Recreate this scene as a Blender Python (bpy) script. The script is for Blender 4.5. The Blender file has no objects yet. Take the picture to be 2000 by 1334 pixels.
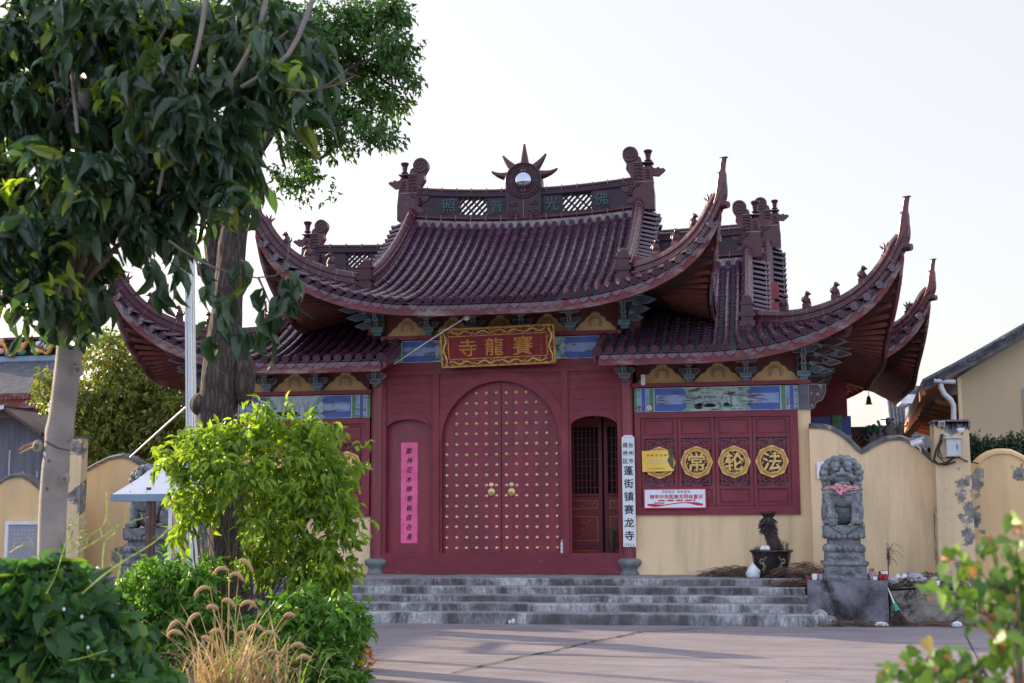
import bpy, bmesh, math, random
import numpy as np
from mathutils import Vector, Matrix, noise
S = bpy.context.scene
R = math.radians
random.seed(7); rng = np.random.default_rng(7)

# ---------------------------------------------------------------- camera, sky, sun, exposure
F = 2700.0                                    # focal length in photo pixels (2000 wide)
YAW, PITCH, ROLL = R(10.5), math.atan((1015-667)/F), R(-.3)
fw = Vector((-math.sin(YAW)*math.cos(PITCH), math.cos(YAW)*math.cos(PITCH), math.sin(PITCH)))
r0 = Vector((math.cos(YAW), math.sin(YAW), 0)); u0 = r0.cross(fw)
cr = r0*math.cos(ROLL)+u0*math.sin(ROLL); cu = -r0*math.sin(ROLL)+u0*math.cos(ROLL)
CAM = Vector((4.587, -23.6, 1.55))
def P(px, py, Y):
    """world point where the plane y=Y is seen at a photo pixel (used to take measurements off the photo)"""
    d = fw+cr*((px-1000)/F)-cu*((py-667)/F)
    return CAM+d*((Y-CAM.y)/d.y)
cam_d = bpy.data.cameras.new('camera'); cam = bpy.data.objects.new('camera', cam_d)
S.collection.objects.link(cam); S.camera = cam
m3 = Matrix((cr, cu, -fw)).transposed(); cam.matrix_world = Matrix.Translation(CAM) @ m3.to_4x4()
cam_d.sensor_width = 36; cam_d.lens = F/2000*36; cam_d.clip_end = 3000; cam_d.clip_start = .1
cam_d.dof.use_dof = True; cam_d.dof.focus_distance = 23.5; cam_d.dof.aperture_fstop = 3.6

SUN_EL = R(16); sdir = Vector((-.91, .42, 0)).normalized()      # horizontal direction towards the sun (left, behind the gate)
w = bpy.data.worlds.new('World'); S.world = w; w.use_nodes = True
nt = w.node_tree; nt.nodes.clear()
sky = nt.nodes.new('ShaderNodeTexSky'); sky.sky_type = 'NISHITA'; sky.sun_disc = False
sky.sun_elevation = SUN_EL; sky.sun_rotation = math.atan2(sdir.x, sdir.y)
sky.air_density = 1.0; sky.dust_density = 3.0; sky.ozone_density = 1.0; sky.altitude = 0
bg = nt.nodes.new('ShaderNodeBackground'); bg.inputs[1].default_value = .10
wo = nt.nodes.new('ShaderNodeOutputWorld')
hz = nt.nodes.new('ShaderNodeMix'); hz.data_type = 'RGBA'; hz.inputs[0].default_value = .72   # thin bright haze whitens the evening sky
tcw = nt.nodes.new('ShaderNodeTexCoord'); spw = nt.nodes.new('ShaderNodeSeparateXYZ'); rw = nt.nodes.new('ShaderNodeValToRGB')
mrw = nt.nodes.new('ShaderNodeMapRange'); mrw.inputs[1].default_value = -1; mrw.inputs[2].default_value = 1
nt.links.new(tcw.outputs['Generated'], spw.inputs[0]); nt.links.new(spw.outputs[1], mrw.inputs[0]); nt.links.new(mrw.outputs[0], rw.inputs[0])
e_ = rw.color_ramp.elements                              # milky towards the low sun, bluer on the far side of the sky
e_[0].position = .1; e_[0].color = (.54, .57, .70, 1); e_[1].position = .80; e_[1].color = (.345, .328, .322, 1)
q_ = e_.new(.5); q_.color = (.52, .56, .70, 1)
sc_ = nt.nodes.new('ShaderNodeVectorMath'); sc_.operation = 'SCALE'; sc_.inputs[3].default_value = 8.0
nt.links.new(rw.outputs[0], sc_.inputs[0]); nt.links.new(sc_.outputs[0], hz.inputs[7])
nt.links.new(sky.outputs[0], hz.inputs[6]); nt.links.new(hz.outputs[2], bg.inputs[0]); nt.links.new(bg.outputs[0], wo.inputs[0])
sd = bpy.data.lights.new('sun', 'SUN'); so = bpy.data.objects.new('sun', sd); S.collection.objects.link(so)
sd.energy = 3.2; sd.angle = R(.6); sd.color = (1.0, .80, .56)
ldir = Vector((sdir.x*math.cos(SUN_EL), sdir.y*math.cos(SUN_EL), math.sin(SUN_EL)))
so.rotation_euler = ldir.to_track_quat('Z', 'Y').to_euler()
S.view_settings.view_transform = 'Standard'; S.view_settings.look = 'None'
S.view_settings.gamma = 1; S.view_settings.exposure = 1.85
S.render.resolution_x = 1024; S.render.resolution_y = 683
S.render.engine = 'CYCLES'
S.cycles.max_bounces = 6; S.cycles.transparent_max_bounces = 6

# ---------------------------------------------------------------- materials
MATS = {}
def newmat(name):
    m = bpy.data.materials.new(name); m.use_nodes = True; n = m.node_tree; n.nodes.clear()
    out = n.nodes.new('ShaderNodeOutputMaterial'); b = n.nodes.new('ShaderNodeBsdfPrincipled')
    n.links.new(b.outputs[0], out.inputs[0]); MATS[name] = m
    return m, n, b, out
def coord(n, scale=(1,1,1), kind='Object'):
    tc = n.nodes.new('ShaderNodeTexCoord'); mp = n.nodes.new('ShaderNodeMapping')
    mp.inputs['Scale'].default_value = scale
    n.links.new(tc.outputs[kind], mp.inputs[0]); return mp.outputs[0]
def tex(n, vec, scale, detail=6, rough=.6, dist=0):
    t = n.nodes.new('ShaderNodeTexNoise'); t.inputs['Scale'].default_value = scale
    t.inputs['Detail'].default_value = detail; t.inputs['Roughness'].default_value = rough
    t.inputs['Distortion'].default_value = dist
    n.links.new(vec, t.inputs['Vector']); return t.outputs[0]
def ramp(n, fac, stops, interp='LINEAR'):
    r = n.nodes.new('ShaderNodeValToRGB'); r.color_ramp.interpolation = interp
    e = r.color_ramp.elements
    while len(e) < len(stops): e.new(.5)
    for k, (p, c) in enumerate(stops):
        e[k].position = p; e[k].color = (*c, 1) if len(c) == 3 else c
    n.links.new(fac, r.inputs[0]); return r.outputs[0]
def mix(n, fac, a, b, mode='MIX'):
    x = n.nodes.new('ShaderNodeMix'); x.data_type = 'RGBA'; x.blend_type = mode
    for s, v in ((0, fac), (6, a), (7, b)):
        if isinstance(v, (int, float)): x.inputs[s].default_value = v
        elif isinstance(v, tuple): x.inputs[s].default_value = (*v, 1)
        else: n.links.new(v, x.inputs[s])
    return x.outputs[2]
def bump(n, b, h, strength, dist=.02):
    k = n.nodes.new('ShaderNodeBump'); k.inputs['Strength'].default_value = strength
    k.inputs['Distance'].default_value = dist
    n.links.new(h, k.inputs['Height']); n.links.new(k.outputs[0], b.inputs['Normal'])
def W(v): return (v, v, v)
def simple(name, c, c2=None, scale=3, rough=.6, metal=0, bmp=.2, bs=None, spec=.5, stretch=(1,1,1), stain=None, stain_at=(.6,.7), stain_scale=1.2, detail=6, bdist=.01, coat=0):
    m, n, b, o = newmat(name); v = coord(n, stretch)
    c2 = c2 or tuple(x*.75 for x in c)
    col = ramp(n, tex(n, v, scale, detail), [(.35, c2), (.65, c)])
    if stain:
        f = ramp(n, tex(n, v, stain_scale, 8, .7, .3), [(stain_at[0], W(0)), (stain_at[1], W(1))])
        col = mix(n, f, col, stain)
    n.links.new(col, b.inputs['Base Color'])
    b.inputs['Roughness'].default_value = rough; b.inputs['Metallic'].default_value = metal
    b.inputs['Specular IOR Level'].default_value = spec
    b.inputs['Coat Weight'].default_value = coat; b.inputs['Coat Roughness'].default_value = .12
    if bmp: bump(n, b, tex(n, v, bs or scale*8, 5), bmp, bdist)
    return m
# glazed roof tile: each tile tinted slightly differently
def glaze(name, a, b_, rough, coat=.3, spec=.6):
    m, n, b, o = newmat(name); v = coord(n)
    g = n.nodes.new('ShaderNodeNewGeometry')
    col = ramp(n, tex(n, v, 5, 6), [(.3, b_), (.7, a)])
    col2 = ramp(n, g.outputs['Random Per Island'], [(0, tuple(x*.55 for x in a)), (1, tuple(x*1.6 for x in a))])
    col = mix(n, .5, col, col2)
    f = ramp(n, tex(n, v, 2.3, 9, .75), [(.60, W(0)), (.76, W(.4))])
    col = mix(n, f, col, (.20, .16, .17))
    n.links.new(col, b.inputs['Base Color'])
    rr = ramp(n, tex(n, v, 9, 5), [(.3, W(rough*.7)), (.7, W(rough*1.6))])
    n.links.new(rr, b.inputs['Roughness'])
    b.inputs['Specular IOR Level'].default_value = spec; b.inputs['Coat Weight'].default_value = coat; b.inputs['Coat Roughness'].default_value = .12
    bump(n, b, tex(n, v, 11, 4), .3, .006)
    return m
glaze('tile', (.064, .020, .048), (.028, .010, .026), .20, .40, .5)
glaze('ridge_tile', (.066, .016, .026), (.028, .008, .015), .24, .10, .32)
simple('pan_tile', (.030, .018, .034), (.012, .008, .016), 6, rough=.4)
simple('mortar', (.30, .28, .28), (.12, .11, .12), 9, rough=.9)
simple('ridge_panel', (.040, .022, .036), (.022, .013, .022), 5, rough=.45, spec=.3, bmp=.4)
simple('teal_char', (.03, .075, .10), (.02, .045, .06), 9, rough=.5)
# weathered red fascia board
simple('fascia', (.15, .026, .034), (.085, .022, .028), 2.5, rough=.75, stain=(.20, .155, .145), stain_at=(.46, .60), stain_scale=1.4, stretch=(1, 1, 3))
simple('rafter_red', (.20, .045, .035), (.10, .03, .028), 6, rough=.7)
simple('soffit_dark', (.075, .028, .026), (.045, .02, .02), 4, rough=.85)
# maroon paint, boards with horizontal grain, slight fading
def paint(name, c, c2, grain=(1, 1, 22), chips=True, thr=.70):
    m, n, b, o = newmat(name); v = coord(n); vg = coord(n, grain)
    col = ramp(n, tex(n, v, 1.3, 6), [(.3, c2), (.7, c)])
    fd = ramp(n, tex(n, v, .9, 8, .75), [(.52, W(0)), (.72, W(.45))])
    col = mix(n, fd, col, (.34, .085, .11))
    g = ramp(n, tex(n, vg, 1.6, 8, .7), [(.35, W(.72)), (.6, W(1))])
    col = mix(n, 1., col, g, 'MULTIPLY')
    if chips:
        vc = coord(n, (1, 1, 7))
        f = ramp(n, tex(n, vc, 4.5, 9, .72), [(thr, W(0)), (thr+.015, W(1))])
        col = mix(n, f, col, (.45, .40, .40))
    n.links.new(col, b.inputs['Base Color'])
    b.inputs['Roughness'].default_value = .48; b.inputs['Specular IOR Level'].default_value = .4
    bump(n, b, tex(n, vg, 3, 6), .25, .004)
    return m
RED, RED2 = (.245, .026, .050), (.175, .021, .040)
paint('red_paint', RED, RED2, chips=False)
paint('red_threshold', (.22, .026, .05), (.15, .022, .04), thr=.665)
paint('red_upright', (.25, .032, .05), (.17, .024, .04), grain=(22, 22, 1), chips=False)
simple('door_red', (.245, .026, .052), (.150, .020, .040), 1.3, rough=.42, bmp=.2, stretch=(1.5, 1, .4), stain=(.30, .075, .10), stain_at=(.56, .80), stain_scale=2.2)
simple('column_red', (.24, .036, .05), (.15, .03, .04), 3, rough=.4, stretch=(2, 2, .3))
# ochre plaster: soft mottling, streaks of grime, peeled patches
def plaster(name, c, c2, peel=(.30, .29, .28), thr=.72, dark=.5, low=None):
    m, n, b, o = newmat(name); v = coord(n); vs = coord(n, (1.6, 1.6, .22))
    col = ramp(n, tex(n, v, .7, 5), [(.3, c2), (.7, c)])
    f = ramp(n, tex(n, vs, 1.7, 8, .65), [(.46, W(0)), (.74, W(dark))])
    col = mix(n, f, col, (.42, .32, .21))
    f2 = ramp(n, tex(n, v, 1.1, 10, .68, .2), [(thr, W(0)), (thr+.02, W(1))])
    col = mix(n, f2, col, ramp(n, tex(n, v, 7, 6), [(.35, tuple(x*.35 for x in peel)), (.65, peel)]))
    n.links.new(col, b.inputs['Base Color']); b.inputs['Roughness'].default_value = .9
    b.inputs['Specular IOR Level'].default_value = .2
    bump(n, b, tex(n, v, 25, 5), .2, .004)
    return m
plaster('plaster', (.82, .635, .40), (.73, .545, .33), thr=.74, dark=.7)
plaster('plaster_old', (.72, .51, .27), (.62, .43, .22), thr=.565, dark=.8)
plaster('plaster_pillar', (.74, .57, .35), (.62, .48, .30), thr=.56, dark=.75)
plaster('plaster_gable', (.50, .41, .26), (.43, .35, .23), thr=.78, dark=.5)
simple('wall_cap', (.16, .155, .16), (.05, .05, .055), 5, rough=.95, stain=(.42, .36, .25), stain_at=(.6, .66), stain_scale=3)
simple('stone', (.25, .27, .285), (.12, .135, .15), 7, rough=.8, bmp=.6, bs=60, stain=(.06, .065, .075), stain_at=(.50, .66), stain_scale=9)
simple('base_stone', (.20, .23, .23), (.12, .14, .15), 8, rough=.75, bmp=.4)
def steps_mat():
    m, n, b, o = newmat('step_concrete'); v = coord(n); vs = coord(n, (3.2, 3.2, .9))
    base = ramp(n, tex(n, v, 6, 8, .7), [(.3, (.048, .048, .056)), (.7, (.12, .118, .125))])
    a = ramp(n, tex(n, coord(n, (.35, 1.6, .6)), 1.4, 3), [(.38, W(.08)), (.54, W(1))])
    s = ramp(n, tex(n, coord(n, (1.2, 3.4, .30)), 1.5, 12, .74, .5), [(.42, W(0)), (.56, W(1))])
    s2 = ramp(n, tex(n, coord(n, (9, 9, 3.0)), 2.6, 8, .78), [(.36, W(.25)), (.56, W(1))])
    k = mix(n, 1., a, mix(n, 1., s, s2, 'MULTIPLY'), 'MULTIPLY')
    col = mix(n, k, base, ramp(n, tex(n, v, 11, 6), [(.3, (.34, .365, .39)), (.7, (.62, .635, .64))]))
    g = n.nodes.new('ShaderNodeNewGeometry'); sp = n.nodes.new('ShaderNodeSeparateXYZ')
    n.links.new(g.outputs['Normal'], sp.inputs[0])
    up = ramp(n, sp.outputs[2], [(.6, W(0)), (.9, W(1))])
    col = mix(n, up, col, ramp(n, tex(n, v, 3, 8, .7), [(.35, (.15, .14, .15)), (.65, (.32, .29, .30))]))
    n.links.new(col, b.inputs['Base Color']); b.inputs['Roughness'].default_value = .9
    bump(n, b, tex(n, v, 40, 6), .5, .006)
steps_mat()
simple('block_concrete', (.20, .205, .235), (.085, .08, .10), 3.2, rough=.9, bmp=.6, bs=30, stain=(.022, .017, .02), stain_at=(.47, .60), stain_scale=1.5, detail=10)
simple('low_concrete', (.27, .25, .22), (.13, .12, .105), 4.2, rough=.95, bmp=.9, bs=25, stain=(.035, .032, .03), stain_at=(.50, .60), stain_scale=2.4, detail=10)
def ground_mat():
    m, n, b, o = newmat('plaza_concrete'); v = coord(n); vs = coord(n, (.35, 1.4, 1))
    c = ramp(n, tex(n, v, .8, 8, .7), [(.3, (.182, .160, .174)), (.7, (.262, .232, .246))])
    s = ramp(n, tex(n, vs, 2.2, 10, .75), [(.45, W(0)), (.66, W(.75))])
    c = mix(n, s, c, (.125, .10, .115))
    p = ramp(n, tex(n, vs, 5, 8, .7), [(.60, W(0)), (.72, W(.6))])
    c = mix(n, p, c, (.36, .33, .33))
    d = ramp(n, tex(n, v, 38, 4, .6), [(.66, W(0)), (.72, W(.7))])
    c = mix(n, d, c, (.09, .07, .075))
    n.links.new(c, b.inputs['Base Color']); b.inputs['Roughness'].default_value = .72
    b.inputs['Specular IOR Level'].default_value = .35
    bump(n, b, tex(n, v, 22, 6), .35, .01)
ground_mat()
simple('soil', (.10, .085, .05), (.05, .045, .03), 4, rough=1, bmp=.8)
simple('crack', (.03, .028, .03), rough=1)
simple('gold', (.74, .50, .20), (.55, .34, .11), 12, rough=.36, metal=.55, bmp=.25)
simple('gold_carved', (.62, .36, .08), (.30, .15, .035), 16, rough=.4, metal=.45, bmp=.6, bs=40)
simple('brass_pale', (.80, .66, .36), (.62, .46, .2), 9, rough=.32, metal=.6, bmp=.1)
simple('black', (.012, .012, .014), rough=.5)
simple('ink', (.012, .012, .016), rough=.6, bmp=0)
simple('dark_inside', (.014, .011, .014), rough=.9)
simple('glass_dark', (.035, .045, .06), (.02, .022, .03), 2, rough=.12, spec=.8, bmp=0)
simple('curtain', (.30, .34, .40), (.05, .055, .075), 2.0, rough=.5, stretch=(3, 1, .8), bmp=.2)
simple('plaque_red', (.23, .008, .022), (.17, .006, .018), 3, rough=.35, bmp=.05)
simple('white_paint', (.72, .78, .82), (.62, .68, .72), 4, rough=.5, bmp=.1)
simple('white_plastic', (.78, .78, .80), (.7, .7, .72), 5, rough=.35, bmp=.05)
simple('white_matte', (.7, .69, .66), (.55, .53, .5), 8, rough=.8)
simple('pink_paper', (.80, .16, .34), (.70, .11, .27), 6, rough=.8, bmp=.3, bs=12)
simple('pink_cloth', (.74, .36, .38), (.50, .20, .23), 20, rough=.85, bmp=.3)
simple('banner_white', (.74, .78, .88), (.70, .74, .84), 3, rough=.4, bmp=0)
simple('banner_red', (.55, .02, .05), rough=.45, bmp=0)
simple('yellow_metal', (.85, .58, .12), (.75, .48, .09), 2.5, rough=.3, metal=.4, bmp=.1)
simple('stain_green', (.12, .12, .06), (.06, .06, .04), 10, rough=.8)
simple('steel', (.75, .77, .80), (.6, .62, .66), 3, rough=.18, metal=1, bmp=0)
m, n, b, o = newmat('mirror'); b.inputs['Base Color'].default_value = (.40, .44, .50, 1); b.inputs['Metallic'].default_value = 1; b.inputs['Roughness'].default_value = .12
simple('galvanised', (.60, .63, .66), (.45, .48, .52), 5, rough=.35, metal=.6, stretch=(3, 3, .3), bmp=.1)
simple('rusty_steel', (.13, .07, .06), (.07, .04, .04), 8, rough=.6)
simple('cable', (.02, .02, .022), rough=.5, bmp=0)
simple('bracket_teal', (.10, .20, .23), (.065, .13, .155), 5, rough=.6, stain=(.05, .03, .035), stain_at=(.62, .68), stain_scale=5)
simple('bracket_slate', (.13, .155, .175), (.075, .085, .10), 6, rough=.65, stain=(.09, .03, .04), stain_at=(.58, .64), stain_scale=6)
simple('bracket_edge', (.42, .46, .47), (.28, .31, .33), 8, rough=.7)
simple('bracket_plum', (.10, .055, .07), (.06, .035, .05), 5, rough=.7, stain=(.25, .27, .27), stain_at=(.60, .64), stain_scale=7)
simple('cushion_yellow', (.70, .48, .21), (.60, .40, .17), 3, rough=.7)
simple('cushion_border', (.10, .11, .13), rough=.7)
simple('lotus_white', (.62, .50, .34), rough=.7)
simple('lotus_brown', (.22, .08, .03), rough=.7)
# old beam painting: colours flake off horizontally down to grey-brown wood
def flake(name, c, amt=.55, wood=(.16, .115, .115)):
    m, n, b, o = newmat(name); v = coord(n); vg = coord(n, (1, 1, 6.5))
    cc = ramp(n, tex(n, v, 9, 6), [(.3, tuple(x*.7 for x in c)), (.7, c)])
    f = ramp(n, tex(n, vg, 3.1, 10, .74), [(amt, W(0)), (amt+.03, W(1))])
    cc = mix(n, f, cc, ramp(n, tex(n, vg, 6, 7), [(.35, tuple(x*.6 for x in wood)), (.65, wood)]))
    n.links.new(cc, b.inputs['Base Color']); b.inputs['Roughness'].default_value = .75
    bump(n, b, f, -.3, .004)
flake('fl_blue', (.07, .15, .50), .54); flake('fl_sky', (.30, .42, .66), .53)
flake('fl_green', (.10, .30, .15), .57); flake('fl_pale', (.42, .53, .52), .525, (.13, .075, .085))
flake('fl_mint', (.22, .44, .36), .55, (.13, .075, .085)); flake('fl_white', (.58, .60, .64), .60)
simple('gilt_char', (.62, .30, .06), (.45, .20, .04), 8, rough=.45, metal=.3, bmp=.1)
flake('fl_palec', (.46, .55, .58), .66)
simple('brush_dark', (.03, .04, .03), rough=.8); simple('brush_green', (.05, .22, .13), rough=.8)
simple('pot_brown', (.030, .022, .022), (.018, .014, .015), 6, rough=.22, bmp=.05)
simple('pot_relief', (.28, .23, .16), (.16, .12, .09), 10, rough=.45)
simple('dry_brown', (.085, .055, .045), (.035, .024, .022), 12, rough=.9)
simple('straw', (.40, .27, .16), (.22, .13, .08), 9, rough=.9)
simple('frond_brown', (.20, .125, .085), (.09, .055, .045), 7, rough=.9)
simple('green_plastic', (.02, .28, .20), rough=.4)
simple('wood_light', (.42, .36, .28), (.3, .25, .2), 5, rough=.8)
simple('cup_red', (.42, .02, .02), (.2, .01, .012), 8, rough=.3)
simple('bag_grey', (.36, .35, .40), (.18, .17, .2), 5, rough=.4, bmp=.6, bs=10)
simple('bag_white', (.68, .72, .78), (.45, .5, .58), 6, rough=.45, bmp=.7, bs=14, bdist=.02)
simple('tarp', (.70, .69, .70), (.6, .59, .62), 1.5, rough=.45, bmp=.3, bs=3, bdist=.02)
simple('tarp_blue', (.20, .30, .40), (.15, .23, .31), 3, rough=.5)
simple('shed_board', (.16, .175, .225), (.09, .10, .14), 2, rough=.7, stretch=(5, 5, .3))
simple('sheet_white', (.70, .74, .80), (.5, .54, .6), 2, rough=.35)
simple('grey_tile', (.085, .09, .11), (.04, .042, .055), 5, rough=.6, stain=(.25, .26, .28), stain_at=(.6, .7), stain_scale=6)
simple('dark_bark', (.11, .085, .075), (.03, .023, .022), 7, rough=.95, bmp=1, bs=26, stretch=(1, 1, .30), bdist=.05)
def bark(name, a, b_, sc, st, mossy=None):
    m, n, b, o = newmat(name); v = coord(n, (1, 1, st))
    vo = n.nodes.new('ShaderNodeTexVoronoi'); vo.feature = 'DISTANCE_TO_EDGE'; vo.inputs['Scale'].default_value = sc
    wv = n.nodes.new('ShaderNodeVectorMath'); wv.operation = 'ADD'; nz = n.nodes.new('ShaderNodeTexNoise'); nz.inputs['Scale'].default_value = sc*.8; nz.inputs['Detail'].default_value = 5
    n.links.new(v, nz.inputs['Vector']); sc2 = n.nodes.new('ShaderNodeVectorMath'); sc2.operation = 'SCALE'; sc2.inputs[3].default_value = .09
    n.links.new(nz.outputs['Color'], sc2.inputs[0]); n.links.new(v, wv.inputs[0]); n.links.new(sc2.outputs[0], wv.inputs[1]); n.links.new(wv.outputs[0], vo.inputs['Vector'])
    t0 = ramp(n, vo.outputs['Distance'], [(.0, W(0)), (.42, W(1))])
    t = mix(n, .55, t0, tex(n, v, sc*3, 8, .7, .4))
    col = ramp(n, t, [(.18, b_), (.80, a)])
    n.links.new(col, b.inputs['Base Color']); b.inputs['Roughness'].default_value = .95
    bump(n, b, t, 1., .045)
bark('camphor_bark', (.135, .098, .086), (.012, .009, .009), 20, .20)
simple('smooth_bark', (.30, .265, .235), (.19, .165, .15), 3, rough=.85, bmp=.5, bs=30, stretch=(1, 1, 1.6), stain=(.09, .07, .065), stain_at=(.62, .70), stain_scale=4, bdist=.01)
simple('twig', (.17, .14, .10), (.09, .07, .055), 8, rough=.9)
simple('wood_orange', (.42, .19, .065), (.28, .12, .05), 3, rough=.7)
simple('pipe_white', (.60, .62, .68), (.5, .52, .58), 3, rough=.4)
simple('statue_white', (.42, .40, .38), (.22, .21, .2), 9, rough=.8)
simple('grey_box', (.50, .53, .56), (.38, .41, .44), 3, rough=.45, stain=(.25, .14, .1), stain_at=(.66, .7), stain_scale=4)
def leafmat(name, a, b_, tr=.35, rough=.35, spec=.5, extra=None):
    m, n, b, o = newmat(name)
    g = n.nodes.new('ShaderNodeNewGeometry')
    st = [(0, b_), (.55, a), (1, tuple(min(1, x*1.35) for x in a))]
    if extra: st = [(0, b_), (.5, a), (.93, tuple(x*1.3 for x in a)), (.96, extra)]
    col = ramp(n, g.outputs['Random Per Island'], st)
    n.links.new(col, b.inputs['Base Color']); b.inputs['Roughness'].default_value = rough
    b.inputs['Specular IOR Level'].default_value = spec
    t = n.nodes.new('ShaderNodeBsdfTranslucent')
    c2 = mix(n, 1., col, (1.35, 1.35, .45), 'MULTIPLY'); n.links.new(c2, t.inputs[0])
    mx = n.nodes.new('ShaderNodeMixShader'); mx.inputs[0].default_value = tr
    n.links.new(b.outputs[0], mx.inputs[1]); n.links.new(t.outputs[0], mx.inputs[2])
    n.links.new(mx.outputs[0], o.inputs[0])
leafmat('leaf_magnolia', (.040, .085, .040), (.018, .050, .032), .42, .28, .6, (.17, .22, .035))
leafmat('leaf_camphor', (.060, .14, .028), (.03, .08, .022), .38, .35)
leafmat('leaf_sprout', (.23, .34, .035), (.09, .19, .028), .5, .4)
leafmat('leaf_shrub', (.12, .27, .035), (.05, .14, .025), .45, .4)
leafmat('leaf_vine', (.055, .15, .038), (.018, .058, .024), .45, .42, .4, (.17, .27, .05))
leafmat('leaf_back', (.19, .235, .05), (.10, .15, .035), .4, .5, .4, (.30, .12, .04))
leafmat('leaf_hedge', (.025, .055, .018), (.012, .03, .012), .2, .5)
leafmat('leaf_tallow', (.12, .22, .03), (.045, .12, .025), .22, .45, .4, (.50, .14, .05))
leafmat('leaf_tallow_tip', (.34, .12, .06), (.22, .12, .04), .2, .5)
leafmat('leaf_orange', (.62, .28, .09), (.45, .18, .06), .4, .6)
leafmat('grass_dry', (.46, .33, .21), (.26, .16, .09), .2, .7)
leafmat('grass_plume', (.50, .35, .21), (.38, .25, .14), .25, .8)
leafmat('grass_green', (.17, .30, .05), (.09, .18, .03), .4, .5)
leafmat('tendril', (.36, .44, .12), (.25, .34, .08), .4, .6)

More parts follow.
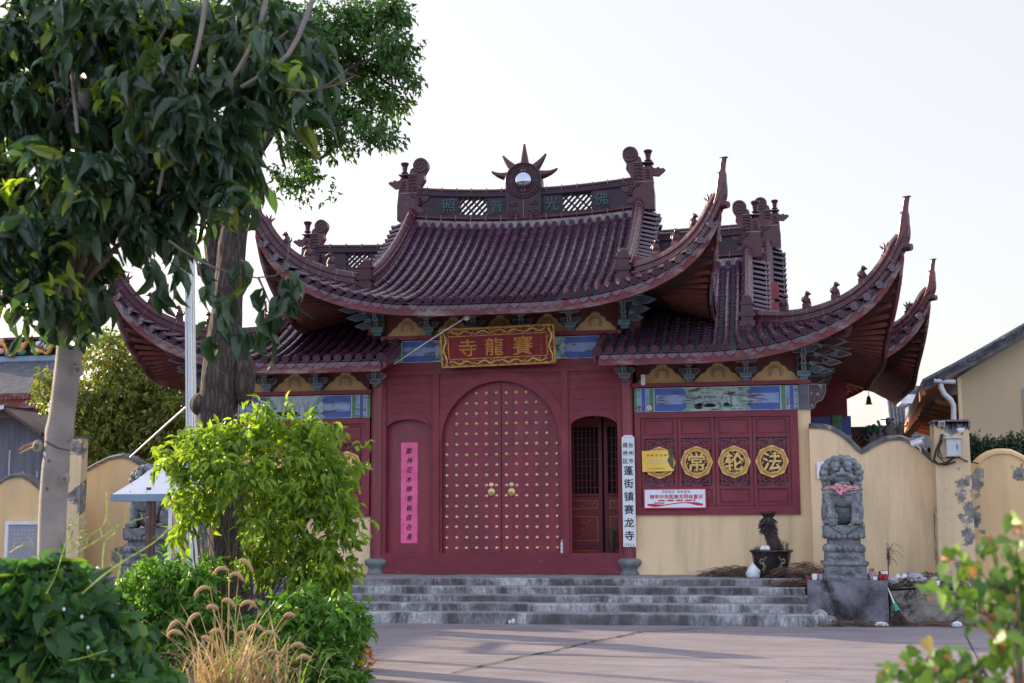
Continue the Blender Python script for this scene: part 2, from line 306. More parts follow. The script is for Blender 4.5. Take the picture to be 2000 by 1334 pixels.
# ---------------------------------------------------------------- mesh tools
COL = S.collection
class MB:
    def __init__(s): s.v = []; s.f = []; s.mi = []; s.sm = []; s.mats = []
    def m(s, name):
        if name not in s.mats: s.mats.append(name)
        return s.mats.index(name)
    def add(s, verts, faces, mat, smooth=False):
        o = len(s.v); s.v.extend([tuple(p) for p in verts]); k = s.m(mat)
        for f in faces:
            s.f.append([i+o for i in f]); s.mi.append(k); s.sm.append(smooth)
        return s
    def box(s, x0, x1, y0, y1, z0, z1, mat):
        v = [(x, y, z) for z in (z0, z1) for y in (y0, y1) for x in (x0, x1)]
        return s.add(v, [(0,2,3,1),(4,5,7,6),(0,1,5,4),(2,6,7,3),(0,4,6,2),(1,3,7,5)], mat)
    def obox(s, c, ax, ay, az, mat):                # centre and three half-axis vectors
        c, ax, ay, az = map(Vector, (c, ax, ay, az))
        v = [c+ax*i+ay*j+az*k for k in (-1,1) for j in (-1,1) for i in (-1,1)]
        return s.add(v, [(0,2,3,1),(4,5,7,6),(0,1,5,4),(2,6,7,3),(0,4,6,2),(1,3,7,5)], mat)
    def bar(s, a, b, w, h, mat, up=(0,0,1)):
        a, b = Vector(a), Vector(b); d = b-a
        if d.length < 1e-6: return s
        t = d.normalized(); l = t.cross(Vector(up))
        if l.length < 1e-4: l = t.cross(Vector((1,0,0)))
        l.normalize(); n = l.cross(t)
        return s.obox((a+b)/2, d/2, l*w/2, n*h/2, mat)
    def poly(s, pts, t, mat, axis='y', smooth=False):   # extrude a planar outline (list of 3D points) along a vector t
        t = Vector(t); n = len(pts); p = [Vector(q) for q in pts]
        v = p+[q+t for q in p]
        s.add(v, [list(range(n)), list(range(2*n-1, n-1, -1))]+[(i, i+n, (i+1)%n+n, (i+1)%n) for i in range(n)], mat, smooth)
        return s
    def tube(s, pts, rad, mat, seg=8, cap=True, smooth=True):
        pts = [Vector(p) for p in pts]; n = len(pts)
        if not hasattr(rad, '__len__'): rad = [rad]*n
        v = []; prev = None
        for i, p in enumerate(pts):
            t = (pts[min(i+1, n-1)]-pts[max(i-1, 0)])
            t = t.normalized() if t.length > 1e-9 else Vector((0,0,1))
            if prev is None:
                a = Vector((0,0,1)) if abs(t.z) < .9 else Vector((1,0,0))
                u = t.cross(a).normalized()
            else:
                u = prev-t*prev.dot(t); u = u.normalized() if u.length > 1e-6 else t.orthogonal().normalized()
            prev = u; w_ = t.cross(u)
            v += [p+(u*math.cos(2*math.pi*k/seg)+w_*math.sin(2*math.pi*k/seg))*rad[i] for k in range(seg)]
        f = [(i*seg+k, i*seg+(k+1)%seg, (i+1)*seg+(k+1)%seg, (i+1)*seg+k) for i in range(n-1) for k in range(seg)]
        s.add(v, f, mat, smooth)
        if cap: s.add(v[:seg], [list(range(seg))], mat); s.add(v[-seg:], [list(range(seg))], mat)
        return s
    def lathe(s, prof, c, mat, seg=20, smooth=True, ax=(0,0,1), squash=1):
        c = Vector(c); q = Vector((0,0,1)).rotation_difference(Vector(ax).normalized())
        v = []
        for r, z in prof:
            for k in range(seg):
                a = 2*math.pi*k/seg
                v.append(c+q @ Vector((r*math.cos(a), r*math.sin(a)*squash, z)))
        n = len(prof)
        f = [(i*seg+k, i*seg+(k+1)%seg, (i+1)*seg+(k+1)%seg, (i+1)*seg+k) for i in range(n-1) for k in range(seg)]
        s.add(v, f, mat, smooth)
        s.add(v[:seg], [list(range(seg))], mat); s.add(v[-seg:], [list(range(seg))], mat)
        return s
    def ball(s, c, r, mat, seg=12, rings=8, rot=None):
        r = r if hasattr(r, '__len__') else (r, r, r); c = Vector(c); v = []
        for i in range(rings+1):
            th = math.pi*i/rings
            for k in range(seg):
                a = 2*math.pi*k/seg
                p = Vector((r[0]*math.sin(th)*math.cos(a), r[1]*math.sin(th)*math.sin(a), r[2]*math.cos(th)))
                v.append(c+(rot @ p if rot else p))
        f = [(i*seg+k, (i+1)*seg+k, (i+1)*seg+(k+1)%seg, i*seg+(k+1)%seg) for i in range(rings) for k in range(seg)]
        return s.add(v, f, mat, True)
    def sweep(s, path, prof, mat, side=None, close=True, cap=True, scale=None, smooth=False):
        """prof: list of (lateral, up); path of points; lateral stays horizontal"""
        path = [Vector(p) for p in path]; n = len(path); k = len(prof); v = []
        for i, p in enumerate(path):
            t = (path[min(i+1, n-1)]-path[max(i-1, 0)]).normalized()
            l = Vector(side) if side else t.cross(Vector((0,0,1)))
            if l.length < 1e-5: l = Vector((1,0,0))
            l.normalize(); u = l.cross(t).normalized()
            if i == 0: flip = u.z < 0
            if flip: u = -u
            sc = scale[i] if scale else 1
            v += [p+l*a*sc+u*b*sc for a, b in prof]
        m_ = k if close else k-1
        f = [(i*k+j, i*k+(j+1)%k, (i+1)*k+(j+1)%k, (i+1)*k+j) for i in range(n-1) for j in range(m_)]
        s.add(v, f, mat, smooth)
        if cap and close: s.add(v[:k], [list(range(k))], mat); s.add(v[-k:], [list(range(k))], mat)
        return s
    def glyph(s, ch, c, size, mat, u=(1,0,0), up=(0,0,1), depth=.006, bold=.0, sx=1.0, shear=0):
        if bold:      # heavier strokes: the same character struck a few times with tiny offsets
            for k, (a, e) in enumerate(((-1, -.6), (1, -.6), (0, 1), (-.8, .6), (.8, .6))):
                s.glyph(ch, Vector(c)+Vector(u)*(a*bold*size)+Vector(up)*(e*bold*size), size, mat, u, up, depth*(1+.07*k), 0, sx, shear)
            return s
        V, Fc = glyph(ch, bold); c = Vector(c); u = Vector(u).normalized(); up = Vector(up).normalized(); nn = u.cross(up)
        v = [c+u*((x*sx+y*shear)*size)+up*(y*size)+nn*(depth*z) for x, y, z in V]
        return s.add(v, Fc, mat)
    def build(s, name, parent=None, recalc=True):
        me = bpy.data.meshes.new(name); me.from_pydata(s.v, [], s.f)
        for k in s.mats: me.materials.append(MATS[k])
        me.polygons.foreach_set('material_index', s.mi); me.polygons.foreach_set('use_smooth', s.sm)
        if recalc:
            bm = bmesh.new(); bm.from_mesh(me); bmesh.ops.recalc_face_normals(bm, faces=bm.faces); bm.to_mesh(me); bm.free()
        me.update()
        o = bpy.data.objects.new(name, me); COL.objects.link(o)
        if parent: o.parent = parent
        return o
_g = {}
def glyph(ch, bold=0):
    k = (ch, bold)
    if k in _g: return _g[k]
    cu_ = bpy.data.curves.new('glyph', 'FONT'); cu_.body = ch; cu_.size = 1; cu_.extrude = .5; cu_.offset = bold
    cu_.resolution_u = 2; cu_.align_x = 'CENTER'
    o = bpy.data.objects.new('glyph', cu_); COL.objects.link(o)
    bpy.context.view_layer.update()
    dg = bpy.context.evaluated_depsgraph_get(); me = o.evaluated_get(dg).to_mesh()
    V = [tuple(v.co) for v in me.vertices]; Fc = [list(p.vertices) for p in me.polygons]
    o.evaluated_get(dg).to_mesh_clear()
    bpy.data.objects.remove(o); bpy.data.curves.remove(cu_)
    if V:
        xs = [v[0] for v in V]; ys = [v[1] for v in V]
        cx, cy = (min(xs)+max(xs))/2, (min(ys)+max(ys))/2; h = max(max(xs)-min(xs), max(ys)-min(ys)) or 1
        V = [((x-cx)/h, (y-cy)/h, z) for x, y, z in V]
    _g[k] = (V, Fc); return _g[k]
def tag(o, label=None, cat=None, group=None, kind=None):
    if label: o['label'] = label
    if cat: o['category'] = cat
    if group: o['group'] = group
    if kind: o['kind'] = kind
    return o
def thing(name, label, cat, loc=(0,0,0), group=None):
    o = bpy.data.objects.new(name, None); COL.objects.link(o); o.location = loc; o.empty_display_size = .2
    return tag(o, label, cat, group)
def keep(o, parent):                              # parent a mesh built in world coordinates
    o.parent = parent; o.matrix_parent_inverse = Matrix.Translation(parent.location).inverted(); return o
def copy_tree(o, parent=None):
    c = o.copy(); COL.objects.link(c); c.parent = parent
    for ch in list(o.children): copy_tree(ch, c)
    return c
# ---------------------------------------------------------------- ground
def ground():
    b = MB(); n = 60
    xs = [-60, -30, -15]+[-12+i*.8 for i in range(31)]+[15, 30, 60]; ys = [-30, -24]+[-20+i*.8 for i in range(26)]+[3, 8, 20, 60]
    b = MB(); b.add([(x, y, .012*noise.noise(Vector((x*.5, y*.5, 0)))-.006 if -12 < y < -4 else -.004) for y in ys for x in xs],
          [(j*len(xs)+i, j*len(xs)+i+1, (j+1)*len(xs)+i+1, (j+1)*len(xs)+i) for j in range(len(ys)-1) for i in range(len(xs)-1)], 'plaza_concrete', True)
    tag(b.build('plaza'), kind='structure')
    b = MB(); b.add([(-900, -900, -.05), (900, -900, -.05), (900, 1400, -.05), (-900, 1400, -.05)], [(0,1,2,3)], 'soil')
    tag(b.build('ground'), kind='structure')
    b = MB(); pts = [(3.75,-3.2),(3.2,-3.8),(2.75,-4.1),(2.6,-4.7),(2.35,-5.5),(2.2,-6.1),(2.0,-7.0),(1.7,-7.8),(1.55,-8.6),(1.3,-9.8)]
    pp = []
    for i in range(len(pts)-1):
        for k in range(6):
            t = k/6; pp.append((pts[i][0]*(1-t)+pts[i+1][0]*t+random.uniform(-.02,.02), pts[i][1]*(1-t)+pts[i+1][1]*t))
    v = []
    for i, (x, y) in enumerate(pp):
        h = .012*noise.noise(Vector((x*.5, y*.5, 0)))-.006 if -12 < y < -4 else -.004
        wd = random.uniform(.008, .03)
        v += [(x-wd, y, h+.010), (x+wd, y, h+.010)]
    b.add(v, [(2*i, 2*i+1, 2*i+3, 2*i+2) for i in range(len(pp)-1)], 'crack')
    tag(b.build('ground_crack'), kind='structure')
    b = MB()      # saw-cut joint parallel to the steps and two across
    def strip(p, q, w_):
        n = 40; v = []
        for i in range(n+1):
            x, y = p[0]+(q[0]-p[0])*i/n, p[1]+(q[1]-p[1])*i/n; h = .012*noise.noise(Vector((x*.5, y*.5, 0)))-.006 if -12 < y < -4 else -.004
            d = Vector((q[1]-p[1], p[0]-q[0])).normalized()*w_; v += [(x-d.x, y-d.y, h+.009), (x+d.x, y+d.y, h+.009)]
        b.add(v, [(2*i, 2*i+1, 2*i+3, 2*i+2) for i in range(n)], 'crack')
    strip((-6, -3.85), (9, -3.95), .006); strip((7.1, -3.9), (6.4, -11.5), .008); strip((-6, -8.4), (6.6, -8.6), .006)
    tag(b.build('paving_joints'), kind='structure')
    b = MB()
    for i in range(90):
        x, y = random.uniform(-2, 9), random.uniform(-12, -3); s_ = random.uniform(.012, .035); a = random.uniform(0, 6.28)
        b.add([(x+s_*math.cos(a+k), y+s_*.6*math.sin(a+k), .016+random.uniform(0, .012)) for k in (0, 1.4, 2.9, 4.4)], [(0,1,2,3)], random.choice(['straw', 'dry_brown', 'straw']))
    tag(b.build('fallen_leaves'), kind='stuff', label='scattered dry leaves and grit on the pinkish concrete plaza', cat='leaves')
ground()

# ---------------------------------------------------------------- steps under the gate
PZ = .62
def stone_steps():
    b = MB(); E_ = [(-1.50, .62), (-1.84, .505), (-2.18, .39), (-2.52, .285), (-2.86, .165)]
    xr = [5.02, 5.06, 5.12, 5.16, 5.21]
    for i, (y, z) in enumerate(E_):
        zb = E_[i+1][1] if i < 4 else -.02
        n = 60; xs = [-xr[i]+k*2*xr[i]/n for k in range(n+1)]
        top = [(x, y+.012*noise.noise(Vector((x*2, i, 0))), z+.008*noise.noise(Vector((x*1.3, i, 5)))) for x in xs]
        back = E_[i-1][0] if i else 1.0
        v = []
        for x, (tx, ty, tz) in zip(xs, top): v += [(x, ty+.006, zb-.02), (x, ty-.004, tz-.018), (x, ty+.012, tz), (x, back+.03, tz)]
        b.add(v, [(4*k+j, 4*k+4+j, 4*k+5+j, 4*k+1+j) for k in range(n) for j in range(3)], 'step_concrete')
        b.add([v[0], v[1], v[2], v[3], (xs[0], back+.03, zb-.02)], [(0,1,2,3,4)], 'step_concrete')
        q = v[-4:]; b.add(q+[(xs[-1], back+.03, zb-.02)], [(0,1,2,3,4)], 'step_concrete')
    b.box(-5.6, 5.6, .95, 6.0, 0, .615, 'step_concrete')
    o = b.build('stone_steps'); tag(o, 'broad flight of five weathered grey concrete steps below the studded gate', 'steps')
stone_steps()

T = thing('temple_gate', 'maroon temple gatehouse with studded arched doors and three upswept purple tiled roofs', 'temple')

# ---------------------------------------------------------------- curved tiled roof
class RF: pass
def roof_spec(**k):
    r = RF(); r.__dict__.update(k); r.run = r.Yr-r.Ye; r.df = r.Yf-r.Ye; r.kf = r.df/(r.X0-r.xv); return r
def lift(r, c): c = max(0, c); return r.la*max(0, 1-c/3.2)**2.5+r.lb*math.exp(-c/.25)
def outw(r, c): return max(0, 1-max(0, c)/1.6)**2
def gg(r, d): return max(0, 1-max(0, d)/(r.run*.85))**1.5
def prof(r, d): t = d/r.run; return r.H*(.58*t+.42*t*t)
def front(r, x, d, off=0):
    ax = abs(x); c = r.X0-ax; s_ = 1 if x >= 0 else -1
    y = r.Ye+d-r.B*outw(r, c)*gg(r, d); xx = ax+r.B*outw(r, d/r.kf)*gg(r, c*r.kf)*(1 if c < 2.5 else 0)
    z = r.ze+prof(r, d)+lift(r, c)*gg(r, d)+r.RL*(d/r.run)**2*(min(1.1, ax/r.xv))**2
    return Vector((s_*xx, y, z+off))
def side(r, y, e, sx=1, off=0):
    cp = y-r.Ye
    x = r.X0-e/r.kf+r.B*outw(r, cp/r.kf)*gg(r, e); yy = y-r.B*outw(r, e/r.kf)*gg(r, cp)
    z = r.ze+prof(r, e)+lift(r, cp/r.kf)*gg(r, e)
    return Vector((sx*x, yy, z+off))
def mir(r, p): return Vector((p.x, 2*r.Yr-p.y, p.z))

def tile_row(b, path, lat, rad, seed, cap_dir):
    """barrel tiles laid up a path, with joints, a round end tile at the eave"""
    rr = random.Random(seed); n = len(path); K = 6
    lat = Vector(lat)
    L = [0]
    for i in range(1, n): L.append(L[-1]+(path[i]-path[i-1]).length)
    if L[-1] < .06: return
    def at(s_):
        s_ = min(max(s_, 0), L[-1])
        for i in range(1, n):
            if L[i] >= s_-1e-9:
                t = (s_-L[i-1])/max(1e-9, L[i]-L[i-1]); return path[i-1].lerp(path[i], t), (path[i]-path[i-1]).normalized()
        return path[-1], (path[-1]-path[-2]).normalized()
    s_ = 0; tl = .30; first = True
    while s_ < L[-1]-.03:
        e = min(L[-1], s_+tl*(1 if not first else .9)); v = []
        wob = rr.uniform(-.004, .004)
        for q, f in ((s_, 1.0), (s_+(e-s_)*.5, .99), (e+.012, .93)):
            p, t = at(q); u = lat.cross(t).normalized()
            if u.z < 0: u = -u
            l = t.cross(u).normalized()
            for k in range(K+1):
                a = math.pi*k/K
                v.append(p+l*(rad*f*math.cos(a)+wob)+u*(rad*f*(math.sin(a)*1.0-.12)))
        b.add(v, [(i*(K+1)+k, i*(K+1)+k+1, (i+1)*(K+1)+k+1, (i+1)*(K+1)+k) for i in range(2) for k in range(K)], 'tile', True)
        if not first and rr.random() < .75:   # pale mortar joint
            p, t = at(s_); u = lat.cross(t).normalized(); u = u if u.z > 0 else -u; l = t.cross(u).normalized()
            v = []
            k0, k1 = sorted((rr.randint(0, K), rr.randint(0, K)))
            if k1-k0 >= 2:
                for q, f in ((-.006, 1.03), (.004, 1.03)):
                    for k in range(k0, k1+1):
                        a = math.pi*k/K; v.append(p+t*q+l*rad*f*math.cos(a)+u*rad*f*(math.sin(a)-.12))
                m_ = k1-k0+1
                b.add(v, [(k, k+1, m_+k+1, m_+k) for k in range(m_-1)], 'mortar')
        s_ = e; first = False
    # round end tile
    p, t = at(0); u = lat.cross(t).normalized(); u = u if u.z > 0 else -u; l = t.cross(u).normalized()
    c = p-t*.030+u*(rad*.10)
    ring = [[c+t*dz+(l*math.cos(2*math.pi*k/14)+u*math.sin(2*math.pi*k/14))*rad*f for k in range(14)]
            for dz, f in ((.03, 1.06), (-.012, 1.06), (-.012, .84), (-.004, .80), (-.004, .45), (-.014, .35))]
    v = [q for g_ in ring for q in g_]
    b.add(v, [(i*14+k, i*14+(k+1)%14, (i+1)*14+(k+1)%14, (i+1)*14+k) for i in range(5) for k in range(14)]+[tuple(range(70, 84))], 'tile')
def drip(b, p, lat, out, w_):
    """pointed drip tile hanging at the eave between two barrel rows"""
    lat, out = Vector(lat), Vector(out); up = Vector((0,0,1))
    pr = [(-.5, .02), (-.5, -.02), (-.44, -.045), (-.28, -.066), (-.1, -.078), (0, -.098), (.1, -.078), (.28, -.066), (.44, -.045), (.5, -.02), (.5, .02), (.25, .0), (0, -.008), (-.25, .0)]
    pts = [p+lat*(a*w_)+up*(z*1.05-.022)+out*(-.004-.25*z) for a, z in pr]
    b.poly(pts, out*-.016, 'tile')
def pan(b, fn, d0, d1, a0, a1):
    """concave pan course between two rows; fn(a, d) is the roof surface"""
    n = max(1, int((d1-d0)/.135)); am = (a0+a1)/2
    for k in range(n):
        lo, hi = d0+(d1-d0)*k/n, d0+(d1-d0)*(k+1)/n
        v = [fn(a0, lo)+Vector((0,0,.024)), fn(am, lo)+Vector((0,0,.008)), fn(a1, lo)+Vector((0,0,.024)),
             fn(a0, hi)+Vector((0,0,.004)), fn(am, hi)+Vector((0,0,-.012)), fn(a1, hi)+Vector((0,0,.004)),
             fn(a0, lo)+Vector((0,0,.0)), fn(am, lo)+Vector((0,0,-.016)), fn(a1, lo)+Vector((0,0,.0))]
        b.add(v, [(0,1,4,3), (1,2,5,4), (6,7,1,0), (7,8,2,1)], 'pan_tile')

def tiled_surface(r, sp, rad, xa, xb, rear=True, cut=None, sides=(-1, 1), seed=0):
    """barrel rows, pans, drips on front (xa..xb), rear and side skirts"""
    b = MB(); k0 = 0
    def dend(x): ax = abs(x); return r.run-.02 if ax <= r.xv+.05 else max(0, (r.X0-ax)*r.kf)
    nrow = int(round((xb-xa)/sp)); sp_ = (xb-xa)/nrow
    for i in range(nrow+1):
        x = xa+i*sp_
        de = dend(x)
        if cut and cut(x) is not None: de = min(de, cut(x))
        for rr in ((0, 1) if rear else (0,)):
            if rr and cut and cut(x) is not None: continue
            tr = (lambda p: mir(r, p)) if rr else (lambda p: p)
            if de > .05:
                m_ = max(3, int(de/.22)); path = [tr(front(r, x, de*j/m_, .048)) for j in range(m_+1)]
                tile_row(b, path, (1,0,0), rad, seed+i*7+rr, None)
            if i < nrow:
                xm = x+sp_/2; de2 = dend(xm)
                if cut and cut(xm) is not None: de2 = min(de2, cut(xm))
                fn = (lambda a, d: mir(r, front(r, a, d))) if rr else (lambda a, d: front(r, a, d))
                if de2 > .05: pan(b, fn, 0, de2, x, x+sp_)
                p = fn(xm, 0)
                tdir = (fn(x+sp_, 0)-fn(x, 0)).normalized()
                drip(b, p, tdir, (0, 1 if rr else -1, 0), sp_*.86)
    for sx in sides:
        y0, y1 = r.Ye, 2*r.Yr-r.Ye; nn = int(round((y1-y0)/sp)); sy = (y1-y0)/nn
        for i in range(nn+1):
            y = y0+i*sy; ym = y if y <= r.Yr else 2*r.Yr-y
            rearh = y > r.Yr
            def fn(a, e, rearh=rearh):
                aa = a if not rearh else 2*r.Yr-a
                p = side(r, aa, e, sx); return mir(r, p) if rearh else p
            ee = min(r.df, ym-r.Ye)
            if ee > .05:
                m_ = max(3, int(ee/.22)); path = [fn(y, ee*j/m_)+Vector((0,0,.048)) for j in range(m_+1)]
                tile_row(b, path, (0,1,0), rad, seed+1000+i, None)
            if i < nn:
                yc = y+sy/2; ymc = yc if yc <= r.Yr else 2*r.Yr-yc
                e2 = min(r.df, ymc-r.Ye)
                rh = yc > r.Yr
                def fn2(a, e, rh=rh):
                    aa = a if not rh else 2*r.Yr-a
                    p = side(r, aa, e, sx); return mir(r, p) if rh else p
                if e2 > .05: pan(b, fn2, 0, e2, y, y+sy)
                drip(b, fn2(yc, 0), (fn2(y+sy, 0)-fn2(y, 0)).normalized(), (sx, 0, 0), sy*.86)
    return b

def deck(r, xa, xb, sides, cut=None, yin=0, xin=0, T_=None, prefix=''):
    """boarding below the tiles, fascia board along the eave, rafters fanning out at the corners"""
    b = MB(); nx = 48
    def sheet(fn, A, D, off, mat):
        v = [fn(a, t)+Vector((0,0,off)) for a in A for t in D]; m_ = len(D)
        b.add(v, [(i*m_+j, i*m_+j+1, (i+1)*m_+j+1, (i+1)*m_+j) for i in range(len(A)-1) for j in range(m_-1)], mat)
    def dend(x): ax = abs(x); return r.run if ax <= r.xv+.05 else max(0, (r.X0-ax)*r.kf)
    xs = [xa+(xb-xa)*i/nx for i in range(nx+1)]; ts = [j/8 for j in range(9)]
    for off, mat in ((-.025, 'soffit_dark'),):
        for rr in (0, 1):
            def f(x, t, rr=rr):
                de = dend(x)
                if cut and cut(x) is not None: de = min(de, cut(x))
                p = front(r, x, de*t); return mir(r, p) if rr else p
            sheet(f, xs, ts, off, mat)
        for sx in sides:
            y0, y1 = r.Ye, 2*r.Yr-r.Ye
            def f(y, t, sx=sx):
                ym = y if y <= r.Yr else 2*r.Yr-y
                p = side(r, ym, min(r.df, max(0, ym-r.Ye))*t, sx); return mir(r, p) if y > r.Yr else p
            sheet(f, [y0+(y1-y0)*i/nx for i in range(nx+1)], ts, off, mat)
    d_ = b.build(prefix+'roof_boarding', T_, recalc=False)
    # fascia
    b = MB(); N = 70
    def strip(pts, outs):
        pr = [(0.0, -.03), (.028, -.03), (.034, -.20), (-.012, -.205), (-.012, -.03)]
        v = []
        for p, o in zip(pts, outs):
            for a, z in pr: v.append(p+Vector(o)*(a-.03)+Vector((0,0,z)))
        k = len(pr); n = len(pts)
        b.add(v, [(i*k+j, i*k+(j+1)%k, (i+1)*k+(j+1)%k, (i+1)*k+j) for i in range(n-1) for j in range(k)], 'fascia')
        b.add(v[:k], [tuple(range(k))], 'fascia'); b.add(v[-k:], [tuple(range(k))], 'fascia')
    X = [xa+(xb-xa)*i/N for i in range(N+1)]
    if xa <= -r.X0+.01: X = [-r.X0]+X[1:]
    for rr in (0, 1):
        strip([(mir(r, front(r, x, 0)) if rr else front(r, x, 0)) for x in X], [(0, 1 if rr else -1, 0)]*len(X))
    for sx in sides:
        Y = [r.Ye+(2*r.Yr-2*r.Ye)*i/N for i in range(N+1)]
        strip([(side(r, y, 0, sx) if y <= r.Yr else mir(r, side(r, 2*r.Yr-y, 0, sx))) for y in Y], [(sx, 0, 0)]*len(Y))
    b.build(prefix+'fascia', T_)
    # rafters
    b = MB(); st = .115
    def raf(o, i_):
        n = 5
        for k in range(n):
            a, c = o.lerp(i_, k/n), o.lerp(i_, (k+1)/n)
        b.bar(o, i_, .055, .07, 'rafter_red')
    def eavept(x, rr): p = front(r, x, .04, -.11); return mir(r, p) if rr else p
    ins = .0
    zi = r.ze+prof(r, yin-r.Ye)-.12
    x = xa+.06
    while x < xb-.03:
        for rr in (0, 1):
            xi = max(-xin, min(xin, x)) if len(sides) == 2 else (min(x, xin) if 1 in sides else max(x, -xin))
            fan = abs(xi-x)
            q = Vector((xi+(.0 if fan == 0 else (1 if x > 0 else -1)*fan*.06), yin, zi)); q = mir(r, q) if rr else q
            raf(eavept(x, rr), q)
        x += st
    for sx in sides:
        y = r.Ye+.06; y1 = 2*r.Yr-r.Ye
        while y < y1-.03:
            rh = y > r.Yr; ym = 2*r.Yr-y if rh else y
            o = side(r, ym, .04, sx, -.11); yi = max(yin, ym); q = Vector((sx*xin, yi, zi))
            if rh: o, q = mir(r, o), mir(r, q)
            raf(o, q); y += st
    b.build(prefix+'rafters', T_)

RIDGE_PR = [(-.085, -.06), (-.085, .03), (-.105, .045), (-.105, .085), (-.07, .10), (-.07, .15), (-.095, .165), (-.095, .20), (-.075, .22),
            (-.065, .25), (-.035, .285), (0, .297), (.035, .285), (.065, .25), (.075, .22), (.095, .20), (.095, .165), (.07, .15), (.07, .10), (.105, .085), (.105, .045), (.085, .03), (.085, -.06)]
def joints(b, path, prof_, every=.27, mat='mortar', side_=None):
    acc = 0
    for i in range(1, len(path)):
        acc += (path[i]-path[i-1]).length
        if acc >= every:
            acc = 0; t = (path[i]-path[i-1]).normalized()
            a = path[i]-t*.003
            b.sweep([a, a+t*.006], [(x*1.02, z*1.012) for x, z in prof_], mat, side=side_)
def resample(pts, step):
    L = [0]
    for i in range(1, len(pts)): L.append(L[-1]+(pts[i]-pts[i-1]).length)
    n = max(2, int(L[-1]/step)); out = []; j = 1
    for k in range(n+1):
        s_ = L[-1]*k/n
        while j < len(pts)-1 and L[j] < s_: j += 1
        out.append(pts[j-1].lerp(pts[j], (s_-L[j-1])/max(1e-9, L[j]-L[j-1])))
    return out

def figure_mesh(kind):
    b = MB(); m_ = 'ridge_tile'
    b.box(-.045, .045, -.03, .03, -.05, .012, m_)
    if kind == 0:      # seated beast looking outwards
        b.lathe([(.036, 0), (.045, .03), (.036, .075), (.024, .10)], (-.005, 0, .01), m_, 8)
        b.ball((.014, 0, .128), (.034, .026, .028), m_, 8, 6); b.ball((.045, 0, .12), (.018, .015, .013), m_, 6, 4)
        b.tube([(.02, .014, .14), (.0, .02, .165)], [.01, .003], m_, 5); b.tube([(.02, -.014, .14), (.0, -.02, .165)], [.01, .003], m_, 5)
        b.tube([(.03, .015, .07), (.045, .016, .01)], .009, m_, 5); b.tube([(.03, -.015, .07), (.045, -.016, .01)], .009, m_, 5)
        b.tube([(-.035, 0, .02), (-.065, 0, .06), (-.05, 0, .10)], [.012, .01, .004], m_, 5)
    else:              # winged, spiky one near the horn
        b.lathe([(.03, 0), (.042, .03), (.03, .07)], (0, 0, .01), m_, 8)
        for a in (-.9, -.3, .35, .95):
            b.tube([(0, 0, .05), (.06*math.sin(a), .0, .05+.07*math.cos(a)), (.10*math.sin(a), 0, .06+.10*math.cos(a))], [.016, .014, .005], m_, 5)
        b.ball((.05, 0, .10), (.028, .022, .022), m_, 8, 5)
    return b
FIG = []
def ridge_figures(r, path, sx, rear, parent, ts):
    for q, t in enumerate(ts):
        i = int(t*(len(path)-1)); p = path[i]; d = (path[min(i+1, len(path)-1)]-path[i-1])
        ang = math.atan2(d.y, d.x)
        kind = 1 if q == len(ts)-1 else 0
        if len(FIG) < 2:
            for k in (0, 1): FIG.append(figure_mesh(k).build('roof_figure').data)
            for o in [o for o in bpy.data.objects if o.name.startswith('roof_figure')]: bpy.data.objects.remove(o)
        o = bpy.data.objects.new('roof_figure', FIG[kind]); COL.objects.link(o); o.parent = parent
        o.location = p+Vector((0,0,.30)); o.rotation_euler = (0, 0, ang); o.scale = (1.4,)*3

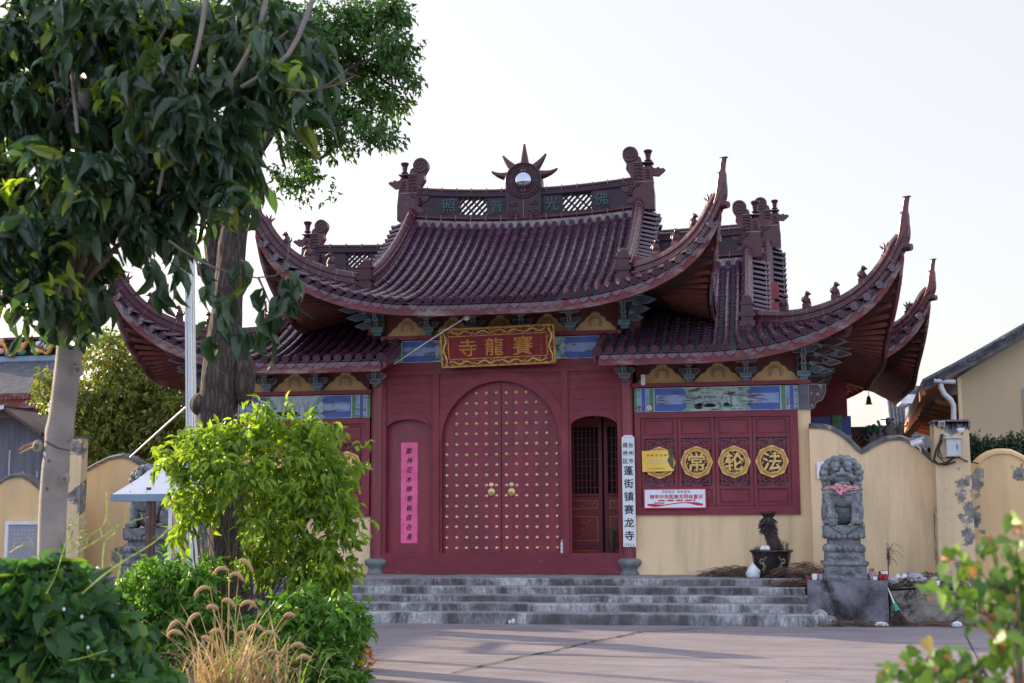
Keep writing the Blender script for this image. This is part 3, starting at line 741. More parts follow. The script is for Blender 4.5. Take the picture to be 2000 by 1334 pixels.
def hips(r, T_, sides=(-1, 1), fig=(.25, .42, .6, .78), horn=.78, rear=(0, 1)):
    for sx in sides:
        for rr in rear:
            pts = []
            n = 26
            for k in range(n+1):
                c = (r.X0-r.xv)*(1-k/n)
                pts.append(front(r, sx*(r.X0-c), c*r.kf, .03))
            if rr: pts = [mir(r, p) for p in pts]
            cn = pts[-1]; d = (pts[-1]-pts[-4]); dh = Vector((d.x, d.y, 0)).normalized(); sl = math.atan2(d.z, math.hypot(d.x, d.y))
            path = list(pts)
            # two steps: hip ridge body reaches the corner, then the horn sweeps up
            b = MB(); hp = path[:]
            a = sl; p = cn.copy()
            for k in range(7):
                a = min(R(86), a+R(6)); p = p+(dh*math.cos(a)+Vector((0,0,math.sin(a))))*.045; hp.append(p.copy())
            hp = resample(hp, .06)
            nh = len(hp); hsc = [1-.45*max(0, (k-(nh-8))/7)**1.5 for k in range(nh)]
            b.sweep(hp, [(x*.78, z*.85) for x, z in RIDGE_PR], 'ridge_tile', smooth=False, scale=hsc)
            joints(b, hp[:-6], [(x*.78, z*.85) for x, z in RIDGE_PR])
            # horn: thinner, tapering, nearly upright
            h0 = hp[-8]+Vector((0,0,.07)); a = sl+R(9); hs = [h0]; p = h0.copy()
            for k in range(14):
                a = min(R(84), a+R(4.5)) if k < 10 else max(R(76), a-R(2)); p = p+(dh*math.cos(a)+Vector((0,0,math.sin(a))))*((horn+.34)/14); hs.append(p.copy())
            sc = [1.15, 1.15, 1.12, 1.08, 1.04, 1.0, .95, .90, .84, .78, .56, .54, .52, .50, .50]
            b.sweep(hs, [(-.052, -.08), (-.06, .04), (-.035, .10), (.035, .10), (.06, .04), (.052, -.08)], 'ridge_tile', scale=sc, side=Vector((dh.y, -dh.x, 0)))
            t_ = hs[-1]; b.obox(t_, Vector((dh.x, dh.y, 0))*.06, Vector((dh.y, -dh.x, 0))*.035, Vector((0,0,.008)), 'ridge_tile')
            # corner cap tile under the horn
            b.ball(cn+dh*.03+Vector((0,0,-.02)), (.07, .07, .075), 'ridge_tile', 10, 7)
            b.tube([cn+dh*.02+Vector((0,0,-.05)), cn+dh*.14+Vector((0,0,-.06))], [.07, .055], 'ridge_tile', 10)
            hr = b.build('hip_ridge', T_)
            ridge_figures(r, hp[:len(hp)-5], sx, rr, hr, fig)
            # descending ridge above it, on the gable edge
            b = MB(); vp = []
            for k in range(31):
                dd = r.df-.05+(r.run-r.df+.05)*k/30
                p = front(r, sx*r.xv, dd, .03); vp.append(mir(r, p) if rr else p)
            vp = resample(vp, .09)
            b.sweep(vp, RIDGE_PR, 'ridge_tile', side=(sx, 0, 0)); joints(b, vp, RIDGE_PR, side_=(sx, 0, 0))
            p0 = vp[0]; f_ = 1 if rr else -1
            for q, (z0, z1, w_) in enumerate([(-.16, -.05, .12), (-.05, .05, .155), (.05, .12, .12), (.12, .20, .16), (.20, .33, .12), (.33, .37, .15), (.37, .45, .10)]):
                b.box(p0.x-w_/1.15, p0.x+w_/1.15, p0.y+f_*.05-w_*.75, p0.y+f_*.05+w_*.75, p0.z+z0, p0.z+z1, 'ridge_tile')
            b.ball((p0.x, p0.y+f_*.05, p0.z+.45), (.09, .06, .07), 'ridge_tile', 10, 6)
            b.box(p0.x-.12, p0.x+.12, p0.y+f_*.09-.06, p0.y+f_*.09+.06, p0.z-.22, p0.z-.15, 'mortar')
            b.build('descending_ridge', T_)
        # gable side tiles and gable board
        b = MB()
        for rr in (0, 1):
            vp = []
            for k in range(41):
                dd = r.df+(r.run-r.df)*k/40
                p = front(r, sx*r.xv, dd, .05); vp.append(mir(r, p) if rr else p)
            vp = resample(vp, .19)
            for i in range(1, len(vp)-1):
                p = vp[i]; path = [p+Vector((sx*.36, 0, -.06)), p+Vector((sx*.2, 0, -.01)), p+Vector((sx*.04, 0, .03))]
                tile_row(b, path, (0,1,0), .058, 5000+i, None)
                q = (vp[i]+vp[i+1])/2 if i+1 < len(vp) else p
                drip(b, q+Vector((sx*.34, 0, -.08)), (vp[min(i+1, len(vp)-1)]-vp[i]).normalized(), (sx, 0, 0), .14)
            b.add([p+Vector((sx*a, 0, z)) for p in vp for a, z in ((.0, .02), (.33, -.07))], [(2*i, 2*i+1, 2*i+3, 2*i+2) for i in range(len(vp)-1)], 'pan_tile')
        b.build('gable_tiles', T_, recalc=False)
        b = MB(); pl = []
        for k in range(21): p = front(r, sx*r.xv, r.df+(r.run-r.df)*k/20, -.05); pl.append(p)
        pl2 = [mir(r, p) for p in reversed(pl[:-1])]
        b.poly([Vector((sx*(r.xv-.02), p.y, p.z)) for p in pl+pl2], (sx*.05, 0, 0), 'red_paint')
        b.build('gable_board', T_)

def swirl(b, c, r_, depth, mat, axis=(0,1,0), turns=1.6, sgn=1):
    """raised spiral ridge on the face of a disc"""
    pts = [Vector((c[0]+sgn*(r_*(1-.82*t))*math.cos(2*math.pi*turns*t), c[1], c[2]+(r_*(1-.82*t))*math.sin(2*math.pi*turns*t))) for t in [i/36 for i in range(37)]]
    b.tube(pts, [.014]*30+[.016]*7, mat, 5)
def finial(x, y, z, inward, T_, scale=1.0):
    """dragon-fish end ornament: block body, curled tail scroll towards the centre, little vase, beak pointing out"""
    b = MB(); s_ = scale; I = inward; m_ = 'ridge_tile'; d = .13*s_
    def X(a): return x+I*a*s_
    def Z(a): return z+a*s_
    def plate(pts, t, mat=m_): b.poly([(X(a), y-t*s_, Z(c)) for a, c in pts], (0, 2*t*s_, 0), mat)
    plate([(-.22, -.12), (.18, -.12), (.18, .42), (-.19, .47), (-.22, .2)], .13)                      # body
    plate([(-.20, .47), (.02, .44), (.03, .76), (-.16, .78)], .11)                                    # shoulder
    plate([(.0, .40), (.20, .40), (.27, .60), (.36, .74), (.34, .86), (.02, .86), (-.02, .6)], .10)    # neck of the tail
    plate([(.02, .84), (.34, .84), (.42, .98), (.30, 1.08), (.06, .98)], .085)
    c = (X(.27), y, Z(1.05))
    b.lathe([(.02, -.11*s_), (.155*s_, -.11*s_), (.165*s_, -.09*s_), (.165*s_, .09*s_), (.155*s_, .11*s_), (.02, .11*s_)], c, m_, 24, False, (0,1,0))
    swirl(b, (c[0], y-.115*s_, c[2]), .13*s_, 0, m_, sgn=I)
    b.lathe([(.07, .0), (.09, .03), (.05, .08), (.04, .12), (.08, .15), (.045, .18), (.06, .28), (.09, .34), (.075, .36)], (X(-.09), y, Z(.76)), m_, 10, False)
    # beak / cloud pointing outwards
    plate([(-.15, .60), (-.30, .58), (-.40, .66), (-.44, .70), (-.40, .74), (-.34, .73), (-.30, .77), (-.24, .74), (-.15, .78)], .05)
    # dragon head biting the ridge, on the inner side
    plate([(.10, .05), (.34, .02), (.36, .10), (.24, .16), (.30, .24), (.42, .28), (.47, .36), (.40, .40), (.44, .46), (.36, .48), (.28, .44), (.16, .46)], .115)
    for k in range(7):
        a = -.4+k*.35
        b.tube([(X(.14+.1*math.cos(a)), y-d-.01, Z(.24+.12*math.sin(a))), (X(.14+.19*math.cos(a+.3)), y-d-.02, Z(.24+.21*math.sin(a+.3)))], [.024*s_, .010], m_, 6)
    b.ball((X(.25), y-.12*s_, Z(.36)), .035*s_, m_, 8, 6)
    for k in range(5):
        b.tube([(X(.02), y-d, Z(.5+k*.07)), (X(.10), y-d-.02, Z(.53+k*.07)), (X(.2), y-d, Z(.50+k*.075))], [.006, .011, .006], m_, 5)
    for k in range(4):
        b.tube([(X(-.18+.02*k), y-d+.01, Z(.5+k*.06)), (X(-.1), y-d-.012, Z(.54+k*.05)), (X(-.03), y-d+.01, Z(.52+k*.06))], [.006, .010, .006], m_, 5)
    for zz in (.455, .86): b.box(min(X(-.2), X(.2)), max(X(-.2), X(.2)), y-.135*s_, y+.135*s_, Z(zz)-.006, Z(zz)+.006, 'mortar')
    b.build('ridge_finial', T_)

def lattice_panel(b, x0, x1, y, z0, z1, mat, zf=lambda x: 0, s_=.11):
    """pierced tile work: staggered little crosses and rings"""
    nx = max(1, int(round((x1-x0)/s_))); nz = max(1, int(round((z1-z0)/s_))); dx, dz = (x1-x0)/nx, (z1-z0)/nz
    for i in range(nx+1):
        for j in range(nz+1):
            x = x0+i*dx; z = z0+j*dz+zf(x)
            b.box(x-.018, x+.018, y-.05, y+.05, z-.018, z+.018, mat)
    for i in range(nx):
        for j in range(nz):
            xa, za = x0+i*dx, z0+j*dz; zz = zf(xa+dx/2)
            for sg in (1, -1):
                a = (xa, y, za+zz) if sg == 1 else (xa, y, za+dz+zz); c = (xa+dx, y, za+dz+zz) if sg == 1 else (xa+dx, y, za+zz)
                if (i+j) % 2 == 0 or sg == 1: b.bar(a, c, .08, .030, mat, up=(0,0,1))
def ridge(r, T_, name='main_ridge', x0=None, x1=None, hb=.50, chars=None, orn=False, lat=(), fins=(-1, 1), fscale=1.0):
    x0 = -r.xv if x0 is None else x0; x1 = r.xv if x1 is None else x1; zt = r.ze+r.H
    def zf(x): return r.RL*(min(1.1, abs(x)/r.xv))**2
    b = MB(); N = 30; xs = [x0+(x1-x0)*i/N for i in range(N+1)]; y = r.Yr
    path = [Vector((x, y, zt+zf(x)+.02)) for x in xs]
    def z(o): return [p+Vector((0,0,o)) for p in path]
    b.sweep(z(0), [(-.14, -.12), (-.14, .02), (.14, .02), (.14, -.12)], 'mortar', side=(0,1,0))
    pr = [(.17*math.cos(a), .055*math.sin(a)*1.0) for a in [2*math.pi*k/12 for k in range(12)]]
    b.sweep(z(.07), pr, 'ridge_tile', side=(0,1,0), smooth=True)
    b.sweep(z(.11), [(-.10, 0), (-.10, .05), (.10, .05), (.10, 0)], 'ridge_panel', side=(0,1,0))
    b.sweep(z(hb), [(-.10, 0), (-.12, .03), (-.12, .07), (-.09, .09), (-.09, .12), (.09, .12), (.09, .09), (.12, .07), (.12, .03), (.10, 0)], 'ridge_panel', side=(0,1,0))
    pr = [(.105*math.cos(a), .05*math.sin(a)) for a in [2*math.pi*k/12 for k in range(12)]]
    b.sweep(z(hb+.145), pr, 'ridge_tile', side=(0,1,0), smooth=True)
    xx = resample([Vector((x, 0, 0)) for x in (x0, x1)], .29)
    for q in xx:
        h = zt+zf(q.x)+.02
        b.box(q.x-.004, q.x+.004, y-.178, y+.178, h+.02, h+.13, 'mortar'); b.box(q.x-.004, q.x+.004, y-.112, y+.112, h+hb+.10, h+hb+.2, 'mortar')
    # solid blocks between the pierced panels
    def inlat(x): return any(a < x < c for a, c in lat)
    edges = sorted(set([x0, x1]+[e for l in lat for e in l]))
    for a, c in zip(edges, edges[1:]):
        if inlat((a+c)/2): continue
        m_ = max(1, int((c-a)/.25))
        for k in range(m_):
            p, q = a+(c-a)*k/m_, a+(c-a)*(k+1)/m_
            b.add([(X_, Y_, zt+zf(X_)+Z_) for Z_ in (.15, hb+.03) for Y_ in (y-.085, y+.085) for X_ in (p, q)],
                  [(0,2,3,1),(4,5,7,6),(0,1,5,4),(2,6,7,3),(0,4,6,2),(1,3,7,5)], 'ridge_panel')
    rg = b.build(name, T_)
    for a, c in lat:
        b = MB(); lattice_panel(b, a, c, y, zt+.17, zt+hb+.02, 'ridge_panel', zf, .105); b.build('pierced_panel', rg)
    for ch, x in (chars or []):
        b = MB(); h = zt+zf(x)+.02
        b.box(x-.17, x+.17, y-.10, y-.083, h+.155, h+hb-.005, 'ridge_panel')
        b.glyph(ch, (x, y-.108, h+.33), .26, 'teal_char', depth=.03, bold=.012); b.build('character_tile', rg)
    for sx in fins: finial(sx*(r.xv+.10), r.Yr, zt+r.RL*1.1+.13, -sx, rg, fscale*.95)
    return rg, zt+.02

# ---- central roof
r1 = roof_spec(X0=3.72, xv=2.25, Ye=-1.38, Yf=-.55, Yr=2.6, ze=5.13, H=2.17, la=.93, lb=.5, B=.22, RL=.13)
tiled_surface(r1, .172, .060, -r1.X0, r1.X0, seed=1).build('roof_tiles', T, recalc=False)
deck(r1, -r1.X0, r1.X0, (-1, 1), yin=0.0, xin=2.2, T_=T)
hips(r1, T, fig=(.30, .48, .66, .84), horn=.42)
rg, zr = ridge(r1, T, chars=[('照', -1.50), ('普', -.54), ('光', .56), ('佛', 1.52)], lat=[(-1.30, -.74), (.76, 1.33)])
def ornament():
    y = r1.Yr; zb = zr; b = MB()
    n = 20; cz = zb+.82; rad = .355
    out = [(-rad, zb+.03)]+[(rad*math.cos(math.pi-math.pi*k/n), cz+rad*math.sin(math.pi-math.pi*k/n)) for k in range(n+1)]+[(rad, zb+.03)]
    b.poly([(x, y-.15, z) for x, z in out], (0, .30, 0), 'ridge_panel')
    for r_, w_ in ((.345, .02), (.30, .012), (.235, .014)):
        b.tube([(r_*math.cos(2*math.pi*k/40), y-.155, cz+r_*math.sin(2*math.pi*k/40)) for k in range(41)], w_, 'ridge_tile', 6, False)
    b.box(-.004, .004, y-.156, y-.15, zb+.05, cz-.2, 'mortar'); b.box(-rad, -.2, y-.156, y-.15, cz-.004, cz+.004, 'mortar'); b.box(.2, rad, y-.156, y-.15, cz-.004, cz+.004, 'mortar')
    b.box(-.004, .004, y-.156, y-.15, cz+.2, cz+.345, 'mortar')
    for sx, zz, s_ in ((-1, .36, .6), (1, .38, .6), (-1, .17, 1), (1, .17, 1)):
        cx = sx*.2
        b.tube([(cx+s_*.12*math.cos(a), y-.156, zb+zz+s_*.055*math.sin(a)) for a in [2*math.pi*k/16 for k in range(17)]], .012, 'ridge_tile', 5, False)
        swirl(b, (cx-.02, y-.158, zb+zz), .045*s_, 0, 'ridge_tile')
        b.tube([(cx-.13*s_, y-.156, zb+zz-.07*s_), (cx, y-.16, zb+zz-.055*s_), (cx+.15*s_, y-.156, zb+zz-.075*s_)], [.006, .016, .006], 'ridge_tile', 5)
    o = b.build('sun_disc_ornament', rg)
    for ang, ln, bend in ((90, .47, 0), (126, .40, .03), (54, .40, -.03), (155, .40, .07), (25, .40, -.07)):
        b = MB(); a = R(ang); d = Vector((math.cos(a), 0, math.sin(a))); p = Vector((d.z, 0, -d.x)); c = Vector((0, y, cz))
        pts = [c+d*(.30+ln*t)+p*(bend*math.sin(t*2.2))*-1 for t in [k/7 for k in range(8)]]
        b.tube(pts, [.108*(1-t*.82) for t in [k/7 for k in range(8)]], 'ridge_tile', 8); b.build('sun_ray', rg)
    b = MB(); b.ball((0, y-.15, cz), (.175, .10, .175), 'mirror', 32, 20)
    mb = b.build('mirror_ball', rg)
    b = MB(); b.tube([(.19*math.cos(2*math.pi*k/40), y-.16, cz+.19*math.sin(2*math.pi*k/40)) for k in range(41)], .012, 'ridge_tile', 6, False)
    for zz in (.2, -.2):
        for xx in (-.035, .035): b.ball((xx, y-.17, cz+zz), .012, 'steel', 6, 4)
    b.build('ball_rim', rg)
ornament()

# ---- lower roofs of the two wings
r2 = roof_spec(X0=6.55, xv=4.28, Ye=-1.08, Yf=.25, Yr=2.6, ze=4.26, H=2.05, la=1.1, lb=.45, B=.22, RL=.10)
def cutR(x): return 1.25 if abs(x) < 2.45 else None
def wing_roof(sx):
    xa, xb = (1.86, r2.X0) if sx > 0 else (-r2.X0, -1.86)
    tiled_surface(r2, .187, .062, xa, xb, cut=cutR, sides=(sx,), seed=77+sx).build('roof_tiles', T, recalc=False)
    deck(r2, xa, xb, (sx,), cut=cutR, yin=0.0, xin=5.25, T_=T)
    hips(r2, T, sides=(sx,), fig=(.22, .36, .52, .68, .84), horn=.46)
    ridge(r2, T, 'wing_ridge', x0=min(sx*2.3, sx*r2.xv), x1=max(sx*2.3, sx*r2.xv), hb=.44, lat=[(3.1, 3.62)] if sx > 0 else [(-3.62, -3.1)], fins=(sx,), fscale=.88)
    b = MB()     # cut end beside the central bay: barrel row and verge board
    p = [front(r2, sx*1.83, 1.25*k/6, .03) for k in range(7)]
    tile_row(b, p, (1,0,0), .072, 3, None)
    b.sweep([q+Vector((-sx*.03, 0, -.10)) for q in p], [(-.02, -.08), (-.02, .08), (.02, .08), (.02, -.08)], 'fascia', side=(1,0,0))
    b.build('verge', T)
wing_roof(1); wing_roof(-1)
# ---------------------------------------------------------------- gate front
ZT = .97           # top of the threshold
def column(x, y=0.0, h=4.15, r_=.118):
    b = MB(); b.tube([(x, y, PZ+.2), (x, y, (PZ+h)/2+.3), (x, y, h)], [r_*1.03, r_, r_*.97], 'column_red', 20)
    c = b.build('column', T)
    b = MB(); b.lathe([(.16, 0), (.17, .03), (.155, .05), (.14, .09), (.155, .13), (.20, .17), (.215, .215), (.20, .255), (.15, .275), (.13, .28)], (x, y, PZ-.005), 'base_stone', 24)
    b.build('column_base', c)
for x in (-2.21, 2.21): column(x)

def arch_wall():
    """maroon board wall with one tall round arch and two low side arches"""
    b = MB(); zt = 4.30; A = [(-2.04, -1.24, 2.0, 3.14, .17), (-1.04, 1.04, 2.91, 2.91, 1.04), (1.24, 2.04, 2.0, 3.14, .17)]
    def hgt(x):
        for x0, x1, _, zs, rise in A:
            if x0 <= x <= x1:
                t = (x-(x0+x1)/2)/((x1-x0)/2); return zs+rise*math.sqrt(max(0, 1-t*t))
        return None
    xs = sorted(set([-2.15, 2.15]+[v for a in A for v in (a[0], a[1])]+[a[0]+(a[1]-a[0])*(.5-.5*math.cos(math.pi*k/36)) for a in A for k in range(37)]))
    for i in range(len(xs)-1):
        xa, xb = xs[i], xs[i+1]; m_ = (xa+xb)/2; h = hgt(m_)
        if h is None: b.box(xa, xb, -.02, .10, ZT, zt, 'red_paint')
        else:
            ha, hb = hgt(xa) or h, hgt(xb) or h
            b.add([(xa, -.02, ha), (xb, -.02, hb), (xb, -.02, zt), (xa, -.02, zt), (xa, .10, ha), (xb, .10, hb)], [(0,1,2,3), (0,4,5,1)], 'red_paint')
    wl = b.build('board_wall', T, recalc=False)
    b = MB()
    for x in (-1.14, 1.14): b.box(x-.055, x+.055, -.055, -.015, ZT, 4.13, 'red_upright')
    for x in (-2.085, 2.085): b.box(x-.04, x+.04, -.05, -.016, ZT, 4.13, 'red_upright')
    b.box(-2.12, 2.12, -.05, -.022, 4.09, 4.17, 'red_paint')
    for x0, x1 in ((-2.0, -1.22), (1.22, 2.0), (-1.06, -.38), (.38, 1.06)):
        b.box(x0, x1, -.038, -.018, 4.045, 4.062, 'red_paint')
    b.build('door_frame', T)
    for x0, x1, zb, zs, rise in A:      # raised arch surrounds
        b = MB(); cx = (x0+x1)/2; hw = (x1-x0)/2; pi_, po = [], []; wd = .17 if hw > .6 else .12; n = 40
        for k in range(n+1):
            a = math.pi-math.pi*k/n
            pi_.append((cx+hw*math.cos(a), zs+rise*math.sin(a)))
            po.append((cx+min(hw+wd, 1e9)*math.cos(a) if hw > .6 else cx+(hw)*math.cos(a), zs+(rise+wd)*math.sin(a)+(0 if hw > .6 else .0)))
        v = [(x, y, z) for (x, z), (x2, z2) in zip(pi_, po) for x, y, z in ((x, -.05, z), (x2, -.045, z2), (x2, -.02, z2), (x, .0, z))]
        v = [(max(-2.04, min(2.04, x)), y, z) for x, y, z in v]
        if hw > .6: v = [(max(-1.085, min(1.085, x)), y, z) for x, y, z in v]
        b.add(v, [(4*k+j, 4*k+(j+1)%4, 4*k+4+(j+1)%4, 4*k+4+j) for k in range(n) for j in range(4)], 'red_paint')
        # jambs
        b.build('arch_surround', T)
    # boards joints
    b = MB()
    for z in (3.42, 3.60, 3.78, 3.93):
        for x0, x1 in ((-2.0, -1.22), (1.22, 2.0)): b.box(x0, x1, -.0225, -.0205, z, z+.006, 'soffit_dark')
    for z in (3.72, 3.88, 4.0):
        for sx in (-1, 1): b.box(min(sx*.72, sx*1.07), max(sx*.72, sx*1.07), -.0225, -.0205, z, z+.005, 'soffit_dark')
    b.build('board_joints', wl)
    b = MB(); b.box(-2.13, 2.13, -.09, .12, PZ+.005, ZT, 'red_threshold'); b.box(-2.13, 2.13, -.075, .10, ZT, ZT+.012, 'red_paint'); b.build('threshold', T)
arch_wall()

def big_door():
    z0 = ZT+.01; ctr = 2.91; leaves = {}
    for sx in (-1, 1):
        b = MB(); pts = [(sx*.006, z0), (sx*1.06, z0), (sx*1.06, ctr)]+[(sx*1.06*math.cos(a), ctr+1.06*math.sin(a)) for a in [R(k*6) for k in range(1, 15)]]+[(sx*.006, ctr+1.06)]
        b.poly([(x, .085, z) for x, z in pts], (0, .06, 0), 'door_red')
        for k in range(1, 5): b.box(sx*(k*.21)-.002, sx*(k*.21)+.002, .0835, .086, z0, ctr+math.sqrt(1.05**2-(k*.21)**2), 'soffit_dark')
        leaves[sx] = b.build('door_leaf', T)
    sb = MB(); sb.lathe([(.034, 0), (.032, .006), (.027, .010), (.026, .017), (.019, .026), (.009, .031), (.001, .032)], (0, 0, 0), 'brass_pale', 14, True, (0, -1, 0))
    me = sb.build('stud').data; bpy.data.objects.remove([o for o in bpy.data.objects if o.name == 'stud'][0])
    sp = []
    for j in range(16):
        z = 1.065+j*.1795
        for i in range(12):
            x = (i-5.5)*.178; 
            if z > ctr:
                if math.hypot(x, z-ctr) > .985: continue
            sp.append((x+random.uniform(-.004, .004), z+random.uniform(-.004, .004)))
    for q, (x, z) in enumerate(sp[:100]):
        o = bpy.data.objects.new('stud', me); COL.objects.link(o); o.parent = leaves[-1 if x < 0 else 1]; o.location = (x, .085, z)
    b = MB()
    for x, z in sp[100:]: b.lathe([(.034, 0), (.032, .006), (.027, .010), (.026, .017), (.019, .026), (.009, .031), (.001, .032)], (x, .085, z), 'brass_pale', 14, True, (0, -1, 0))
    tag(b.build('upper_studs', T), kind='stuff')
    for sx in (-1, 1):
        b = MB(); x, z = sx*.178, 2.03
        b.lathe([(.045, 0), (.043, .012), (.03, .02), (.001, .022)], (x, .083, z+.12), 'brass_pale', 14, True, (0, -1, 0))
        b.lathe([(.062, 0), (.06, .012), (.045, .022), (.001, .028)], (x, .083, z), 'brass_pale', 18, True, (0, -1, 0))
        for k in range(14):
            a = 2*math.pi*k/14; b.ball((x+.058*math.cos(a), .073, z+.058*math.sin(a)), .011, 'brass_pale', 6, 4)
        for ex in (-.02, .02): b.ball((x+ex, .055, z+.015), .012, 'gold', 6, 4)
        b.ball((x, .05, z-.008), (.014, .016, .012), 'gold', 6, 4)
        b.tube([(x+.036*math.cos(a), .05, z-.025+.04*math.sin(a)) for a in [math.pi+math.pi*k/10 for k in range(11)]], .006, 'gold', 6)
        b.build('lion_knocker', leaves[sx])
big_door()
# closed panel in the left side arch
b = MB(); b.box(-2.05, -1.23, .085, .12, ZT+.01, 3.36, 'door_red'); b.build('side_door', T)
b = MB(); b.box(-1.20, -1.19, -.0, .01, 1.0, 1.01, 'door_red')

# ---- lattice helper: Chinese key-fret panes (bars only, on a rectangle in the XZ plane)
def fret(b, x0, x1, z0, z1, y, mat='red_paint', w_=.021, t=.026):
    cx, cz = (x0+x1)/2, (z0+z1)/2; W_, H_ = (x1-x0)/2, (z1-z0)/2
    def ln(a, c, e, d):
        p, q = (cx+a*W_, cz+c*H_), (cx+e*W_, cz+d*H_)
        if abs(p[0]-q[0]) < 1e-6: b.box(p[0]-w_/2, p[0]+w_/2, y, y+t, min(p[1], q[1])-w_/2, max(p[1], q[1])+w_/2, mat)
        elif abs(p[1]-q[1]) < 1e-6: b.box(min(p[0], q[0])-w_/2, max(p[0], q[0])+w_/2, y+.002, y+t-.002, p[1]-w_/2, p[1]+w_/2, mat)
        else: b.bar((p[0], y+t/2, p[1]), (q[0], y+t/2, q[1]), w_, t*.9, mat, up=(0,1,0)) if False else b.obox(((p[0]+q[0])/2, y+t/2, (p[1]+q[1])/2), ((q[0]-p[0])/2, 0, (q[1]-p[1])/2), (0, t*.45, 0), Vector((-(q[1]-p[1]), 0, q[0]-p[0])).normalized()*w_/2, mat)
    for s_ in (-1, 1):
        ln(-1, 0, -.3, 0) if s_ < 0 else ln(.3, 0, 1, 0)
        ln(s_*.28, .42, s_*.28, 1); ln(s_*.28, -.42, s_*.28, -1); ln(0, s_*.42, 0, s_*1)
        ln(s_*.28, .42, s_*.56, .42); ln(s_*.28, -.42, s_*.56, -.42); ln(s_*.56, -.42, s_*.56, .42)
        ln(s_*.80, -.75, s_*.80, .75) ; ln(s_*.28, .75, s_*.80, .75); ln(s_*.28, -.75, s_*.80, -.75)
        ln(s_*.56, .24, s_*1, .24); ln(s_*.56, -.24, s_*1, -.24)
        ln(-.28, s_*.42, .28, s_*.42); ln(s_*.28, -.42, s_*.28, .42)
    ln(-.28, 0, 0, .42); ln(0, .42, .28, 0); ln(.28, 0, 0, -.42); ln(0, -.42, -.28, 0)

def medallion(b, x, z, y, ch, r_=.262):
    """gilt octagonal frame with key border, round ring and an openwork character"""
    oc = lambda rr: [(x+rr*math.cos(R(22.5+45*k)), z+rr*math.sin(R(22.5+45*k))) for k in range(8)]
    o1 = oc(r_*1.05); n = 48
    b.poly([(a, y-.012, c) for a, c in oc(r_*.99)], (0, .01, 0), 'black')
    def ring(ra, rb, yy, t, mat, octo=False):
        v = []
        for k in range(n):
            a = 2*math.pi*k/n; f = 1.0
            if octo: f = math.cos(R(22.5))/math.cos(((a+R(0)) % R(45))-R(22.5))*1.05
            for q in ((ra, yy), (rb*f, yy), (rb*f, yy+t), (ra, yy+t)): v.append((x+q[0]*math.cos(a), q[1], z+q[0]*math.sin(a)))
        b.add(v, [(4*k+j, 4*((k+1)%n)+j, 4*((k+1)%n)+(j+1)%4, 4*k+(j+1)%4) for k in range(n) for j in range(4)], mat)
    ring(r_*.93, r_, y-.03, .02, 'gold', True); ring(r_*.70, r_*.76, y-.035, .02, 'gold'); ring(r_*.76, r_*.93, y-.02, .006, 'gold_carved')
    for k in range(28):
        a = 2*math.pi*k/28; c = Vector((x+r_*.85*math.cos(a), y-.024, z+r_*.85*math.sin(a))); ra = Vector((math.cos(a), 0, math.sin(a))); ta = Vector((-math.sin(a), 0, math.cos(a)))
        b.obox(c+ra*.014, ta*.017, ra*.003, (0, .006, 0), 'gold'); b.obox(c-ra*.014, ta*.014, ra*.003, (0, .006, 0), 'gold'); b.obox(c+ta*.0145*(1 if k % 2 else -1), ta*.003, ra*.014, (0, .006, 0), 'gold')
    for k in range(22):     # openwork cloud knots round the edge
        a = 2*math.pi*k/22+.1*math.sin(k*3); rr = r_*(.56+.10*math.sin(k*2.3))
        b.ball((x+rr*math.cos(a), y-.016, z+rr*math.sin(a)), (.018, .012, .014), 'gold', 7, 5)
        b.tube([(x+rr*math.cos(a), y-.018, z+rr*math.sin(a)), (x+(rr+.02)*math.cos(a+.2), y-.02, z+(rr+.02)*math.sin(a+.2)), (x+r_*.70*math.cos(a+.28), y-.018, z+r_*.70*math.sin(a+.28))], .005, 'gold', 4)
    b.glyph(ch, (x, y-.032, z), r_*1.13, 'gold', depth=.022, bold=.022)

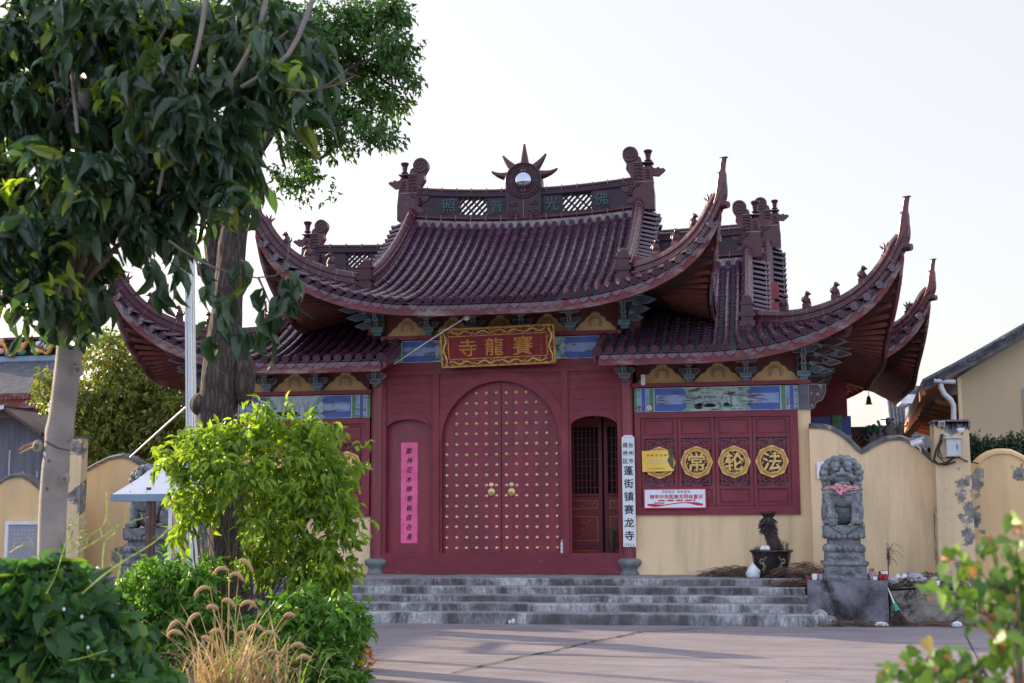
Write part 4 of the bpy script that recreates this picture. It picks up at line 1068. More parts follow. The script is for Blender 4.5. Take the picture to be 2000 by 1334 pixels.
def window_wall(sx, chars):
    """frame with four fretwork casements"""
    X = lambda a: sx*a
    def bx(b, a, c, y0, y1, z0, z1, m_): b.box(min(X(a), X(c)), max(X(a), X(c)), y0, y1, z0, z1, m_)
    b = MB()
    bx(b, 2.34, 5.07, -.06, .12, 1.615, 1.76, 'red_paint'); bx(b, 2.34, 5.07, -.06, .12, 3.25, 3.345, 'red_paint')
    bx(b, 2.34, 2.44, -.058, .12, 1.76, 3.25, 'red_upright'); bx(b, 4.94, 5.07, -.058, .12, 1.76, 3.25, 'red_upright')
    wf = b.build('window_frame', T)
    p0, p1 = 2.44, 4.94; pw = (p1-p0)/4
    for k in range(4):
        a, c = p0+k*pw+.006, p0+(k+1)*pw-.006; m_ = 'red_paint'; b = MB()
        bx(b, a, a+.05, -.03, .03, 1.765, 3.245, 'red_upright'); bx(b, c-.05, c, -.03, .03, 1.765, 3.245, 'red_upright')
        for z0, z1 in ((1.765, 1.80), (2.045, 2.09), (2.905, 2.95), (3.21, 3.245)): bx(b, a+.05, c-.05, -.028, .028, z0, z1, m_)
        for z0, z1 in ((1.80, 2.045), (2.95, 3.21)):
            bx(b, a+.05, c-.05, .0, .02, z0, z1, m_); bx(b, a+.085, c-.085, -.014, .0, z0+.035, z1-.035, m_)
        lo, hi = sorted((X(a+.05), X(c-.05)))
        fret(b, lo, hi, 2.56+.055, 2.905, -.012); fret(b, lo, hi, 2.09, 2.40-.02, -.012)
        for zz in (2.605, 2.385): bx(b, a+.05, c-.05, -.012, .018, zz-.009, zz+.009, m_)
        xm, zm = (lo+hi)/2, 2.495
        for ax in (-1, 1):
            for az in (-1, 1):
                b.obox((xm+ax*.235, .003, zm+az*.16), (ax*.045, 0, az*.05), (0, .012, 0), Vector((-az, 0, ax)).normalized()*.007, m_)
        for az in (-1, 1): b.box(lo, hi, -.012, .018, zm+az*.0-.008, zm+az*.0+.008, m_) if False else None
        cs = b.build('casement', wf)
        b = MB(); medallion(b, xm, zm, -.018, chars[k]); b.build('gilt_medallion', T)
    b = MB(); bx(b, 2.44, 4.94, .06, .065, 1.78, 3.23, 'curtain'); b.build('window_glass', wf)
    # ochre plaster round the window
    b = MB()
    bx(b, 2.30, 5.28, -.02, .13, PZ-.01, 1.615, 'plaster'); bx(b, 5.07, 5.28, -.02, .13, 1.615, 3.36, 'plaster')
    bx(b, 5.15, 5.28, .13, 5.2, PZ, 3.36, 'plaster')
    b.build('plaster_wall', T)
window_wall(1, ['转', '常', '轮', '法']); window_wall(-1, ['佛', '日', '增', '辉'])

# ---- painted beams
def painted_beam(x0, x1, z0, z1, y, seed, center='fl_pale', reed=True):
    b = MB(); rr = random.Random(seed); b.box(x0, x1, y, y+.16, z0, z1, 'fl_white'); L = x1-x0; yy = y-.003
    def stripe(a, c, m_, za=z0+.004, zb=z1-.004, k=0): b.box(x0+a, x0+c, yy-k*.002, yy+.002, za, zb, m_)
    e = [(.0, .05, 'fl_green'), (.06, .115, 'fl_sky'), (.125, .19, 'fl_blue'), (.2, .25, 'fl_sky'), (.26, .33, 'fl_green')]
    for a, c, m_ in e: stripe(a, c, m_); stripe(L-c, L-a, m_)
    h = z1-z0; q = min(.55, L*.17)
    for s_ in (0, 1):
        fx = (lambda a: x0+a) if s_ == 0 else (lambda a: x1-a)
        b.poly([(fx(a), yy-.001, z) for a, z in ((.35, z0+.01), (.35+q, z0+.01), (.35+q+.16, (z0+z1)/2), (.35+q, z1-.01), (.35, z1-.01))], (0, .003, 0), 'fl_blue')
        b.poly([(fx(a), yy-.004, z) for a, z in ((.37, z0+h*.30), (.37+q-.03, z0+h*.30), (.37+q+.06, (z0+z1)/2), (.37+q-.03, z1-h*.30), (.37, z1-h*.30))], (0, .003, 0), 'fl_sky')
        b.poly([(fx(a), yy-.002, z) for a, z in ((.35+q, z0+.01), (.35+q+.10, z0+.01), (.35+q+.26, (z0+z1)/2), (.35+q+.10, z1-.01), (.35+q, z1-.01), (.35+q+.16, (z0+z1)/2))], (0, .003, 0), 'fl_mint')
    a, c = .35+q+.12, L-.35-q-.12
    b.poly([(x0+a, yy-.0015, z0+.012), (x0+c, yy-.0015, z0+.012), (x0+c+.12, yy-.0015, (z0+z1)/2), (x0+c, yy-.0015, z1-.012), (x0+a, yy-.0015, z1-.012), (x0+a-.12, yy-.0015, (z0+z1)/2)], (0, .003, 0), center)
    o = b.build('painted_beam', T)
    b = MB()      # ink drawing of reeds or lotus
    n = 16
    for k in range(n):
        x = x0+a+(c-a)*(.22+.56*rr.random()); zb = z0+h*.16; ln = h*rr.uniform(.35, .75); bend = rr.uniform(-.25, .25)
        pts = [(x+bend*ln*t*t*1.5, yy-.004, zb+ln*t) for t in (0, .3, .6, .85, 1)]
        for p, q_ in zip(pts, pts[1:]): b.bar(p, q_, .002, .006, 'brush_dark', up=(0,1,0))
    for k in range(7):
        x = x0+a+(c-a)*(.15+.7*rr.random()); z = z0+h*rr.uniform(.14, .3); w_ = rr.uniform(.05, .13)
        b.poly([(x+w_*math.cos(t), yy-.0038, z+.028*math.sin(t)) for t in [6.283*i/10 for i in range(10)]], (0, .002, 0), 'brush_green' if k % 2 else 'brush_dark')
    b.build('ink_drawing', o)
painted_beam(-2.10, 2.10, 4.31, 4.70, -.05, 3, 'fl_palec')
painted_beam(2.34, 5.14, 3.355, 3.765, -.05, 5, 'fl_pale'); painted_beam(-5.14, -2.34, 3.355, 3.765, -.05, 8, 'fl_palec')
b = MB(); b.box(-2.14, 2.14, -.10, .14, 4.715, 4.785, 'red_paint')
for sx in (-1, 1): b.box(min(sx*2.31, sx*5.30), max(sx*2.31, sx*5.30), -.10, .14, 3.78, 3.845, 'red_paint')
b.build('plate_beam', T)

# ---- cushion boards: cusped ochre panels with three-petal lotus and rays
def cushion(b, x0, x1, z0, h, y):
    b.box(x0, x1, y+.012, y+.05, z0, z0+h+.45, 'rafter_red')
    cx, hw = (x0+x1)/2, (x1-x0)/2-.01
    pr = [(1, 0), (.98, .10), (.93, .18), (.84, .24), (.80, .30), (.70, .44), (.56, .50), (.50, .56), (.44, .70), (.32, .78), (.24, .82), (.20, .92), (.12, .98), (0, 1.0)]
    out = [(cx+a*hw, z0+c*h) for a, c in pr]+[(cx-a*hw, z0+c*h) for a, c in reversed(pr[:-1])]
    b.poly([(x, y+.004, z) for x, z in out], (0, .01, 0), 'cushion_border')
    b.poly([(cx+(x-cx)*.93, y-.003, z0+(z-z0)*.93) for x, z in out], (0, .008, 0), 'cushion_yellow')
    c = Vector((cx, y-.006, z0+h*.42))
    for k in range(25):
        a = R(-35+250*k/24); r0_, r1_ = .075, .075+.05+.022*(k % 2)
        d = Vector((math.cos(a), 0, math.sin(a))); b.obox(c+d*(r0_+r1_)/2, d*(r1_-r0_)/2, (0, .0015, 0), Vector((-d.z, 0, d.x))*.0035, 'lotus_brown')
    for dx, dz in ((0, .035), (-.035, -.015), (.035, -.015)): b.lathe([(.036, -.003), (.036, .003), (.02, .006)], (c.x+dx, c.y, c.z+dz), 'lotus_white', 12, True, (0, -1, 0))
# ---- bracket sets
def arm(b, pts, c, w_, mat, d=(0,-1,0)):
    """flat profile arm: pts (reach, z) extruded sideways by w_; a pale painted rim"""
    d = Vector(d).normalized(); l = d.cross(Vector((0,0,1))); c = Vector(c)
    P_ = [c+d*a+Vector((0,0,z))-l*w_/2 for a, z in pts]
    b.poly(P_, l*w_, mat)
    for p, q in zip(P_, P_[1:]+P_[:1]):
        for o in (-.003, w_+.003): b.bar(p+l*o, q+l*o, .012, .006, 'bracket_edge', up=d if abs((q-p).normalized().dot(d)) < .9 else (0,0,1))
def block(b, c, s_, h, mat):
    x, y, z = c
    v = [(x+a*s_*f, y+e*s_*f, z+q) for q, f in ((0, .62), (h*.4, .72), (h*.5, 1), (h, 1)) for a, e in ((-1,-1), (1,-1), (1,1), (-1,1))]
    b.add(v, [(4*i+j, 4*i+(j+1)%4, 4*i+4+(j+1)%4, 4*i+4+j) for i in range(3) for j in range(4)]+[(0,1,2,3), (12,13,14,15)], mat)
    for q, f in ((h*.5, 1.0), (h, 1.0)):
        b.box(x-s_*f-.004, x+s_*f+.004, y-s_*f-.006, y-s_*f+.004, z+q-.005, z+q+.005, 'bracket_edge')
    for a in (-1, 1): b.box(x+a*s_-.005, x+a*s_+.005, y-s_-.006, y-s_+.002, z+h*.5, z+h, 'bracket_edge')
def bracket(x, z, y=-.08, h=.42, teal=True):
    b = MB(); A = 'bracket_teal' if teal else 'bracket_slate'; Bq = 'bracket_slate'
    block(b, (x, y, z), .085, .13, A)
    arm(b, [(-.05, .0), (.10, .0), (.20, .05), (.20, .10), (-.05, .10)], (x, y, z+.13), .05, Bq)
    arm(b, [(-.17, .10), (-.17, .06), (-.11, .0), (.11, .0), (.17, .06), (.17, .10)], (x, y-.02, z+.13), .05, Bq, (1, 0, 0))
    block(b, (x, y-.17, z+.23), .05, .07, Bq)
    arm(b, [(-.05, .0), (.22, .0), (.34, .05), (.34, .10), (-.05, .10)], (x, y, z+.30), .05, Bq)
    arm(b, [(-.21, .10), (-.21, .06), (-.15, .0), (.15, .0), (.21, .06), (.21, .10)], (x, y-.2, z+.30), .045, A, (1, 0, 0))
    for sx in (-1, 1): block(b, (x+sx*.16, y-.2, z+.40), .045, .06, Bq)
    block(b, (x, y-.32, z+.40), .05, .07, Bq)
    b.build('bracket_set', T)
def corner_bracket(x, z, sx, tall=True):
    """bird-beak arms fanning out at 45 degrees beneath the corner"""
    b = MB(); d = Vector((sx, -1, 0)).normalized()
    block(b, (x, -.05, z), .10, .14, 'bracket_teal')
    n = 3 if tall else 4
    for k in range(n):
        L = .34+.17*k; zz = z+.14+k*.135
        pr = [(-.1, 0), (L*.62, 0), (L*.86, -.045), (L+.12, .005), (L*.90, .085), (L*.7, .105), (-.1, .105)]
        arm(b, pr, (x, -.03, zz), .055, 'bracket_teal' if tall else ('bracket_teal' if k == 0 else 'bracket_plum'), d)
        arm(b, [(-.1, 0), (L*.40, 0), (L*.55, .05), (L*.55, .10), (-.1, .10)], (x, -.03, zz), .05, 'bracket_slate', (0, -1, 0))
        arm(b, pr if not tall else [(-.1, 0), (L*.40, 0), (L*.55, .05), (L*.55, .10), (-.1, .10)], (x, -.03, zz), .05, 'bracket_plum' if not tall else 'bracket_teal', (sx, 0, 0))
        c = Vector((x, -.03, zz))+d*L*.62; block(b, (c.x, c.y, zz+.07), .05, .075, 'bracket_slate')
        block(b, (x, -.03-L*.48, zz+.08), .045, .07, 'bracket_slate')
    arm(b, [(-.24, .12), (-.24, .07), (-.16, .0), (.16, .0), (.24, .07), (.24, .12)], (x, -.28, z+.44), .05, 'bracket_slate', (1, 0, 0))
    for a in (-.2, .2): block(b, (x+a, -.28, z+.53), .05, .07, 'bracket_slate')
    b.build('corner_bracket', T)
    b = MB(); zz = z+.66     # red corner beam and carved end under the eave
    c = Vector((x, 0, zz)); b.bar(c, c+d*.95+Vector((0,0,.10)), .12, .14, 'rafter_red')
    b.tube([c+d*.7+Vector((0,0,-.03)), c+d*.98+Vector((0,0,.04)), c+d*1.05+Vector((0,0,.16))], [.06, .08, .05], 'fascia', 8)
    b.build('corner_beam', T)
b = MB()
for k in range(5): cushion(b, -2.1+k*.84+.02, -2.1+(k+1)*.84-.02, 4.785, .36, .02)
for sx in (-1, 1):
    for k in range(3):
        a = 2.34+k*.95; cushion(b, min(sx*(a+.03), sx*(a+.93)), max(sx*(a+.03), sx*(a+.93)), 3.845, .36, .02)
b.build('cushion_boards', T)
for k in range(1, 5): bracket(-2.1+k*.84, 4.785)
for sx in (-1, 1):
    for k in (1, 2): bracket(sx*(2.34+k*.95-.0), 3.845)
    bracket(sx*2.2, 3.86+.02, y=-.14, teal=False)
    corner_bracket(sx*2.2, 4.80, sx); corner_bracket(sx*5.19, 3.845, sx, tall=False)
    # carved beam end and column strip at the outer corner
    b = MB(); x = sx*5.18
    b.box(x-.075, x+.075, -.09, .08, 3.36, 3.775, 'bracket_slate')
    arm(b, [(.08, 0), (.16, .0), (.20, .10), (.30, .14), (.36, .27), (.36, .40), (.08, .40)], (x, -.03, 3.365), .09, 'bracket_plum', (sx, 0, 0))
    for zz in (.30, .9, 1.6):
        pass
    b.build('beam_end', T)
    # side elevation behind the corner: posts, blue and green beam, small bracket sets
    b = MB(); xs_ = sx*5.24
    b.box(xs_-.06, xs_+.06, 1.2, 1.34, 2.6, 3.4, 'red_upright'); b.box(xs_-.05, xs_+.07, .3, 5.0, 3.36, 3.74, 'fl_blue'); b.box(xs_-.06, xs_+.075, 2.0, 2.2, 3.36, 3.745, 'fl_green')
    b.box(xs_-.02, xs_+.08, 5.0, 5.25, PZ, 3.7, 'plaster'); b.box(xs_-.1, xs_+.03, .2, 5.0, 3.75, 4.5, 'rafter_red')
    b.build('side_beam', T)
    for k in range(4):
        b = MB(); yb = 1.0+k*1.1; block(b, (xs_, yb, 3.76), .08, .12, 'bracket_teal')
        arm(b, [(0, 0), (.2, 0), (.32, .06), (.32, .12), (0, .12)], (xs_, yb, 3.88), .05, 'bracket_plum', (sx, 0, 0)); arm(b, [(0, 0), (.36, 0), (.5, .06), (.5, .12), (0, .12)], (xs_, yb, 4.02), .05, 'bracket_slate', (sx, 0, 0))
        b.build('bracket_set', T)
# walls behind: closes the body of the gate above and below the wing roofs
b = MB()
b.box(-2.2, 2.2, .14, .30, 4.30, 5.5, 'rafter_red')
for sx in (-1, 1):
    b.box(min(sx*2.25, sx*2.45), max(sx*2.25, sx*2.45), .14, 5.1, 3.9, 6.1, 'rafter_red')
    b.box(min(sx*2.3, sx*5.2), max(sx*2.3, sx*5.2), .14, .26, 3.36, 4.5, 'rafter_red')
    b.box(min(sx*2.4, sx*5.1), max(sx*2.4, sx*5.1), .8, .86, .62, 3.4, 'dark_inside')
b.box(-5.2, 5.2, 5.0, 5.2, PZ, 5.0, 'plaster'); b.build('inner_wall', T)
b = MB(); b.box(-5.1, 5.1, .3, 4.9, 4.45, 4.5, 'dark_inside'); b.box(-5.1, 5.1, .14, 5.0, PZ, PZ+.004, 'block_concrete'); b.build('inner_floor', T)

# ---- carved lattice doors seen through the open side arch
def inner_doors():
    b = MB(); y = .80
    for k in range(4):
        x0 = .35+k*.68; x1 = x0+.64
        b.box(x0, x0+.06, y, y+.05, PZ+.1, 3.55, 'red_upright'); b.box(x1-.06, x1, y, y+.05, PZ+.1, 3.55, 'red_upright')
        for z in (PZ+.1, 1.05, 1.10, 1.62, 1.68, 1.9, 1.96, 3.18, 3.24, 3.5): b.box(x0, x1, y+.004, y+.046, z, z+.04, 'red_paint')
        b.box(x0+.06, x1-.06, y+.02, y+.03, PZ+.1, 1.95, 'plaque_red'); b.box(x0+.06, x1-.06, y+.02, y+.03, 3.2, 3.5, 'plaque_red')
        for z0, z1 in ((.80, 1.00), (1.18, 1.60), (1.74, 1.88), (3.30, 3.44)):
            for a in (z0, z1): b.box(x0+.09, x1-.09, y+.012, y+.02, a-.004, a+.004, 'gold_carved')
            for a in (x0+.09, x1-.09): b.box(a-.004, a+.004, y+.012, y+.02, z0, z1, 'gold_carved')
            n = 26 if z1-z0 > .3 else 9
            for q in range(n):
                cx, cz = x0+.32+random.gauss(0, .075), (z0+z1)/2+random.uniform(-.38, .38)*(z1-z0)
                b.tube([(cx, y+.014, cz), (cx+random.uniform(-.05, .05), y+.012, cz+random.uniform(-.02, .03)), (cx+random.uniform(-.08, .08), y+.014, cz+random.uniform(-.03, .05))], .005, 'gold_carved', 4)
        for q in range(1, 7): b.box(x0+.06+q*.0745-.006, x0+.06+q*.0745+.006, y+.008, y+.03, 2.0, 3.18, 'red_upright')
        for q in range(1, 10):
            a = 1.98+q*.125; sx0 = x0+.06+(.0745 if q % 2 else 0); b.box(sx0, sx0+.37+(.07 if q % 3 else -.1), y+.010, y+.028, a-.005, a+.005, 'red_paint')
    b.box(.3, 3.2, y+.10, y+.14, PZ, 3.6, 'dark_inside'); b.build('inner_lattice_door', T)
    b = MB(); b.box(1.0, 1.1, .15, .75, PZ, 3.5, 'red_paint'); b.box(2.3, 2.4, .15, .75, PZ, 3.5, 'red_paint'); b.box(1.0, 2.4, .12, .85, 3.6, 3.65, 'red_paint'); b.build('passage_wall', T)
inner_doors()
t = thing('wooden_bench', 'dark wooden trestle bench just inside the open side arch', 'bench', (2.0, .5, PZ))
def kp(b, n, t_): return keep(b.build(n), t_)
b = MB(); b.box(1.76, 2.3, .38, .62, 1.34, 1.38, 'black'); kp(b, 'seat', t)
for x, y in ((1.84, .42), (1.84, .58), (2.22, .42), (2.22, .58)):
    b = MB(); b.bar((x, y, PZ), (x+(.05 if x < 2 else -.05), y, 1.34), .045, .045, 'black'); kp(b, 'leg', t)
b = MB(); b.bar((1.85, .5, .85), (2.21, .5, .85), .03, .04, 'black'); kp(b, 'stretcher', t)

# ---------------------------------------------------------------- things fixed to the front
def plaque():
    t = thing('name_plaque', 'tilted red name board with gilt dragon frame hanging above the arched doors', 'sign', (0, -.3, 4.1))
    q = [P(857, 645, -.42), P(1077, 634, -.42), P(1083, 711, -.30), P(865, 717, -.30)]   # outer corners
    ux = (q[1]-q[0]).normalized(); uz = ((q[0]-q[3])-ux*(q[0]-q[3]).dot(ux)).normalized(); n = ux.cross(uz)
    Wd = (q[1]-q[0]).length; Ht = (q[0]-q[3]).length; o = q[3]+ux*.0
    def L(a, c, d=0): return o+ux*a+uz*c+n*d
    b = MB(); b.poly([L(0, 0, -.05), L(Wd, 0, -.05), L(Wd, Ht, -.05), L(0, Ht, -.05)], n*.05, 'rafter_red')
    b.poly([L(.12, .12, .001), L(Wd-.12, .12, .001), L(Wd-.12, Ht-.12, .001), L(.12, Ht-.12, .001)], n*.006, 'plaque_red'); kp(b, 'board', t)
    b = MB(); F_ = .125
    for (a0, c0, a1, c1) in ((0, 0, Wd, 0), (0, Ht, Wd, Ht), (0, 0, 0, Ht), (Wd, 0, Wd, Ht)):
        b.bar(L(a0, c0, .02), L(a1, c1, .02), .035, .022, 'gold_carved', up=n)
    for (a0, c0, a1, c1) in ((F_, F_, Wd-F_, F_), (F_, Ht-F_, Wd-F_, Ht-F_), (F_, F_, F_, Ht-F_), (Wd-F_, F_, Wd-F_, Ht-F_)):
        b.bar(L(a0, c0, .02), L(a1, c1, .02), .02, .016, 'gold_carved', up=n)
    def band(a0, a1, c0, c1, horiz):
        b.poly([L(a0, c0, .002), L(a1, c0, .002), L(a1, c1, .002), L(a0, c1, .002)], n*.006, 'red_threshold')
        ln = (a1-a0) if horiz else (c1-c0); m_ = max(1, int(round(ln/.42)))
        for k in range(m_):
            s0 = ln*k/m_; s1 = ln*(k+1)/m_; pts = []
            for i in range(25):
                u_ = i/24; s_ = s0+(s1-s0)*u_; w_ = (F_*.5)+.030*math.sin(u_*math.pi*3.5+k*math.pi)*(1-.3*u_)
                pts.append(L(a0+s_, c0+w_, .026) if horiz else L(a0+w_, c0+s_, .026))
            b.tube(pts, [.010+.012*math.sin(math.pi*i/24) for i in range(25)], 'gold', 6)
        for i in range(int(ln/.012)):
            s_ = random.uniform(0, ln); w_ = random.uniform(.02, F_-.02)
            c = L(a0+s_, c0+w_, .016) if horiz else L(a0+w_, c0+s_, .016)
            b.ball(c, (random.uniform(.006, .017), .010, random.uniform(.006, .014)), 'gold' if i % 3 else 'gold_carved', 6, 4)
    band(F_, Wd-F_, 0, F_, True); band(F_, Wd-F_, Ht-F_, Ht, True); band(0, F_, .01, Ht-.01, False); band(Wd-F_, Wd, .01, Ht-.01, False)
    kp(b, 'carved_frame', t)
    for ch, a, s_ in (('寺', .235, .27), ('龍', .47, .28), ('賽', .725, .30)):
        b = MB(); b.glyph(ch, L(Wd*a, Ht*.49, .014), s_*1.08, 'gilt_char', ux, uz, .012, .012, sx=1.05, shear=.06); kp(b, 'gilt_character', t)
    b = MB()
    for k, ch in enumerate('佛历二五四九年'): b.glyph(ch, L(Wd*.885, Ht*.76-k*.062, .012), .030, 'gold_carved', ux, uz, .004); 
    kp(b, 'small_inscription', t)
plaque()
def couplet():
    t = thing('paper_couplet', 'long pink paper strip with brushed black characters on the left arch panel', 'paper banner', (-1.64, -.02, 1.1))
    b = MB(); n = 30; z0, z1 = 1.15, 2.91; x0, x1 = -1.80, -1.50; v = []
    for k in range(n+1):
        z = z0+(z1-z0)*k/n
        for j, x in enumerate((x0, (x0*2+x1)/3, (x0+x1*2)/3, x1)):
            v.append((x+(random.uniform(-.004, .004) if j in (0, 3) else 0), .074+.004*math.sin(k*.7+j), z))
    b.add(v, [(4*k+j, 4*k+j+1, 4*k+5+j, 4*k+4+j) for k in range(n) for j in range(3)], 'pink_paper')
    b.add([(x, y+.008, z) for x, y, z in v], [(4*k+j, 4*k+j+1, 4*k+5+j, 4*k+4+j) for k in range(n) for j in range(3)], 'pink_paper'); kp(b, 'paper', t)
    for k, ch in enumerate('群林花木映春秋自在身'):
        b = MB(); b.glyph(ch, (-1.645+random.uniform(-.01, .01), .066, 2.76-k*.166), .108, 'ink', depth=.003, bold=.004, shear=.22, sx=.9); kp(b, 'brushed_character', t)
couplet()
def name_board():
    t = thing('name_board', 'tall white wooden board with black characters hung on the right column', 'sign', (2.2, -.14, .9))
    q0, q1, q2, q3 = P(1214, 850, -.15), P(1239, 850, -.15), P(1242, 1068, -.13), P(1216, 1068, -.13)
    zt, zb = q0.z, q2.z; c = (q0.x+q1.x)/2; hw = .107; lean = (q3.x-q0.x)
    x0, x1 = c-hw, c+hw
    b = MB(); ch_ = .045
    b.poly([(x0, -.16, zb), (x1, -.16, zb), (x1, -.16, zt-ch_), (x1-ch_, -.16, zt), (x0+ch_, -.16, zt), (x0, -.16, zt-ch_)], (0, .022, 0), 'white_paint'); kp(b, 'board', t)
    def g(ch, x, z, s_): 
        b = MB(); b.glyph(ch, (x, -.163, z), s_, 'ink', depth=.003, bold=.016 if s_ > .1 else .010); kp(b, 'character', t)
    for k, ch in enumerate('台州市'): g(ch, c+.048, zt-.17-k*.135, .082)
    for k, ch in enumerate('路桥区'): g(ch, c-.048, zt-.17-k*.135, .082)
    for k, ch in enumerate('蓬街镇赛龙寺'): g(ch, c, zt-.60-k*.218, .155)
    b = MB()
    for x in (c-.04, c+.04): b.ball((x, -.163, zt-.035), .007, 'rusty_steel', 6, 4)
    for q in range(6): b.box(x0+.02+q*.03, x0+.03+q*.03, -.1625, -.16, zb+random.uniform(0, .02), zb+random.uniform(.03, .06), 'brush_dark')
    kp(b, 'nail', t)
name_board()
def yellow_plate():
    t = thing('brass_plate', 'small yellow metal plate with stained corner covering the window medallion', 'plate', (2.6, -.08, 2.3))
    a, c = P(1254, 881, -.09), P(1316, 921, -.09); x0, x1, z1, z0 = a.x, c.x, a.z, c.z
    b = MB(); b.poly([(x0, -.09, z0), (x1, -.09, z0+.008), (x1-.005, -.09, z1+.012), (x0-.004, -.09, z1)], (0, .006, 0), 'yellow_metal'); kp(b, 'plate', t)
    b = MB(); pts = [(x1-.006, z1+.01), (x1-.10, z1+.008), (x1-.08, z1-.05), (x1-.06, z1-.08), (x1-.095, z1-.13), (x1-.10, z1-.18), (x1-.06, z1-.26), (x1-.02, z1-.31), (x1-.004, z1-.29)]
    b.poly([(x, -.092, z) for x, z in pts], (0, .003, 0), 'stain_green'); kp(b, 'stain', t)
    b = MB()
    for k, ch in enumerate('宗教活动场所'): b.glyph(ch, (x0+.10+k*.072, -.094, z1-.075), .038, 'dry_brown', depth=.002)
    for k, ch in enumerate('赛龙寺'): b.glyph(ch, (x0+.165+k*.11, -.094, z1-.185), .062, 'galvanised', depth=.002, bold=.01)
    for k, ch in enumerate('浙江省宗教事务局监制'): b.glyph(ch, (x0+.10+k*.028, -.094, z1-.30), .018, 'dry_brown', depth=.002)
    kp(b, 'lettering', t)
yellow_plate()
def banner():
    t = thing('slogan_banner', 'white slogan board with red border and red lettering below the window lattice', 'sign', (3.0, -.1, 1.6))
    a, c = P(1257, 956, -.10), P(1380, 993, -.10); x0, x1, z1, z0 = a.x, c.x, a.z+.01, c.z
    b = MB(); b.box(x0, x1, -.10, -.085, z0, z1, 'banner_red'); kp(b, 'red_border', t)
    b = MB(); b.box(x0+.018, x1-.018, -.103, -.099, z0+.018, z1-.018, 'banner_white'); kp(b, 'white_panel', t)
    L = x1-x0; b = MB()
    for k, ch in enumerate('铸牢中华民族共同体意识'): b.glyph(ch, (x0+.14+k*(L-.235)/10.0, -.106, z1-.135), .070, 'banner_red', depth=.003, bold=.022)
    for k, ch in enumerate('不忘初心牢记使命'):
        x = x0+.33+k*.057+(.03 if k > 3 else 0)
        b.tube([(x+.022*math.cos(i*.6283), -.105, z1-.052+.022*math.sin(i*.6283)) for i in range(11)], .0018, 'banner_red', 4, False); b.glyph(ch, (x, -.106, z1-.052), .024, 'ink', depth=.002)
    kp(b, 'lettering', t)
    b = MB()
    for k in range(4):
        x = x0+.30+k*.15
        b.poly([(x-.05, -.105, z1-.212), (x+.05, -.105, z1-.212), (x+.062, -.105, z1-.198), (x+.05, -.105, z1-.184), (x-.05, -.105, z1-.184), (x-.062, -.105, z1-.198)], (0, .002, 0), 'banner_red')
        for q in range(4): b.glyph('团结友爱和睦共处同心同德携手并进'[k*4+q], (x-.033+q*.022, -.107, z1-.198), .015, 'gold', depth=.002)
    top, bot = [], []
    for i in range(41):
        u_ = i/40; x = x0+.06+(L-.12)*u_; z = z0+.07+.022*math.sin(u_*6.6+3.4)+.01; w_ = .010+.022*(1-min(1, abs(u_-.12)/.2))+.022*(1-min(1, abs(u_-.9)/.2))
        w_ = max(.006, w_); top.append((x, -.105, z+w_*.6)); bot.append((x, -.105, z-w_))
    v = [p for ab in zip(top, bot) for p in ab]; b.add(v, [(2*i, 2*i+1, 2*i+3, 2*i+2) for i in range(40)], 'banner_red')
    for k in range(9): b.box(x0+.17+k*.02, x0+.185+k*.02, -.105, -.103, z0+.08, z0+.095+.02*abs(math.sin(k*1.3)), 'banner_red')
    xx = x1-.20; b.box(xx-.006, xx+.006, -.106, -.103, z0+.08, z0+.17, 'banner_red'); b.box(xx-.03, xx+.03, -.106, -.103, z0+.135, z0+.145, 'banner_red')
    kp(b, 'ribbon_drawing', t)
banner()
def small_notice():
    t = thing('notice_sheet', 'white notice sheet with red ring stuck on the ochre wall behind the stone lion', 'notice', (5.6, -.33, 2.1))
    a, c = P(1595, 902, -.34), P(1634, 934, -.34)
    b = MB(); b.box(a.x, c.x, -.345, -.335, c.z, a.z, 'banner_white'); kp(b, 'sheet', t)
    b = MB(); cx = a.x+.165; cz = (a.z+c.z)/2+.03
    b.tube([(cx+.075*math.cos(i*.314), -.348, cz+.075*math.sin(i*.314)) for i in range(21)], .008, 'banner_red', 6, False); b.bar((cx-.05, -.349, cz+.05), (cx+.05, -.349, cz-.05), .012, .006, 'banner_red', up=(0,1,0))
    for k, ch in enumerate('禁止燃放'): b.glyph(ch, (a.x+.05+k*.055, -.348, c.z+.035), .04, 'ink', depth=.002)
    kp(b, 'printed_mark', t)
small_notice()
def lamp_rod():
    t = thing('lamp_arm', 'thin white rod with a round bulb lamp reaching out beneath the upper eave', 'lamp', (-.7, -.4, 4.9))
    a, m_, c = P(770, 711, -.3), P(885, 634, -.9), P(906, 622, -1.0)
    b = MB(); b.tube([a, a.lerp(c, .5)+Vector((0,0,.01)), c], .012, 'white_paint', 6); kp(b, 'rod', t)
    b = MB(); b.lathe([(.045, 0), (.06, .02), (.05, .05), (.02, .07)], P(912, 621, -1.02), 'white_plastic', 14, True, (0, -1, .3)); kp(b, 'lamp', t)
    b = MB(); b.tube([a, P(800, 690, -.2), P(822, 650, -.12)], .004, 'cable', 4); kp(b, 'wire', t)
lamp_rod()
def bottle(x, y, z, lab):
    t = thing('plastic_bottle', lab, 'bottle', (x, y, z))
    b = MB(); b.lathe([(.027, 0), (.03, .01), (.029, .06), (.031, .10), (.028, .14), (.03, .16), (.012, .19), (.011, .205)], (0, 0, 0), 'bag_white', 12); o = b.build('bottle_body'); o.parent = t
    b = MB(); b.lathe([(.013, .203), (.013, .222)], (0, 0, 0), 'white_plastic', 10); o = b.build('cap'); o.parent = t
p = P(1098, 1081, -.03); bottle(p.x, -.03, ZT+.012, 'clear plastic bottle left standing on the red threshold')
b = MB(); p = P(1256, 742, -.12); b.box(p.x-.035, p.x+.035, -.13, -.09, p.z-.09, p.z+.09, 'white_plastic')
